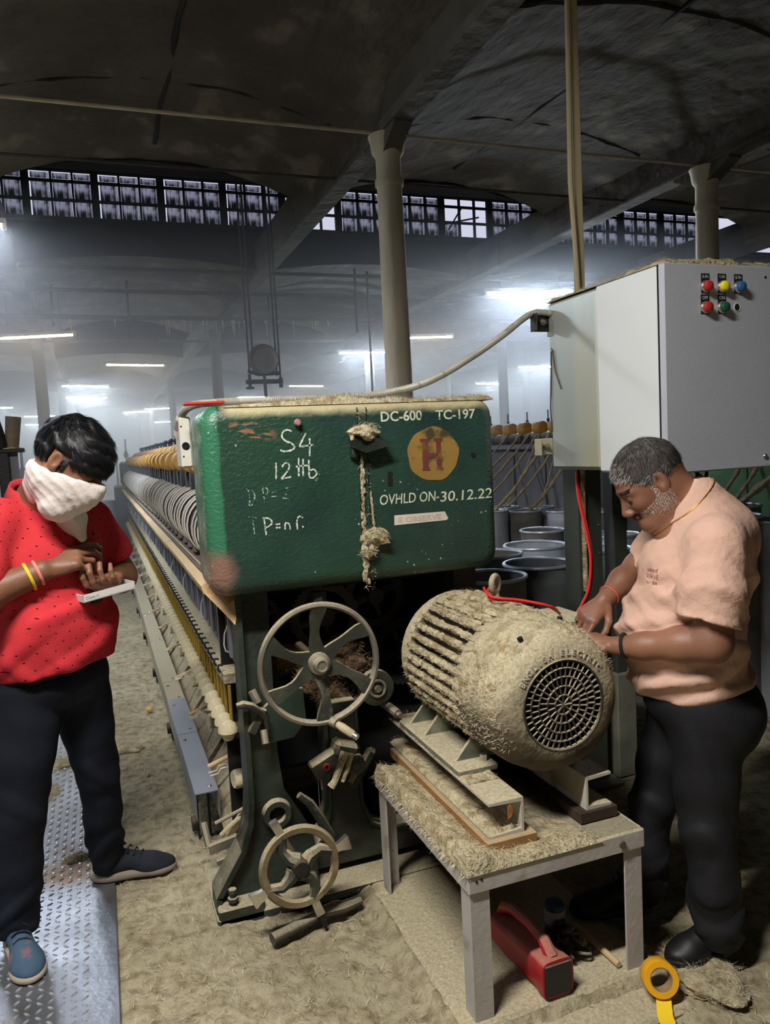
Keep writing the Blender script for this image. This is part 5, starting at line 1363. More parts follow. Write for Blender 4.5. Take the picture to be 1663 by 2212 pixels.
CANS = [
    (1.545, 2.92, .165, .92, 'candark', 'open empty dark can right behind the lifting eye of the motor'),
    (1.90, 3.09, .165, .92, 'cangreen', 'grey and dark green can, front right of the cluster between hood and post'),
    (2.215, 3.63, .172, .92, 'cansteel', 'bright zinc can with a wide pale rim, middle of the cluster between hood and post'),
    (1.885, 3.50, .150, .92, 'candark', 'can half hidden by the lower right corner of the green hood'),
    (3.44, 5.20, .130, .92, 'cansteel', 'shiny zinc can of the back row right beside the red wires'),
    (3.25, 5.45, .132, .92, 'candark', 'black smeared can of the back row between two paler ones'),
    (3.06, 5.66, .130, .92, 'cansteel', 'zinc can with a red band, back row beside the green hood'),
    (2.88, 5.92, .130, .92, 'candark', 'dull can of the back row hidden behind the edge of the green hood'),
    (3.50, 5.64, .128, .92, 'cansteel', 'zinc can in the rearmost row behind the black smeared can'),
    (3.30, 5.88, .128, .92, 'candark', 'dull can in the rearmost row behind the can with the red band'),
    (3.63, 4.95, .130, .92, 'candark', 'dark can behind the wide green cabinet post'),
    (2.40, 3.28, .150, .92, 'cansteel', 'tall zinc can seen between the two cabinet posts'),
    (2.80, 3.72, .150, .92, 'cansteel', 'zinc can just right of the narrow post in front of the man\'s chin'),
    (2.62, 4.2, .140, .92, 'candark', 'dark can behind the one between the cabinet posts'),
    (3.08, 3.10, .145, 1.05, 'candark', 'tall dark can standing behind the back of the pink-shirted man'),
    (3.28, 2.98, .145, 1.02, 'cansteel', 'tall blue-grey can cut by the right edge of the picture'),
    (3.50, 3.50, .150, 1.05, 'candark', 'dark open can behind the tall blue-grey can at the right edge'),
]
for (x, y, r, h, mt_, lab) in CANS:
    can(x, y, r, h, MT[mt_], lab, MT['canred'] if 'with a red band' in lab else None)
# ================================================================== second frame behind the cans
F2 = thing('spinning_frame', (4.4, 8.5, 0), 'second spinning frame behind the cans, with slivers climbing to its grey apron', 'machine')
MT['apron'] = M('grey_hanging_apron', srgb(116, 116, 124), .6, var=.25, vs=7, stretch=(1, 1, .2))
MT['greenpanel'] = M('worn_green_panel', srgb(78, 118, 80), .6, var=.22, vs=5, stretch=(1, 1, .4))
FX = 3.78
MB().box(FX+.12, 5.0, 2.5, 13.5, .05, 1.45, .02).build('machine_body', MT['darkiron'], F2)
y = 4.5; pm = MB().box(-.012, .012, -.135, .135, 0, 1.24, .006).mesh('apron_sheet', MT['apron'], 30)
k = 0
while y < 13.3:
    inst(pm, 'apron_sheet', F2, (FX+.05+(.012 if k % 2 else 0), y, .20)); y += .28; k += 1
rm = MB().lathe([(0, -.13), (.035, -.13), (.05, -.11), (.05, -.02), (.04, 0), (.05, .02), (.05, .11), (.035, .13), (0, .13)], (0, 0, 0), (0, 1, 0), 16).mesh('feed_roller', MT['arm'])
y = 4.5
while y < 13.3: inst(rm, 'feed_roller', F2, (FX+.02, y, 1.50)); y += .28
for i in range(32): inst(ym, 'wooden_roller', F2, (FX+.10, 4.55+i*.275, 1.60))
MB().box(FX-.02, FX+.10, 4.4, 13.4, 1.40, 1.455, .01).build('feed_rail', MT['bluegrey'], F2)
for k in range(5):
    y0 = 2.52+k*.385; MB().box(FX, FX+.02, y0, y0+.379, .15, 1.42, .004).build('green_panel', MT['greenpanel'], F2)
pinm = MB().cyl((0, 0, 0), (0, 0, .16), .006, n=6).lathe([(0, 0), (.014, 0), (.014, .03), (0, .035)], (0, 0, .05), (0, 0, 1), 8).mesh('top_pin', MT['arm'])
for i in range(24): inst(pinm, 'top_pin', F2, (FX+.18, 4.7+i*.37, 1.60))
# slivers, each a strand from a can to the rollers
MT['sliver'] = M('jute_sliver', srgb(172, 156, 126), .95, var=.25, vs=40, bump=.004, bs=120)
def sliver(p0, p1, r, lab, sag=.05):
    P_ = []; p0 = Vector(p0); p1 = Vector(p1)
    for k_ in range(17):
        t = k_/16; p = p0.lerp(p1, t); p.z -= sag*4*t*(1-t); p += Vector((random.uniform(-.004, .004), random.uniform(-.006, .006), random.uniform(-.004, .004))); P_.append(p)
    o_ = MB().tube(P_, [r*(.75+.5*random.random()) for _ in P_], 7).build('jute_sliver', MT['sliver']); tag(o_, lab, 'sliver', 'jute slivers climbing from the cans to the second frame')
SL = [((3.44, 5.20, .90), (3.74, 5.35, 1.26), .016), ((3.25, 5.45, .90), (3.74, 5.55, 1.32), .016), ((3.25, 5.75, .93), (3.76, 5.70, 1.50), .011), ((3.06, 5.66, .90), (3.76, 5.85, 1.54), .013), ((3.02, 5.9, .92), (3.76, 6.05, 1.54), .011),
      ((2.95, 6.0, .95), (3.76, 6.2, 1.54), .011), ((2.88, 5.95, 1.05), (3.76, 6.35, 1.54), .010), ((2.9, 6.3, 1.0), (3.76, 6.6, 1.54), .010), ((3.30, 5.88, .92), (3.75, 6.0, 1.54), .008), ((3.50, 5.64, .92), (3.75, 5.68, 1.54), .008), ((3.63, 4.95, .92), (3.74, 5.2, 1.12), .012)]
SLL = ['thick sliver ending lowest on the grey apron, from the shiny can by the red wires', 'thick sliver second lowest on the grey apron, from the black smeared can', 'thin sliver rising steeply behind the cream cabinet lug', 'sliver climbing from the can with the red band to the roller', 'sliver just left of the one from the red-banded can', 'third sliver from the edge of the green hood, at mid slope', 'second sliver from the edge of the green hood', 'sliver nearest the edge of the green hood, in its upper half', 'highest sliver by the green hood, close under the rollers', 'thin nearly upright sliver in front of the middle of the apron', 'thin nearly upright sliver close to the cream cabinet lug', 'short sliver partly behind the red wires and the wide post']
for i, (a, b_, r) in enumerate(SL): sliver(a, b_, r, SLL[i] if i < 10 else SLL[11])
for i, (a, b_, r, l) in enumerate((((3.50, 3.50, 1.04), (3.77, 3.25, 1.38), .020, 'thick fluffy sliver rising past the green panel behind the man\'s back'), ((3.48, 3.62, 1.04), (3.77, 3.62, 1.40), .012, 'thin sliver on the green panel nearest to the man\'s neck'), ((3.52, 3.55, 1.04), (3.77, 3.48, 1.40), .012, 'thin upright sliver in the middle of the green panel'), ((3.28, 2.98, 1.02), (3.62, 2.85, 1.06), .014, 'loose sliver hanging out of the can at the right edge'))):
    sliver(a, b_, r, l, .02)

# ================================================================== hanging gauge
HG = thing('hanging_gauge', (1.92, 9.0, 3.88), 'round dished gauge hanging on four rods from the roof above the green hood', 'gauge')
MT['gauge'] = M('sooty_gauge', srgb(74, 70, 68), .7, var=.2, vs=10)
hg = MB().lathe([(.165, .0), (.172, -.02), (.165, -.03), (.15, -.02), (.10, .03), (.04, .05), (0, .055)], (1.915, 9.0, 2.585), (0, 1, 0), 36); hg.build('dish', M('grey_dish', srgb(120, 112, 106), .5, var=.15, vs=8), HG)
MB().torus((1.915, 8.99, 2.585), (0, 1, 0), .168, .014, 36, 8).build('dish_rim', MT['gauge'], HG)
for x0, x1, z in ((1.735, 1.75, 2.36), (1.79, 1.80, 2.45), (2.065, 2.075, 2.40), (2.11, 2.115, 2.30)):
    MB().cyl((x1, 9.05, z), (x0, 9.05, 4.71), .012, n=7).build('hanger_rod', MT['gauge'], HG)
MB().box(1.70, 2.14, 9.02, 9.08, 2.31, 2.36, .006).tube([(1.73, 9.04, 2.46), (1.85, 9.04, 2.42), (2.10, 9.04, 2.43)], .022, 8).build('cross_arm', MT['gauge'], HG)
MB().cyl((1.92, 9.03, 2.42), (1.925, 9.03, 2.12), .02, n=8).cyl((1.745, 9.04, 2.42), (1.745, 9.04, 2.28), .02, n=8).cyl((2.115, 9.04, 2.38), (2.115, 9.04, 2.26), .024, n=8).lathe([(0, 0), (.05, .0), (.05, .02), (.015, .03)], (1.745, 9.04, 2.25), (0, 0, 1), 12).build('lower_stem', MT['gauge'], HG)
# ================================================================== far frames and the left passage
def far_frame(x, y0, y1, lab, w=.9, roll=True, pins=34):
    r = thing('distant_frame', (x+w/2, (y0+y1)/2, 0), lab, 'machine')
    MB().box(x, x+w, y0, y1, -.03, 1.25, .02).box(x+.2, x+w-.2, y0, y1, 1.25, 1.5, .02).build('machine_body', MT['greypaint_far'], r)
    n_ = pins
    b = MB()
    for i in range(n_):
        yy = y0+.2+(y1-y0-.4)*i/(n_-1); b.cyl((x+w/2, yy, 1.5), (x+w/2+.02, yy, 1.78), .010, n=5).lathe([(0, 0), (.03, .0), (.03, .09), (0, .10)], (x+w/2, yy, 1.52), (0, 0, 1), 8)
    o_ = b.build('bobbin_pin', MT['canrim'], r); tag(o_, kind='stuff')
    MB().box(x+.1, x+w-.1, y0, y1, 1.50, 1.525).build('top_rail', MT['bluegrey'], r)
    return r
far_frame(-3.0, 9.5, 24, 'long grey frame far behind the masked man\'s shoulder')
far_frame(-5.2, 12, 30, 'grey frame at the far left, dimmed by haze')
far_frame(.9, 14.5, 30, 'distant frame beyond the end of the near spinning frame')
far_frame(3.4, 17, 32, 'distant hazy frame hidden low behind the green hood')
far_frame(6.4, 10, 28, 'distant frame showing over the second frame left of the cabinet')
far_frame(9.6, 14, 34, 'farthest hazy frame at the right')
for i, (x, y, h, lab) in enumerate(((.42, 19.5, 1.95, 'thin upright pin above the far end of the near frame, left of two'), (.66, 19.8, 2.0, 'thin upright pin above the far end of the near frame, right of two'), (-1.05, 12.5, 1.75, 'dark upright pin in front of the far frame beside the man\'s ear'))):
    r = thing('bobbin_stand', (x, y, 0), lab, 'stand')
    MB().cyl((x, y, 0), (x, y, h), .02, n=8).build('stem', MT['arm'], r); MB().lathe([(0, 0), (.05, 0), (.06, .08), (.03, .16), (0, .17)], (x, y, h-.45), (0, 0, 1), 10).build('bobbin', MT['knobdark'], r)
CS = thing('creel_stand', (-.50, 5.0, 0), 'dark creel post at the left edge behind the masked man\'s shoulder', 'stand')
MB().box(-.545, -.485, 4.97, 5.03, 0, 1.60, .006).box(-.56, -.40, 4.96, 5.04, 1.575, 1.60, .004).build('post', MT['darkiron'], CS)
MB().box(-.50, -.44, 5.02, 5.03, 1.0, 1.58).build('grey_plate', MT['apron'], CS)
CY = thing('yarn_cone', (-.463, 5.0, 1.60), 'brown cone of jute yarn standing upright on the creel post at the left edge', 'yarn cone')
MT['yarn'] = M('brown_yarn', srgb(112, 100, 86), .9, var=.12, vs=12, bump=.002, bs=120, stretch=(.4, .4, 3))
MB().lathe([(0, 0), (.036, 0), (.038, .01), (.043, .17), (.041, .176), (0, .176)], (-.465, 5.0, 1.61), (.12, 0, 1), 24).build('yarn', MT['yarn'], CY)
MB().lathe([(.02, 0), (.042, 0), (.042, .01), (.02, .01)], (-.465, 5.0, 1.60), (.12, 0, 1), 24).build('base_ring', MT['brass'], CY)
CY2 = thing('yarn_cone', (-.56, 5.0, 1.55), 'darker cone of jute yarn leaning at the very left edge', 'yarn cone')
MB().lathe([(0, 0), (.05, 0), (.055, .01), (.036, .2), (.02, .205), (0, .205)], (-.535, 4.99, 1.60), (-.12, 0, 1), 24).build('yarn', MT['darkiron'], CY2)
# can standing by the far gear box
can(.02, 11.2, .17, .95, MT['cansteel'], 'grey can standing by the far end of the near spinning frame')
can(-.30, 12.0, .17, .95, MT['candark'], 'dark can beyond the masked man\'s arm near the far end of the frame')

# ================================================================== small things on the floor
TP = thing('tape_roll', (1.30, 1.585, 0), 'roll of yellow adhesive tape standing on edge with its end hanging down', 'tape')
MT['tape'] = M('yellow_tape', srgb(232, 168, 28), .4, var=.06, vs=6)
tc_ = Vector((1.305, 1.585, .038)); ta = Vector((-.38, -.86, .34)).normalized()
MB().lathe([(.030, -.024), (.045, -.024), (.046, -.022), (.046, .022), (.045, .024), (.030, .024)], tuple(tc_), tuple(ta), 48, closed=True).build('tape_ring', MT['tape'], TP)
MB().lathe([(.0275, -.022), (.030, -.022), (.030, .022), (.0275, .022)], tuple(tc_), tuple(ta), 48, closed=True).build('cardboard_core', M('tape_core', srgb(150, 128, 92), .8), TP)
b = MB(); tail = [(1.298, 1.562, .0), (1.286, 1.545, -.012), (1.272, 1.525, -.02), (1.258, 1.49, -.030), (1.245, 1.45, -.034), (1.235, 1.40, -.035)]
sd = Vector((.9, -.42, 0)).normalized()*.020; vs = []
for p in tail:
    p = Vector(p)
    for s_, dz_ in ((-1, .0), (1, .0), (1, .0015), (-1, .0015)): vs.append(tuple(p+sd*s_+Vector((0, 0, dz_))))
fs = [(0, 1, 2, 3)]
for i in range(len(tail)-1):
    for e in range(4): fs.append((i*4+e, i*4+(e+1) % 4, i*4+4+(e+1) % 4, i*4+4+e))
b.add(vs, fs).build('loose_end', M('yellow_tape_end', srgb(236, 200, 40), .45), TP)
TO = thing('hand_lamp', (1.03, 1.82, 0), 'dirty red hand lamp with a loop handle lying under the motor stand', 'lamp')
MT['lampred'] = M('dirty_red_plastic', srgb(160, 30, 40), .42, var=.2, vs=12, dust=.35, dthr=.55)
b = MB(); prof = [(1.975, .030, .026), (1.95, .036, .034), (1.86, .040, .044), (1.72, .043, .048), (1.70, .047, .052), (1.675, .048, .053)]
vs = []; N_ = 20
for (y, hx, hz) in prof:
    for k in range(N_):
        a = 2*math.pi*k/N_; c_, s_ = math.cos(a), math.sin(a); e = 2/5
        vs.append((1.035+(y-1.8)*-.10+hx*math.copysign(abs(c_)**e, c_), y, .054+hz*math.copysign(abs(s_)**e, s_)))
fs = [(i*N_+k, i*N_+(k+1) % N_, (i+1)*N_+(k+1) % N_, (i+1)*N_+k) for i in range(len(prof)-1) for k in range(N_)]
fs += [tuple(range(N_-1, -1, -1)), tuple((len(prof)-1)*N_+k for k in range(N_))]
b.add(vs, fs).build('lamp_body', MT['lampred'], TO, 40)
b = MB().obox(Matrix.Translation((1.047, 1.673, .054)), .082, .006, .088, .002); b.build('lens', M('black_lens', srgb(22, 22, 26), .25, dust=.3), TO)
MB().tube([(1.03, 1.95, .085), (1.03, 1.93, .115), (1.033, 1.88, .135), (1.038, 1.80, .138), (1.043, 1.74, .128), (1.046, 1.70, .095)], [.016, .017, .016, .015, .017, .020], 10).build('loop_handle', MT['lampred'], TO)
SH = thing('shackle_heap', (1.19, 1.87, 0), 'tangle of black bolts and shackles lying beside the red hand lamp', 'hardware')
rg = random.Random(3)
for k in range(9):
    p = Vector((1.165+rg.uniform(-.05, .05), 1.84+rg.uniform(-.07, .07), .018+rg.uniform(0, .02))); d = Vector((rg.uniform(-1, 1), rg.uniform(-1, 1), rg.uniform(-.1, .2))).normalized()
    MB().cyl(p-d*.022, p+d*.022, .006, n=8).cyl(p+d*.022, p+d*.032, .012, n=6).build('bolt', MT['darkiron'], SH)
for k in range(4):
    MB().torus((1.17+rg.uniform(-.05, .06), 1.82+rg.uniform(-.07, .06), .022), (rg.uniform(-.5, .5), rg.uniform(-.5, .5), 1), .02, .004, 18, 6, 0, 5.2).build('shackle', MT['ironrim'], SH)
BC = thing('spray_can', (1.20, 1.93, 0), 'small blue and white tin standing behind the tangle of bolts', 'tin')
MB().lathe([(.030, 0), (.031, .004), (.031, .07), (.028, .078), (0, .078)], (1.205, 1.935, 0), (0, 0, 1), 20).build('tin_body', M('blue_tin', srgb(60, 88, 130), .5, var=.2), BC)
MB().lathe([(.0315, .02), (.0318, .022), (.0318, .06), (.0315, .062)], (1.205, 1.935, 0), (0, 0, 1), 20).build('white_label', M('white_label', srgb(176, 176, 170), .7), BC)
tag(MB().cyl((1.255, 1.90, .012), (1.262, 1.70, .012), .009, n=8).build('stick', MT['board']), 'pale wooden stick lying on the plinth right of the red hand lamp', 'stick')
tag(MB().cyl((.385, 2.225, .014), (.56, 2.28, .018), .019, .016, 14).tube([(.56, 2.28, .018), (.63, 2.29, .010), (.70, 2.32, .0)], [.016, .018, .014], 10).build('rag_roll', M('grey_rag', srgb(74, 66, 58), .95, var=.3, vs=12, dust=.5, dthr=.5)), 'grey rolled rag lying on the floor in front of the small lugged wheel', 'rag')
# ================================================================== people: smooth distance fields turned into one skin each
class Field:
    def __init__(s, lo, hi, res):
        s.lo = np.array(lo, float); s.res = res
        s.n = np.ceil((np.array(hi, float)-s.lo)/res).astype(int)+1
        s.ax = [s.lo[i]+res*np.arange(s.n[i]) for i in range(3)]
        s.d = np.full(tuple(s.n), .06, np.float32)
    def win(s, lo, hi):
        a = np.clip(np.floor((np.array(lo)-s.lo)/s.res).astype(int), 0, s.n-1); b = np.clip(np.ceil((np.array(hi)-s.lo)/s.res).astype(int)+1, 1, s.n)
        sl = tuple(slice(int(a[i]), int(max(b[i], a[i]+1))) for i in range(3))
        X = s.ax[0][sl[0]][:, None, None]; Y = s.ax[1][sl[1]][None, :, None]; Z = s.ax[2][sl[2]][None, None, :]
        return sl, X, Y, Z
    def put(s, d, sl, k):
        a = s.d[sl]
        if k <= 0: s.d[sl] = np.minimum(a, d); return
        h = np.maximum(k-np.abs(a-d), 0)/k
        s.d[sl] = np.minimum(a, d)-h*h*k*.25
    def cut(s, d, sl, k):
        a = s.d[sl]; d = -d
        h = np.maximum(k-np.abs(a-d), 0)/max(k, 1e-6)
        s.d[sl] = np.maximum(a, d)+h*h*k*.25
    def cone(s, a, ra, b, rb, k=.02, op='put'):
        a = np.array(a, float); b = np.array(b, float); m = max(ra, rb)+k+.02
        sl, X, Y, Z = s.win(np.minimum(a, b)-m, np.maximum(a, b)+m)
        ab = b-a; L2 = max(1e-9, ab @ ab)
        t = np.clip(((X-a[0])*ab[0]+(Y-a[1])*ab[1]+(Z-a[2])*ab[2])/L2, 0, 1)
        d = np.sqrt((X-a[0]-t*ab[0])**2+(Y-a[1]-t*ab[1])**2+(Z-a[2]-t*ab[2])**2)-(ra+(rb-ra)*t)
        getattr(s, op)(d.astype(np.float32), sl, k)
    def chain(s, pts, k=.02):
        for (a, ra), (b, rb) in zip(pts[:-1], pts[1:]): s.cone(a, ra, b, rb, k)
    def ell(s, c, r, R=None, k=.02, op='put'):
        c = np.array(c, float); r = np.array(r, float); R = np.eye(3) if R is None else R   # columns of R are the local axes
        ext = np.abs(R) @ r+k+.02
        sl, X, Y, Z = s.win(c-ext, c+ext)
        u = [((X-c[0])*R[0, i]+(Y-c[1])*R[1, i]+(Z-c[2])*R[2, i])/r[i] for i in range(3)]
        k0 = np.sqrt(u[0]**2+u[1]**2+u[2]**2)+1e-9
        k1 = np.sqrt((u[0]/r[0])**2+(u[1]/r[1])**2+(u[2]/r[2])**2)+1e-9
        getattr(s, op)((k0*(k0-1)/k1).astype(np.float32), sl, k)
    def plane_cut(s, p, n, k=.004):
        """removes what lies on the side n points to"""
        sl, X, Y, Z = s.win(s.lo, s.lo+s.res*s.n)
        n = np.array(n, float)/np.linalg.norm(n)
        d = -((X-p[0])*n[0]+(Y-p[1])*n[1]+(Z-p[2])*n[2])
        s.cut(d.astype(np.float32)+np.zeros_like(s.d), sl, k)
    def warp(s, fn):
        X = s.ax[0][:, None, None]; Y = s.ax[1][None, :, None]; Z = s.ax[2][None, None, :]
        s.d += fn(X, Y, Z).astype(np.float32)
    def mesh(s, name, mat, parent, smooth=1):
        d = s.d; ins = d < 0
        n = d.shape
        c = np.zeros((n[0]-1, n[1]-1, n[2]-1), np.int8)
        for i in (0, 1):
            for j in (0, 1):
                for k in (0, 1): c += ins[i:n[0]-1+i, j:n[1]-1+j, k:n[2]-1+k]
        act = (c > 0) & (c < 8); idx = np.full(c.shape, -1, np.int32); I = np.argwhere(act); idx[act] = np.arange(len(I))
        acc = np.zeros((len(I), 3)); cnt = np.zeros(len(I))
        for ax in range(3):
            o = [q for q in range(3) if q != ax]
            for u in (0, 1):
                for v in (0, 1):
                    A = I.copy(); A[:, o[0]] += u; A[:, o[1]] += v; B = A.copy(); B[:, ax] += 1
                    da = d[A[:, 0], A[:, 1], A[:, 2]]; db = d[B[:, 0], B[:, 1], B[:, 2]]
                    m = (da < 0) != (db < 0); t = np.where(m, da/np.where(m, da-db, 1), 0)
                    P = A.astype(float); P[:, ax] += t; acc[m] += P[m]; cnt[m] += 1
        V = acc/cnt[:, None]
        F = []
        for ax in range(3):
            o = [(ax+1) % 3, (ax+2) % 3]
            s0 = [slice(None)]*3; s1 = [slice(None)]*3; s0[ax] = slice(0, -1); s1[ax] = slice(1, None)
            cr = ins[tuple(s0)] != ins[tuple(s1)]
            E = np.argwhere(cr); ok = (E[:, o[0]] > 0) & (E[:, o[1]] > 0) & (E[:, o[0]] < n[o[0]]-1) & (E[:, o[1]] < n[o[1]]-1); E = E[ok]
            q = []
            for u, v in ((-1, -1), (0, -1), (0, 0), (-1, 0)):
                T = E.copy(); T[:, o[0]] += u; T[:, o[1]] += v; q.append(idx[T[:, 0], T[:, 1], T[:, 2]])
            q = np.stack(q, 1); flip = ~ins[E[:, 0], E[:, 1], E[:, 2]]
            q[flip] = q[flip][:, ::-1]; F.append(q)
        F = np.concatenate(F)
        F = F[(F >= 0).all(1)]
        for _ in range(smooth):
            S = np.zeros_like(V); N_ = np.zeros(len(V))
            for a in range(4):
                b = (a+1) % 4
                np.add.at(S, F[:, a], V[F[:, b]]); np.add.at(S, F[:, b], V[F[:, a]]); np.add.at(N_, F[:, a], 1); np.add.at(N_, F[:, b], 1)
            V = V*.5+.5*S/np.maximum(N_, 1)[:, None]
        W = s.lo+V*s.res
        o_ = link(bpy.data.objects.new(name, np_mesh(name, W, F, mat)))
        if parent: adopt(o_, parent)
        o_.data['skin'] = 1
        return o_, W, F

def frame2(O, Fh):
    F = np.array([Fh[0], Fh[1], 0.]); F /= np.linalg.norm(F); L = np.array([-F[1], F[0], 0.])
    O = np.array([O[0], O[1], 0.])
    return lambda f, l, z: O+F*f+L*l+np.array([0, 0, z])
def headframe(c, Fh, pitch, roll=0):
    F = np.array([Fh[0], Fh[1], 0.]); F /= np.linalg.norm(F); L = np.array([-F[1], F[0], 0.]); U = np.array([0, 0, 1.])
    p = math.radians(pitch); f = F*math.cos(p)-U*math.sin(p); u = F*math.sin(p)+U*math.cos(p)
    r = math.radians(roll); l = L*math.cos(r)+u*math.sin(r); u = u*math.cos(r)-L*math.sin(r)
    R = np.stack([f, l, u], 1); c = np.array(c, float)
    return (lambda x, y, z: c+R @ np.array([x, y, z])), R
def head(fd, H, R, jaw=1.0, ears=True):
    fd.ell(H(-.012, 0, .030), (.100, .077, .088), R, .0)
    fd.ell(H(.022, 0, -.030), (.068*jaw, .064*jaw, .080), R, .03)
    for s_ in (-1, 1):
        fd.cone(H(-.012, s_*.052*jaw, -.045), .020, H(.058, s_*.024, -.098), .018, .025)
        fd.ell(H(.060, s_*.040, -.028), (.022, .020, .018), R, .02)
        fd.cone(H(.082, s_*.012, .020), .011, H(.066, s_*.046, .016), .010, .014)
        fd.ell(H(.094, s_*.030, -.004), (.013, .017, .011), R, .014, 'cut')
        fd.ell(H(.074, s_*.031, -.003), (.0135, .015, .0125), R, .004)
        fd.ell(H(.100, s_*.0125, -.043), (.011, .009, .009), R, .006)
    fd.cone(H(.086, 0, .008), .008, H(.111, 0, -.036), .0115, .012)
    fd.ell(H(.078, 0, -.102), (.018, .022, .017), R, .02)
    fd.ell(H(.090, 0, -.063), (.012, .024, .0065), R, .007)
    fd.ell(H(.087, 0, -.076), (.012, .020, .0070), R, .007)
    fd.cone(H(.103, -.018, -.0695), .0022, H(.103, .018, -.0695), .0022, .004, 'cut')
    if ears:
        for s_ in (-1, 1):
            fd.ell(H(-.012, s_*.080, -.004), (.019, .0085, .031), R, .006)
            fd.ell(H(-.006, s_*.088, -.001), (.010, .0075, .018), R, .005, 'cut')
            fd.ell(H(-.006, s_*.077, -.030), (.010, .007, .010), R, .006)
def hand(fd, w, fwd, back, thumb, curls, sc=1.0, spread=.0, thumb_dir=None, rw=.026):
    """w wrist, fwd to the knuckles, back = normal of the back of the hand, thumb = side of the thumb; returns finger tips"""
    w = np.array(w, float); f = np.array(fwd, float); f /= np.linalg.norm(f); b = np.array(back, float); b -= f*(b @ f); b /= np.linalg.norm(b)
    t = np.cross(f, b); t = t if t @ np.array(thumb, float) > 0 else -t
    S = sc; tips = []
    kn = [(.088, .030), (.093, .010), (.088, -.011), (.078, -.030)]
    for (a, o) in kn: fd.cone(w+f*.004, rw*.62*S, w+(f*a+t*o*.92)*S, .0135*S, .012)
    fd.ell(w+(f*.048-b*.004)*S, (.046*S, .036*S, .016*S), np.stack([f, t, b], 1), .014)
    seg = [(.042, .025, .021), (.046, .028, .022), (.042, .026, .021), (.033, .020, .018)]
    rad = [.0098, .0100, .0094, .0082]
    for i in range(4):
        a, o = kn[i]; p = w+(f*a+t*o)*S; ang = 0; d0 = f*math.cos(spread*(1.5-i)*.2)+t*math.sin(spread*(1.5-i)*.2)
        for j in range(3):
            ang += math.radians(curls[i][j]); d = d0*math.cos(ang)-b*math.sin(ang)
            q = p+d*seg[i][j]*S; fd.cone(p, rad[i]*S*(1-.07*j), q, rad[i]*S*(.93-.08*j), .004 if j else .007); p = q
        tips.append(p)
    p = w+(f*.022+t*.026-b*.006)*S
    td = [(.70, .60, -.35), (.86, .25, -.42), (.95, -.10, -.35)] if thumb_dir is None else thumb_dir
    for j, (ln, r0, r1) in enumerate(((.044, .0150, .0115), (.032, .0112, .0102), (.025, .0102, .0085))):
        d = f*td[j][0]+t*td[j][1]+b*td[j][2]; d /= np.linalg.norm(d); q = p+d*ln*S; fd.cone(p, r0*S, q, r1*S, .008 if j == 0 else .004); p = q
    tips.append(p)
    return tips
def shoe(name, heel, toe, mats, parent, w=.048, h=.085):
    """upper and sole as two meshes, tongue and laces added"""
    hl = np.array(heel, float); te = np.array(toe, float); f = te-hl; Ln = np.linalg.norm(f[:2]); f /= np.linalg.norm(f); f0 = np.array([f[0], f[1], 0]); f0 /= np.linalg.norm(f0)
    l = np.array([-f0[1], f0[0], 0]); u = np.array([0, 0, 1.]); R = np.stack([f0, l, u], 1); base = hl*1.0
    P = lambda a, b_, c: base+f0*a*Ln+l*b_+u*c
    lo = np.minimum(hl, te)-.09; hi = np.maximum(hl, te)+.09; hi[2] = hl[2]+.2; lo[2] = hl[2]-.03
    so = Field(lo, hi, .0035)
    so.ell(P(.22, 0, .014), (.075, .038, .026), R, .0); so.ell(P(.52, .002, .014), (.09, .041, .025), R, .02); so.ell(P(.78, 0, .014), (.068, w, .025), R, .02)
    so.plane_cut(P(0, 0, .001), (0, 0, -1), .003); so.plane_cut(P(0, 0, .031), (0, 0, 1), .003)
    sole, _, _ = so.mesh('sole', mats[1], parent)
    up = Field(lo, hi, .0035)
    up.ell(P(.20, 0, .050), (.058, .034, .045), R, .0); up.ell(P(.76, 0, .026), (.070, w*.93, .032), R, .02); up.cone(P(.30, 0, .070), .034, P(.70, 0, .038), .034, .03)
    up.cone(P(.18, 0, .065), .032, P(.16, 0, .10), .036, .03)
    up.plane_cut(P(0, 0, .020), (0, 0, -1), .003)
    upper, _, _ = up.mesh('shoe_upper', mats[0], parent)
    lc = MB()
    for i in range(5):
        a = .36+.075*i; z = .122-.013*i
        lc.tube([P(a, -.026, z-.012), P(a+.01, -.010, z), P(a+.03, .010, z-.001), P(a+.04, .026, z-.016)], .0028, 6)
    lc.tube([P(.40, 0, .118), P(.38, .022, .122), P(.37, .035, .105), P(.41, .02, .11)], .0025, 6).tube([P(.40, 0, .118), P(.38, -.02, .122), P(.36, -.036, .10)], .0025, 6)
    o_ = lc.build('laces', mats[2], upper); tag(o_, kind='stuff')
def skin_mat(name, col, col2):
    return M(name, col, .48, var=.10, vs=9, bump=.0008, bs=240, spec=.45, col2=col2, c2=.55, c2s=6, c2w=.18)
def cloth_mat(name, col, bump=.0012, rough=.9, dots=None):
    m_ = M(name, col, rough, var=.07, vs=5, bump=bump*6, bs=26, spec=.15)
    return m_
def fold(amp, dirs, seed=0):
    rg = random.Random(seed); ph = [rg.uniform(0, 6.28) for _ in range(20)]
    def fn(X, Y, Z):
        w = .8*np.sin(X*13+ph[0]+Z*5)+.8*np.sin(Y*12+ph[1]-Z*7)+.9*np.sin(Z*11+X*6+ph[2])
        r = 0
        for i, (dx, dy, dz, fr, a, zc, zw) in enumerate(dirs):
            g = np.exp(-((Z-zc)/zw)**2)
            q = np.sin((X*dx+Y*dy+Z*dz)*fr+w*1.1+ph[3+i]); r = r+a*g*(np.maximum(q, -.2))
        return -amp*r
    return fn
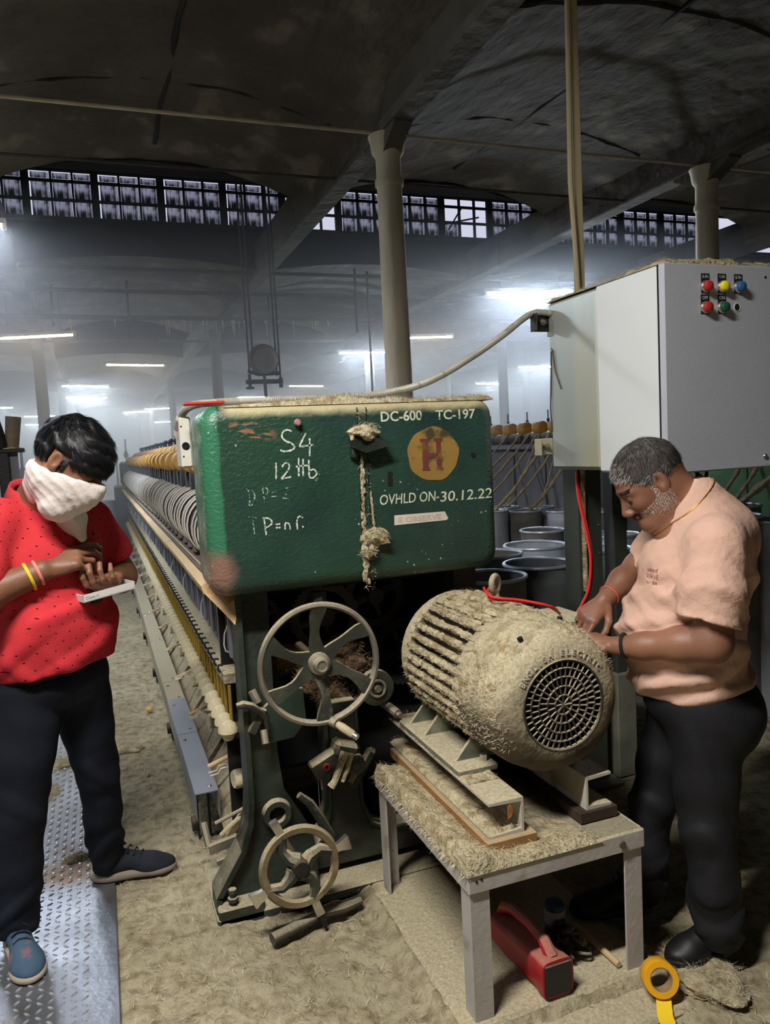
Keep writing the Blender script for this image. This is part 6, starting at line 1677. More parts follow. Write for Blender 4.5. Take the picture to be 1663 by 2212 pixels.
def hairs(name, mat, W, keep, n, ln, seed, parent, comb, w=.0006, lift=.4, centre=None, rnd=.22):
    rg = random.Random(seed); idx = np.nonzero(keep)[0]; b_ = MB()
    for _ in range(n):
        p = Vector(W[idx[rg.randrange(len(idx))]]); nn = (p-Vector(centre)).normalized()
        cb = Vector(comb(p)); cb = (cb-nn*cb.dot(nn)).normalized(); d = (cb+nn*lift+Vector((rg.uniform(-1, 1), rg.uniform(-1, 1), rg.uniform(-1, 1)))*rnd).normalized()
        l = rg.uniform(*ln); q = p+d*l*.5; e = q+(d-nn*.25*lift).normalized()*l*.5; u = d.cross(nn).normalized()*w
        b_.add([p-u, p+u, q+u, q-u, e], [(0, 1, 2, 3), (3, 2, 4)])
    o_ = b_.build(name, mat, parent, 0, fix=False); tag(o_, kind='stuff'); return o_

# ------------------------------------------------------------------ the man in the pink shirt
P2 = thing('person', (1.60, 1.78, 0), 'stout grey-haired man in a pale pink T-shirt and black trousers bending over the motor', 'person')
B = frame2((1.632, 1.767), (-.882, .471))
H2, HR2 = headframe(B(.138, 0, 1.358), (-.90, .40), 36)
MT['skin2'] = skin_mat('warm_brown_skin', srgb(142, 99, 77), srgb(112, 74, 58))
fd = Field((1.22, 1.45, .62), (1.92, 2.16, 1.53), .0036)
head(fd, H2, HR2, 1.06)
fd.ell(H2(.055, .0, -.098), (.040, .044, .022), HR2, .03)                      # double chin
fd.cone(H2(-.035, 0, -.03), .064, B(.005, 0, 1.25), .072, .03)
fd.cone(H2(.0, 0, -.08), .050, B(.06, 0, 1.215), .060, .03)
fd.ell(B(0, 0, 1.12), (.13, .13, .15), None, .04); fd.cone(B(-.01, -.13, 1.19), .05, B(-.01, .13, 1.19), .05, .04); fd.ell(B(.03, 0, .88), (.13, .14, .17), None, .05)
sl_, el_, wl_ = B(.007, .185, 1.18), B(.030, .228, .930), B(.262, .108, .894)
fd.chain([(sl_, .056), (B(.015, .215, 1.03), .054), (el_, .050)], .03); fd.chain([(el_, .049), (B(.10, .19, .918), .047), (B(.19, .145, .902), .036), (wl_, .027)], .025)
sr_, er_, wr_ = B(.03, -.17, 1.19), B(.125, -.235, 1.065), B(.258, -.105, .985)
fd.chain([(sr_, .054), (er_, .046)], .03); fd.chain([(er_, .046), (B(.19, -.17, 1.03), .041), (wr_, .027)], .025)
hand(fd, wl_, B(.335, .058, .905)-wl_, (.1, -.35, .9), (-.1, -.2, .9), [(28, 38, 30), (34, 44, 30), (40, 46, 30), (44, 48, 30)], .98, .2)
hand(fd, wr_, B(.325, -.055, .935)-wr_, (-.25, -.45, .85), (.5, -.7, -.2), [(18, 28, 22), (30, 42, 30), (38, 50, 34), (42, 52, 34)], .98, .2)
body2, W2, F2_ = fd.mesh('body', MT['skin2'], P2)
# shirt
sh = Field((1.30, 1.42, .66), (1.95, 2.16, 1.36), .0055)
Bi = np.stack([np.array((-.882, .471, 0)), np.array((-.471, -.882, 0)), np.array((0, 0, 1.))], 1)
sh.ell(B(.012, 0, 1.085), (.158, .195, .145), Bi, 0); sh.ell(B(.055, 0, .905), (.178, .200, .165), Bi, .06); sh.ell(B(.035, 0, .77), (.163, .188, .12), Bi, .06)
sh.ell(B(-.035, 0, 1.195), (.105, .165, .085), Bi, .06); sh.cone(B(-.005, -.15, 1.195), .068, B(-.005, .155, 1.195), .068, .06)
sh.cone(B(-.05, 0, 1.20), .105, B(.012, 0, 1.285), .088, .05)
def add_sleeve(sh_, pts, hem, ax, rin):
    '''a sleeve with a clean open hem, joined to the shirt'''
    q = Field(sh_.lo, sh_.lo+sh_.res*(sh_.n-1), sh_.res); q.chain(pts, .03); q.plane_cut(hem, ax, .004)
    ax = np.array(ax)/np.linalg.norm(ax); q.cone(np.array(hem)+ax*(rin-.012), rin, np.array(hem)+ax*.05, rin, .004, 'cut')
    sh_.put(q.d[:sh_.n[0], :sh_.n[1], :sh_.n[2]], (slice(0, sh_.n[0]), slice(0, sh_.n[1]), slice(0, sh_.n[2])), .028)
add_sleeve(sh, [(B(.004, .178, 1.185), .074), (B(.020, .210, 1.07), .077), (B(.045, .232, .94), .079)], B(.044, .226, .990), B(.028, .022, -.12)-B(0, 0, 0), .060)
add_sleeve(sh, [(B(.03, -.17, 1.19), .072), (B(.12, -.235, 1.06), .068)], B(.10, -.225, 1.085), B(.09, -.065, -.13)-B(0, 0, 0), .056)
sh.plane_cut(B(.03, 0, .735), (0.02, -.06, -1), .006)
sh.ell(B(.105, 0, 1.345), (.092, .088, .088), Bi, .01, 'cut')
sh.warp(fold(.015, [(.2, .5, 1, 62, .8, .92, .09), (-.4, .4, 1, 50, .8, .81, .06), (.6, .2, 1, 44, .6, 1.05, .06), (1, .4, .35, 52, .28, 1.15, .09), (-.2, .6, .8, 80, .5, .76, .05), (.3, -.4, .9, 95, .35, .95, .12), (.6, .5, .6, 110, .3, 1.08, .08)], 4))
MT['pink'] = cloth_mat('pale_pink_cotton', srgb(206, 168, 150))
shirt2, WS, FS = sh.mesh('t_shirt', MT['pink'], P2, 2)
# collar rib
rb = []
for k in range(40):
    a = 2*math.pi*k/40; f_ = .048+.078*math.cos(a); l_ = .086*math.sin(a); rb.append(B(.040+.064*math.cos(a), .080*math.sin(a), 1.291-.062*math.cos(a)-.010*abs(math.sin(a))))
MB().tube(rb, .0075, 8, True).build('collar_rib', MT['pink'], shirt2)
# hems
def ringtube(c, ax, r, rr, name, mat, parent, n=40):
    o_ = MB().torus(tuple(c), tuple(ax), r, rr, n, 8).build(name, mat, parent); return o_
# chest print
MT['print'] = M('faded_red_print', srgb(170, 104, 96), .9, var=.1, col2=srgb(206, 168, 150), c2=.55, c2s=90, c2w=.05)
from mathutils.bvhtree import BVHTree
bv = BVHTree.FromPolygons([tuple(v) for v in WS], [tuple(int(i) for i in f) for f in FS])
def project_text(s, centre, right, up, w, h, out, mat, parent, name):
    cu = bpy.data.curves.new('t', 'FONT'); cu.body = s; cu.offset = .01; cu.resolution_u = 2
    t = bpy.data.objects.new('t', cu); me = bpy.data.meshes.new_from_object(t); co = np.empty(len(me.vertices)*3); me.vertices.foreach_get('co', co); co = co.reshape(-1, 3)
    a, b_ = co.min(0), co.max(0); nrm = Vector(out).normalized()
    for v, q in zip(me.vertices, co):
        p = Vector(centre)+Vector(right)*((q[0]-a[0])/(b_[0]-a[0])-.5)*w+Vector(up)*((q[1]-a[1])/(b_[1]-a[1])-.5)*h
        hit = bv.ray_cast(p+nrm*.3, -nrm, .6)
        v.co = (hit[0]+nrm*.0015) if hit[0] is not None else p
    me.materials.clear(); me.materials.append(mat); me.update()
    o_ = link(bpy.data.objects.new(name, me)); adopt(o_, parent); bpy.data.objects.remove(t); bpy.data.curves.remove(cu)
outv = B(1, .75, .1)-B(0, 0, 0); rt = Vector((0, 0, 1)).cross(Vector(outv)).normalized()
for s, dz_, w_, h_ in (('island', .024, .045, .012), ('WAVE', .006, .055, .014), ('est 88', -.012, .045, .010)):
    project_text(s, B(.15, .088, 1.085+dz_), rt, (0, 0, 1), w_, h_, outv, MT['print'], shirt2, 'shirt_print')
# chain, bracelets
gold = M('gold_chain', srgb(206, 150, 50), .35, metal=.8, var=.1)
bvb = BVHTree.FromPolygons([tuple(v) for v in W2], [tuple(int(i) for i in f) for f in F2_]); ch = []
for k in range(60):
    a = 2*math.pi*k/60; c0 = Vector(B(.042, 0, 1.285)); e = Vector(B(.042+.30*math.cos(a), .30*math.sin(a), 1.285-.27*math.cos(a)-.02*abs(math.sin(a)))); dr = (c0-e).normalized(); best = None
    for t_ in (bvb, bv):
        h = t_.ray_cast(e, dr, .34)
        if h[0] is not None and (best is None or h[3] < best): best = h[3]
    ch.append(e+dr*((best if best else .24)-.002))
ch = [(ch[i-1]+ch[i]*2+ch[(i+1) % 60])/4 for i in range(60)]
o = MB().tube(ch, [.0012+.0010*(k % 2) for k in range(60)], 6, True).build('gold_chain', gold, P2)
def band(c, ax, r, rr, name, mat, parent): MB().torus(tuple(c), tuple(ax), r, rr, 28, 6).build(name, mat, parent)
band(wl_+.10*(el_-wl_), el_-wl_, .034, .005, 'wrist_band', MT['knobdark'], P2)
band(wr_+.12*(er_-wr_), er_-wr_, .033, .0025, 'thread_bracelet', M('orange_thread', srgb(206, 92, 60), .8), P2)
# head hair, beard, brows
def cap(name, Hf, R, mat, parent, infl, keepfn, res=.0036, amp=.004, seed=1):
    c = Hf(-.012, 0, .03); f_ = Field(c-.16, c+.16, res)
    f_.ell(Hf(-.012, 0, .031), (.100+infl, .077+infl, .088+infl), R, 0)
    X = f_.ax[0][:, None, None]-c[0]; Y = f_.ax[1][None, :, None]-c[1]; Z = f_.ax[2][None, None, :]-c[2]
    x = X*R[0, 0]+Y*R[1, 0]+Z*R[2, 0]-.012; y = X*R[0, 1]+Y*R[1, 1]+Z*R[2, 1]; z = X*R[0, 2]+Y*R[1, 2]+Z*R[2, 2]+.03
    f_.d += (amp*(np.sin(x*90+9*np.sin(y*40)+seed)*.5+np.sin(y*140+x*60+5*np.sin(z*35))*.5+np.sin(z*120+y*70+4*np.sin(x*30+1)))).astype(np.float32)*.6
    kp = keepfn(x, y, z).astype(np.float32); k = .006
    h = np.maximum(k-np.abs(f_.d-kp), 0)/k; f_.d = np.maximum(f_.d, kp)+h*h*k*.25
    return f_.mesh(name, mat, parent, 1)
MT['hairgrey'] = M('grey_cropped_hair', srgb(56, 48, 44), .7, var=.35, vs=60, col2=srgb(84, 78, 74), c2=.56, c2s=9, c2w=.2, stretch=(1, 1, 1))
hair2, WH, _ = cap('hair', H2, HR2, MT['hairgrey'], P2, .0045, lambda x, y, z: (np.where(x > 0, .80*x, .62*x)-.004-z)*.8, amp=.0015)
MT['hairgreystrand'] = M('grey_hair_strand', srgb(150, 146, 142), .6, var=.4, vs=80)
cc = H2(-.012, 0, .03); back = -HR2[:, 0]; upv = HR2[:, 2]
loc = (WH-cc) @ HR2
outer = np.linalg.norm(loc/np.array((.1045, .0815, .0925)), axis=1) > .93
hairs('hair_strands', MT['hairgreystrand'], WH, outer & ((loc[:, 0] > .055) | (loc[:, 2] < .0)), 1700, (.008, .016), 1, hair2, lambda p: tuple(HR2[:, 0]*.6-HR2[:, 2]*.2), .0005, .6, cc)
MT['hairdarkstrand'] = M('dark_hair_strand', srgb(50, 46, 44), .6, var=.3, vs=80)
hairs('dark_hair_strands', MT['hairdarkstrand'], WH, outer & (loc[:, 0] <= .07), 3600, (.008, .016), 2, hair2, lambda p: tuple(HR2[:, 0]*.3-HR2[:, 2]*.5), .0005, .5, cc)
lb = (W2-H2(0, 0, 0)) @ HR2
be = (lb[:, 0] > -.02) & (lb[:, 0] < .10) & (lb[:, 2] < -.035-.25*np.maximum(0, lb[:, 0]-.02)) & (lb[:, 2] > -.125) & (np.abs(lb[:, 1]) > .018) & (np.abs(lb[:, 1]) < .085)
sb_ = (lb[:, 0] > -.022) & (lb[:, 0] < .022) & (lb[:, 2] < .01) & (lb[:, 2] > -.06) & (np.abs(lb[:, 1]) > .045) & (np.abs(lb[:, 1]) < .076)
chinb = (lb[:, 0] > .05) & (lb[:, 0] < .11) & (lb[:, 2] < -.085) & (lb[:, 2] > -.125)
MT['beard'] = M('white_stubble', srgb(196, 190, 182), .8, var=.25, vs=120)
hairs('beard', MT['beard'], W2, be | sb_ | chinb, 3400, (.0025, .006), 3, P2, lambda p: tuple(HR2[:, 0]*.2-HR2[:, 2]*.8), .00034, .6, H2(.02, 0, -.03))
mo = (lb[:, 0] > .085) & (lb[:, 0] < .115) & (lb[:, 2] < -.050) & (lb[:, 2] > -.062) & (np.abs(lb[:, 1]) < .032)
hairs('moustache', MT['hairdarkstrand'], W2, mo, 700, (.008, .015), 4, P2, lambda p: tuple(-HR2[:, 2]*.9+HR2[:, 1]*(.5 if (np.array(p)-H2(0, 0, 0)) @ HR2[:, 1] > 0 else -.5)), .0006, .35, H2(.02, 0, -.06))
for s_ in (-1, 1):
    bw = (lb[:, 0] > .06) & (lb[:, 2] > .018) & (lb[:, 2] < .029) & (lb[:, 1]*s_ > .012) & (lb[:, 1]*s_ < .052)
    if bw.any(): hairs('eyebrow', MT['hairdarkstrand'], W2, bw, 220, (.006, .011), 5+s_, P2, lambda p, q=s_: tuple(HR2[:, 1]*q+HR2[:, 2]*.25), .0006, .3, H2(.02, 0, .0))
    MB().tube([tuple(H2(.0865, s_*.018, -.0085)), tuple(H2(.0885, s_*.030, -.0110)), tuple(H2(.0830, s_*.043, -.0085))], .0013, 6).build('eyelash', MT['knobdark'], P2)
# trousers
MT['blacktrouser'] = M('black_twill', srgb(24, 24, 28), .75, var=.25, vs=7, bump=.001, bs=200, spec=.3)
tr = Field((1.36, 1.38, -.01), (1.92, 2.06, .84), .006)
tr.ell(B(.02, .02, .72), (.150, .178, .11), Bi, 0); tr.ell(B(-.05, .03, .675), (.115, .160, .11), Bi, .05)
kl, al = B(.028, .145, .37), B(.010, .170, .075)
tr.chain([(B(.012, .100, .66), .104), (B(.022, .122, .50), .084), (kl, .068), (B(.015, .160, .2), .064), (al, .062)], .03)
kr, ar = B(.135, -.055, .36), B(.165, -.040, .08)
tr.chain([(B(.035, -.055, .66), .098), (B(.095, -.06, .50), .078), (kr, .064), (B(.155, -.05, .2), .058), (ar, .056)], .025)
tr.warp(fold(.012, [(.9, .6, .8, 42, .8, .40, .08), (-.7, -.6, .9, 58, .9, .14, .07), (.9, -.5, .5, 38, .7, .62, .08), (.5, .7, 1, 78, .6, .07, .04), (-.8, .6, .4, 30, .6, .30, .12)], 9))
tr.plane_cut((0, 0, .045), (0, 0, -1), .006)
tr2, _, _ = tr.mesh('trousers', MT['blacktrouser'], P2, 1)
MB().tube([B(-.12, .10, .70), B(-.125, .12, .66)], .004, 6).build('pocket_tag', M('pale_tag', srgb(170, 170, 168), .6), tr2)
blk = M('black_leather', srgb(18, 18, 19), .5, var=.2, vs=9)
shoe('shoe', (1.600, 1.640, 0), (1.420, 1.655, 0), (blk, blk, blk), P2, .052)
shoe('shoe', (1.515, 1.885, 0), (1.295, 1.965, 0), (blk, blk, blk), P2, .050)

# ------------------------------------------------------------------ the masked man in the red polo
P1 = thing('person', (-.2, 2.65, 0), 'masked man in a dotted red polo shirt and dark trousers looking down at his hands', 'person')
A = frame2((-.19, 2.62), (.64, -.77))
H1, HR1 = headframe((-.066, 2.405, 1.500), (.88, -.48), 38, -4)
MT['skin1'] = skin_mat('brown_skin', srgb(142, 98, 72), srgb(108, 70, 52))
fd = Field((-.62, 2.12, .85), (.20, 2.86, 1.66), .0036)
head(fd, H1, HR1, 1.0)
nb = A(.015, -.01, 1.375)
fd.cone(H1(-.035, 0, -.03), .060, nb, .070, .03); fd.cone(H1(.0, 0, -.08), .048, A(.06, 0, 1.35), .052, .03)
fd.ell(A(.03, 0, 1.2), (.11, .12, .16), None, .04); fd.cone(A(.02, -.13, 1.335), .05, A(.04, .13, 1.315), .05, .04); fd.ell(A(.03, 0, 1.0), (.11, .13, .16), None, .05)
s1, e1, w1 = A(.03, -.185, 1.345), A(.035, -.315, 1.105), A(.150, -.108, 1.188)
fd.chain([(s1, .056), (e1, .050)], .03); fd.chain([(e1, .052), (A(.075, -.245, 1.138), .050), (w1, .034)], .025)
s3, e3, w3 = A(.06, .160, 1.315), A(.075, .238, 1.110), A(.175, .135, 1.128)
fd.chain([(s3, .054), (e3, .050)], .03); fd.chain([(e3, .052), (A(.12, .20, 1.112), .047), (w3, .031)], .025)
tipsR = hand(fd, w1, A(.215, .02, 1.232)-w1, (-.15, -.65, .75), (-.2, .55, .35), [(10, 24, 26), (22, 40, 30), (36, 50, 36), (44, 54, 36)], 1.14, .2, [(.75, .35, -.45), (.95, .05, -.25), (.95, -.10, .05)])
tipsL = hand(fd, w3, A(.225, .045, 1.122)-w3, (.05, -.25, -.9), (-.5, -.75, .25), [(20, 48, 35), (26, 52, 36), (30, 54, 36), (34, 54, 36)], 1.08, .4)
body1, W1, F1_ = fd.mesh('body', MT['skin1'], P1)
sh = Field((-.56, 2.22, .78), (.20, 2.96, 1.48), .0055)
Ai = np.stack([np.array((.64, -.77, 0))/1.0013, np.array((.77, .64, 0))/1.0013, np.array((0, 0, 1.))], 1)
sh.ell(A(.045, 0, 1.20), (.130, .185, .165), Ai, 0); sh.ell(A(.055, 0, 1.00), (.150, .190, .16), Ai, .06); sh.ell(A(.035, 0, .885), (.142, .186, .13), Ai, .06)
sh.cone(A(.02, -.15, 1.335), .066, A(.045, .135, 1.312), .064, .06); sh.ell(A(-.005, 0, 1.32), (.09, .15, .075), Ai, .05)
add_sleeve(sh, [(A(.03, -.17, 1.335), .074), (A(.04, -.235, 1.21), .078), (A(.045, -.285, 1.10), .078)], A(.040, -.258, 1.165), A(.003, -.06, -.11)-A(0, 0, 0), .064)
add_sleeve(sh, [(A(.06, .150, 1.305), .070), (A(.07, .198, 1.20), .073), (A(.08, .236, 1.10), .074)], A(.076, .214, 1.180), A(.006, .045, -.11)-A(0, 0, 0), .062)
sh.ell(A(.070, 0, 1.415), (.080, .078, .070), Ai, .01, 'cut')
sh.plane_cut(A(.03, 0, .850), (.64*.2, -.77*.2, -1), .006)
sh.warp(fold(.012, [(-.9, .2, .8, 38, .8, .95, .10), (.8, .3, .9, 34, .6, 1.12, .09), (-.5, .3, 1, 60, .8, 1.08, .05), (.9, -.2, .5, 46, .5, .88, .06), (.8, .4, .5, 36, .4, 1.25, .08)], 12))
# dotted red fabric
m, nt, N, L = newmat('dotted_red_pique')
out = N.new('ShaderNodeOutputMaterial'); bs_ = N.new('ShaderNodeBsdfPrincipled'); L.new(bs_.outputs[0], out.inputs[0]); tc = N.new('ShaderNodeTexCoord')
mp = N.new('ShaderNodeMapping'); mp.inputs['Rotation'].default_value = (0, 0, math.radians(-50)); L.new(tc.outputs['Object'], mp.inputs[0])
sx = N.new('ShaderNodeSeparateXYZ'); L.new(mp.outputs[0], sx.inputs[0])
su = mth('MULTIPLY', sx.outputs['X'], 1/.034); sv = mth('MULTIPLY', sx.outputs['Z'], 1/.026)
row = mth('FLOOR', sv); off = mth('MULTIPLY', mth('MODULO', row, 2.0), .5)
fu = mth('SUBTRACT', mth('FRACT', mth('ADD', mth('ADD', su, off), 50.0)), .5); fv = mth('SUBTRACT', mth('FRACT', mth('ADD', sv, 50.0)), .5)
dd = mth('ADD', mth('POWER', mth('MULTIPLY', fu, 1.3), 2.0), mth('POWER', fv, 2.0))
c = mxc(rmp(dd, .009, .005), mxc(rmp(nz(6), .3, .7), srgb(180, 46, 54), srgb(198, 56, 62)), srgb(66, 16, 22))
L.new(c, bs_.inputs['Base Color']); bs_.inputs['Roughness'].default_value = .9; bs_.inputs['Specular IOR Level'].default_value = .1
bp = N.new('ShaderNodeBump'); bp.inputs['Distance'].default_value = .001; L.new(nz(220, 2), bp.inputs['Height']); L.new(bp.outputs[0], bs_.inputs['Normal'])
MT['redpolo'] = m
polo, WP, FP = sh.mesh('polo_shirt', MT['redpolo'], P1, 2)
# polo collar: a folded band round the neck with two points in front
MT['redcollar'] = M('red_collar', srgb(188, 50, 56), .9, var=.08, bump=.001, bs=200)
vs = []; n_ = 36
for k in range(n_+1):
    a = math.radians(32+296*k/n_); ca, sa = math.cos(a), math.sin(a)
    tip = max(0, (abs(180-math.degrees(a))-110)/38)
    top = A(.030+.070*ca, .078*sa, 1.412-.030*ca+.012*tip); fold_ = A(.028+.082*ca, .090*sa, 1.420-.032*ca+.006); low = A(.030+(.108+.020*tip)*ca, (.116-.012*tip)*sa, 1.368-.036*ca-.018*tip)
    vs += [tuple(top), tuple(fold_), tuple(low)]
fs = [(3*k+j, 3*k+3+j, 3*k+4+j, 3*k+1+j) for k in range(n_) for j in (0, 1)]
col_o = MB().add(vs, fs).build('collar', MT['redcollar'], polo, 60)
md = col_o.modifiers.new('thick', 'SOLIDIFY'); md.thickness = .004
# placket and button
bvp = BVHTree.FromPolygons([tuple(v) for v in WP], [tuple(int(i) for i in f) for f in FP])
outA = (A(1, .15, .1)-A(0, 0, 0)); outA = Vector(outA).normalized()
pl = []
for k in range(9):
    z = 1.33-.016*k
    for s_ in (-.016, .016):
        p = Vector(A(.03, .0+s_, z)); h = bvp.ray_cast(p+outA*.35, -outA, .6); pl.append(tuple((h[0] if h[0] else p)+outA*.003))
MB().add(pl, [(2*k, 2*k+1, 2*k+3, 2*k+2) for k in range(8)]).build('placket', MT['redcollar'], polo)
p = Vector(A(.03, .062, 1.262)); h = bvp.ray_cast(p+outA*.35, -outA, .6); p = (h[0] if h[0] else p)
MB().lathe([(0, .005), (.005, .004), (.006, 0)], tuple(p), tuple(outA), 12).build('chest_pin', MT['knobdark'], polo)
# white cloth over nose, mouth and neck
mk = Field((-.30, 2.15, 1.15), (.15, 2.70, 1.62), .004)
mk.ell(H1(.026, 0, -.035), (.080, .074, .080), HR1, 0); mk.ell(H1(.078, 0, -.055), (.046, .046, .060), HR1, .02); mk.ell(H1(.098, 0, -.030), (.030, .022, .034), HR1, .02); mk.cone(H1(-.02, 0, -.05), .076, H1(.03, 0, -.12), .060, .03)
mk.cone(H1(-.03, 0, -.055), .074, A(.05, 0, 1.40), .074, .03)
mk.cone(A(.085, .0, 1.385), .052, A(.150, .01, 1.325), .040, .03); mk.cone(A(.150, .01, 1.325), .040, A(.186, .012, 1.270), .012, .02)
mk.plane_cut(H1(.105, 0, -.004), -HR1[:, 0]*.27+HR1[:, 2]*.96, .004)
def mfold(X, Y, Z):
    c = H1(0, 0, 0); x = (X-c[0])*HR1[0, 0]+(Y-c[1])*HR1[1, 0]+(Z-c[2])*HR1[2, 0]; y = (X-c[0])*HR1[0, 1]+(Y-c[1])*HR1[1, 1]+(Z-c[2])*HR1[2, 1]; z = (X-c[0])*HR1[0, 2]+(Y-c[1])*HR1[1, 2]+(Z-c[2])*HR1[2, 2]
    return -.0013*np.maximum(np.sin((z*.95+x*.35)*230+1.6*np.sin(y*40+x*22)), -.3)-.0016*np.maximum(np.sin((z*.6-x*.9)*90+y*30), 0)*(z < -.07)
mk.warp(mfold)
MT['mask'] = cloth_mat('white_face_cloth', srgb(226, 214, 210), .0008)
mask_o, _, _ = mk.mesh('face_cloth', MT['mask'], P1, 1)
# hair
MT['hairblack'] = M('glossy_black_hair', srgb(15, 15, 18), .5, var=.3, vs=30, spec=.35)
def keep1(x, y, z):
    front = .30*x+.002-z+.10*np.maximum(0, np.abs(y)-.060)
    return np.minimum(front*.9, np.maximum(.5*x-.03-z, x-.02)*.9+0*z)
hair1, WH, _ = cap('hair', H1, HR1, MT['hairblack'], P1, .016, lambda x, y, z: np.maximum(np.where(x > .022, .10*x+.012-z, .75*x-.003-z), np.minimum(np.minimum(.030-z, .030-np.abs(x+.006)), np.abs(y)-.05))*.8, amp=.005, seed=2)
cc = H1(-.012, 0, .03); loc = (WH-cc) @ HR1
outer = np.linalg.norm(loc/np.array((.117, .094, .105)), axis=1) > .93
def comb1(p):
    q = (np.array(p)-cc) @ HR1; crown = np.array((-.055, .0, .085)); d = q-crown; d /= np.linalg.norm(d)+1e-6
    d = d+np.array((.35, .45, -.1)); return tuple(HR1 @ d)
hairs('hair_strands', MT['hairblack'], WH, outer & ((loc[:, 2] > .035) | (loc[:, 0] > .03) | (loc[:, 0] < -.045)), 5500, (.018, .034), 21, hair1, comb1, .0009, .06, cc, .12)
fr_ = outer & (loc[:, 0] > .06) & (loc[:, 2] < .02)
hairs('fringe', MT['hairblack'], WH, fr_, 500, (.010, .022), 22, hair1, lambda p: tuple(HR1[:, 0]*.25-HR1[:, 2]*.9+HR1[:, 1]*.3), .0010, .1, cc)
lb = (W1-H1(0, 0, 0)) @ HR1
sbn = (lb[:, 0] > -.02) & (lb[:, 0] < .022) & (lb[:, 2] < .02) & (lb[:, 2] > -.03) & (np.abs(lb[:, 1]) > .05) & (np.abs(lb[:, 1]) < .078)
hairs('sideburns', MT['hairblack'], W1, sbn, 500, (.008, .015), 23, P1, lambda p: tuple(-HR1[:, 2]), .0007, .2, H1(.0, 0, 0))
for s_ in (-1, 1):
    bw = (lb[:, 0] > .06) & (lb[:, 2] > .016) & (lb[:, 2] < .029) & (lb[:, 1]*s_ > .010) & (lb[:, 1]*s_ < .054)
    if bw.any(): hairs('eyebrow', MT['hairblack'], W1, bw, 260, (.006, .011), 25+s_, P1, lambda p, q=s_: tuple(HR1[:, 1]*q+HR1[:, 2]*.2), .0007, .3, H1(.02, 0, .0))
    MB().tube([tuple(H1(.0865, s_*.018, -.0085)), tuple(H1(.0885, s_*.030, -.0110)), tuple(H1(.0830, s_*.043, -.0085))], .0014, 6).build('eyelash', MT['knobdark'], P1)
# bracelets
band(w1+.05*(e1-w1), e1-w1, .0365, .0045, 'pink_thread_bracelet', M('pink_thread', srgb(220, 130, 112), .8), P1)
band(w1+.15*(e1-w1), e1-w1, .0395, .0048, 'yellow_bracelet', M('yellow_band', srgb(222, 190, 50), .45), P1)
# trousers
MT['navytrouser'] = M('dark_navy_trouser', srgb(20, 23, 33), .8, var=.22, vs=6, bump=.001, bs=200, spec=.2, col2=srgb(34, 40, 54), c2=.62, c2s=3)
tr = Field((-.56, 2.34, -.01), (.16, 3.02, .95), .006)
tr.ell(A(.02, 0, .83), (.130, .172, .11), Ai, 0); tr.ell(A(-.05, 0, .80), (.105, .160, .11), Ai, .05)
hipR, kR, aR = np.array((-.255, 2.570, .79)), np.array((-.310, 2.530, .44)), np.array((-.352, 2.545, .10))
tr.chain([(hipR, .104), ((hipR+kR)/2+np.array((-.004, -.01, 0)), .090), (kR, .076), ((kR+aR)/2, .072), (aR, .072)], .025)
hipL, kL, aL = np.array((-.120, 2.66, .79)), np.array((-.082, 2.715, .44)), np.array((-.080, 2.82, .11))
tr.chain([(hipL, .098), ((hipL+kL)/2, .080), (kL, .067), ((kL+aL)/2, .060), (aL, .060)], .025)
tr.warp(fold(.011, [(.8, .6, .9, 44, .7, .46, .08), (-.7, .5, 1, 60, 1.0, .15, .07), (.9, -.4, .6, 36, .6, .72, .08), (.4, .7, 1, 80, .6, .08, .04), (-.8, .5, .4, 30, .5, .32, .12)], 19))
tr.plane_cut((0, 0, .060), (0, 0, -1), .006)
tr1, _, _ = tr.mesh('trousers', MT['navytrouser'], P1, 1)
up1 = M('blue_knit_shoe_lit', srgb(64, 88, 110), .85, var=.15, vs=14, bump=.001, bs=160, col2=srgb(150, 92, 86), c2=.64, c2s=14, c2w=.06); so1 = M('shoe_sole_lit', srgb(178, 164, 146), .7, var=.12, vs=12); lc1 = M('dark_lace', srgb(24, 28, 36), .8)  # right shoe of the pair, upper and sole in their lit tones
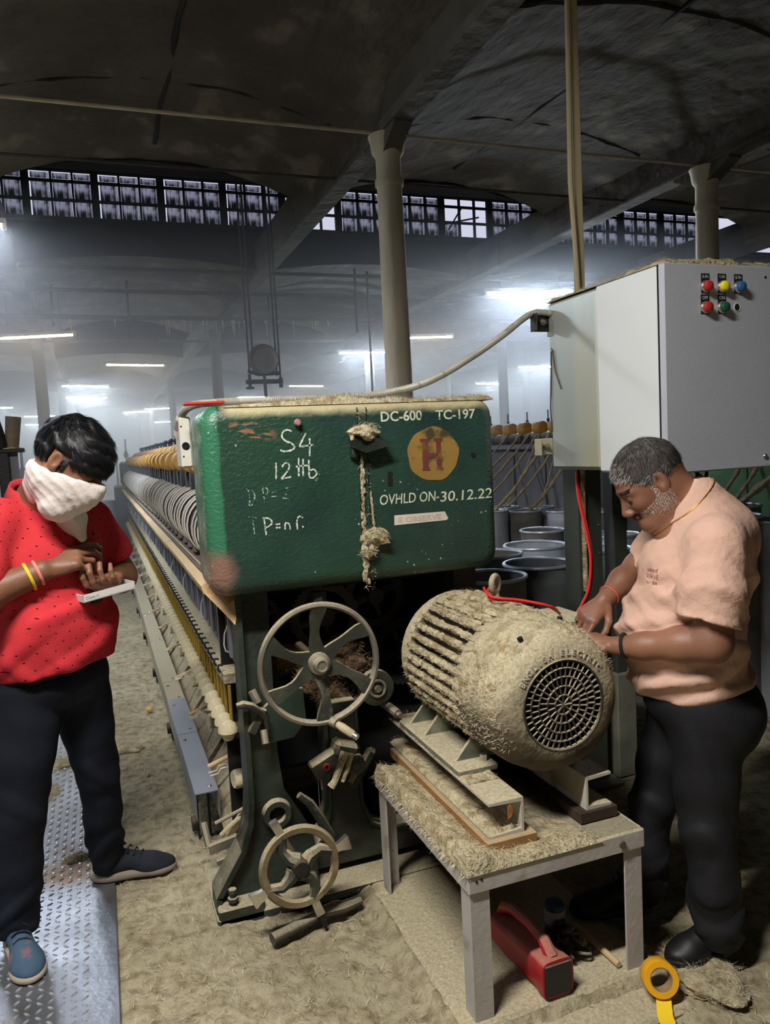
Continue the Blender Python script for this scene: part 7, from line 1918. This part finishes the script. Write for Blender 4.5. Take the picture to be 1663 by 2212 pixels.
up2 = M('blue_knit_shoe_shaded', srgb(24, 30, 40), .85, var=.15, vs=14, bump=.001, bs=160, col2=srgb(120, 52, 54), c2=.66, c2s=14, c2w=.05); so2 = M('shoe_sole_shaded', srgb(130, 120, 108), .7, var=.15, vs=12)  # left shoe of the same pair, its shade painted in as darker colours
shoe('shoe', (-.370, 2.600, .006), (-.292, 2.335, .006), (up1, so1, lc1), P1, .052)
shoe('shoe', (-.130, 2.835, .006), (.150, 2.805, .006), (up2, so2, lc1), P1, .050)
# what he holds
TR = thing('open_box', (-.015, 2.49, 1.09), 'shallow white cardboard box held in the masked man\'s left hand', 'box')
T4 = Matrix.Translation((-.012, 2.485, 1.093)) @ Matrix.Rotation(math.radians(22), 4, 'Z') @ Matrix.Rotation(math.radians(-6), 4, 'Y')
wh_ = M('white_card', srgb(206, 202, 198), .8, var=.05)
b = MB().obox(T4, .165, .085, .003)
for M4, sx_, sy_ in ((T4 @ Matrix.Translation((0, -.041, .010)), .165, .003), (T4 @ Matrix.Translation((0, .041, .010)), .165, .003), (T4 @ Matrix.Translation((-.081, 0, .010)), .003, .085), (T4 @ Matrix.Translation((.081, 0, .010)), .003, .085)): b.obox(M4, sx_, sy_, .022)
b.build('box_tray', wh_, TR, 0)
o = text_obj('Class-II', -.02, .02, 0, .008, 0, M('grey_print', srgb(120, 120, 124), .8), None, 'printed_lettering', off=0)
me = o.data
for v in me.vertices: v.co = (T4 @ Matrix.Translation((-.055, -.0430, .010))) @ Vector((v.co.x, 0, v.co.z-.004))
adopt(o, TR)
MB().obox(T4 @ Matrix.Translation((-.03, 0, -.012)), .03, .03, .018, .003).build('black_clip', MT['knobdark'], TR)
tipv = Vector(tipsR[0]); MB().cyl(tuple(tipv+Vector((.0, -.004, .006))), tuple(tipv+Vector((.006, .002, -.05))), .0022, n=6)
pn = MB().cyl(tuple(tipv+Vector((.002, -.004, .010))), tuple(tipv+Vector((-.004, -.004, -.055))), .0026, n=8).build('small_pin', MT['knobdark']); tag(pn, 'thin dark pin pinched in the masked man\'s right hand', 'pin')
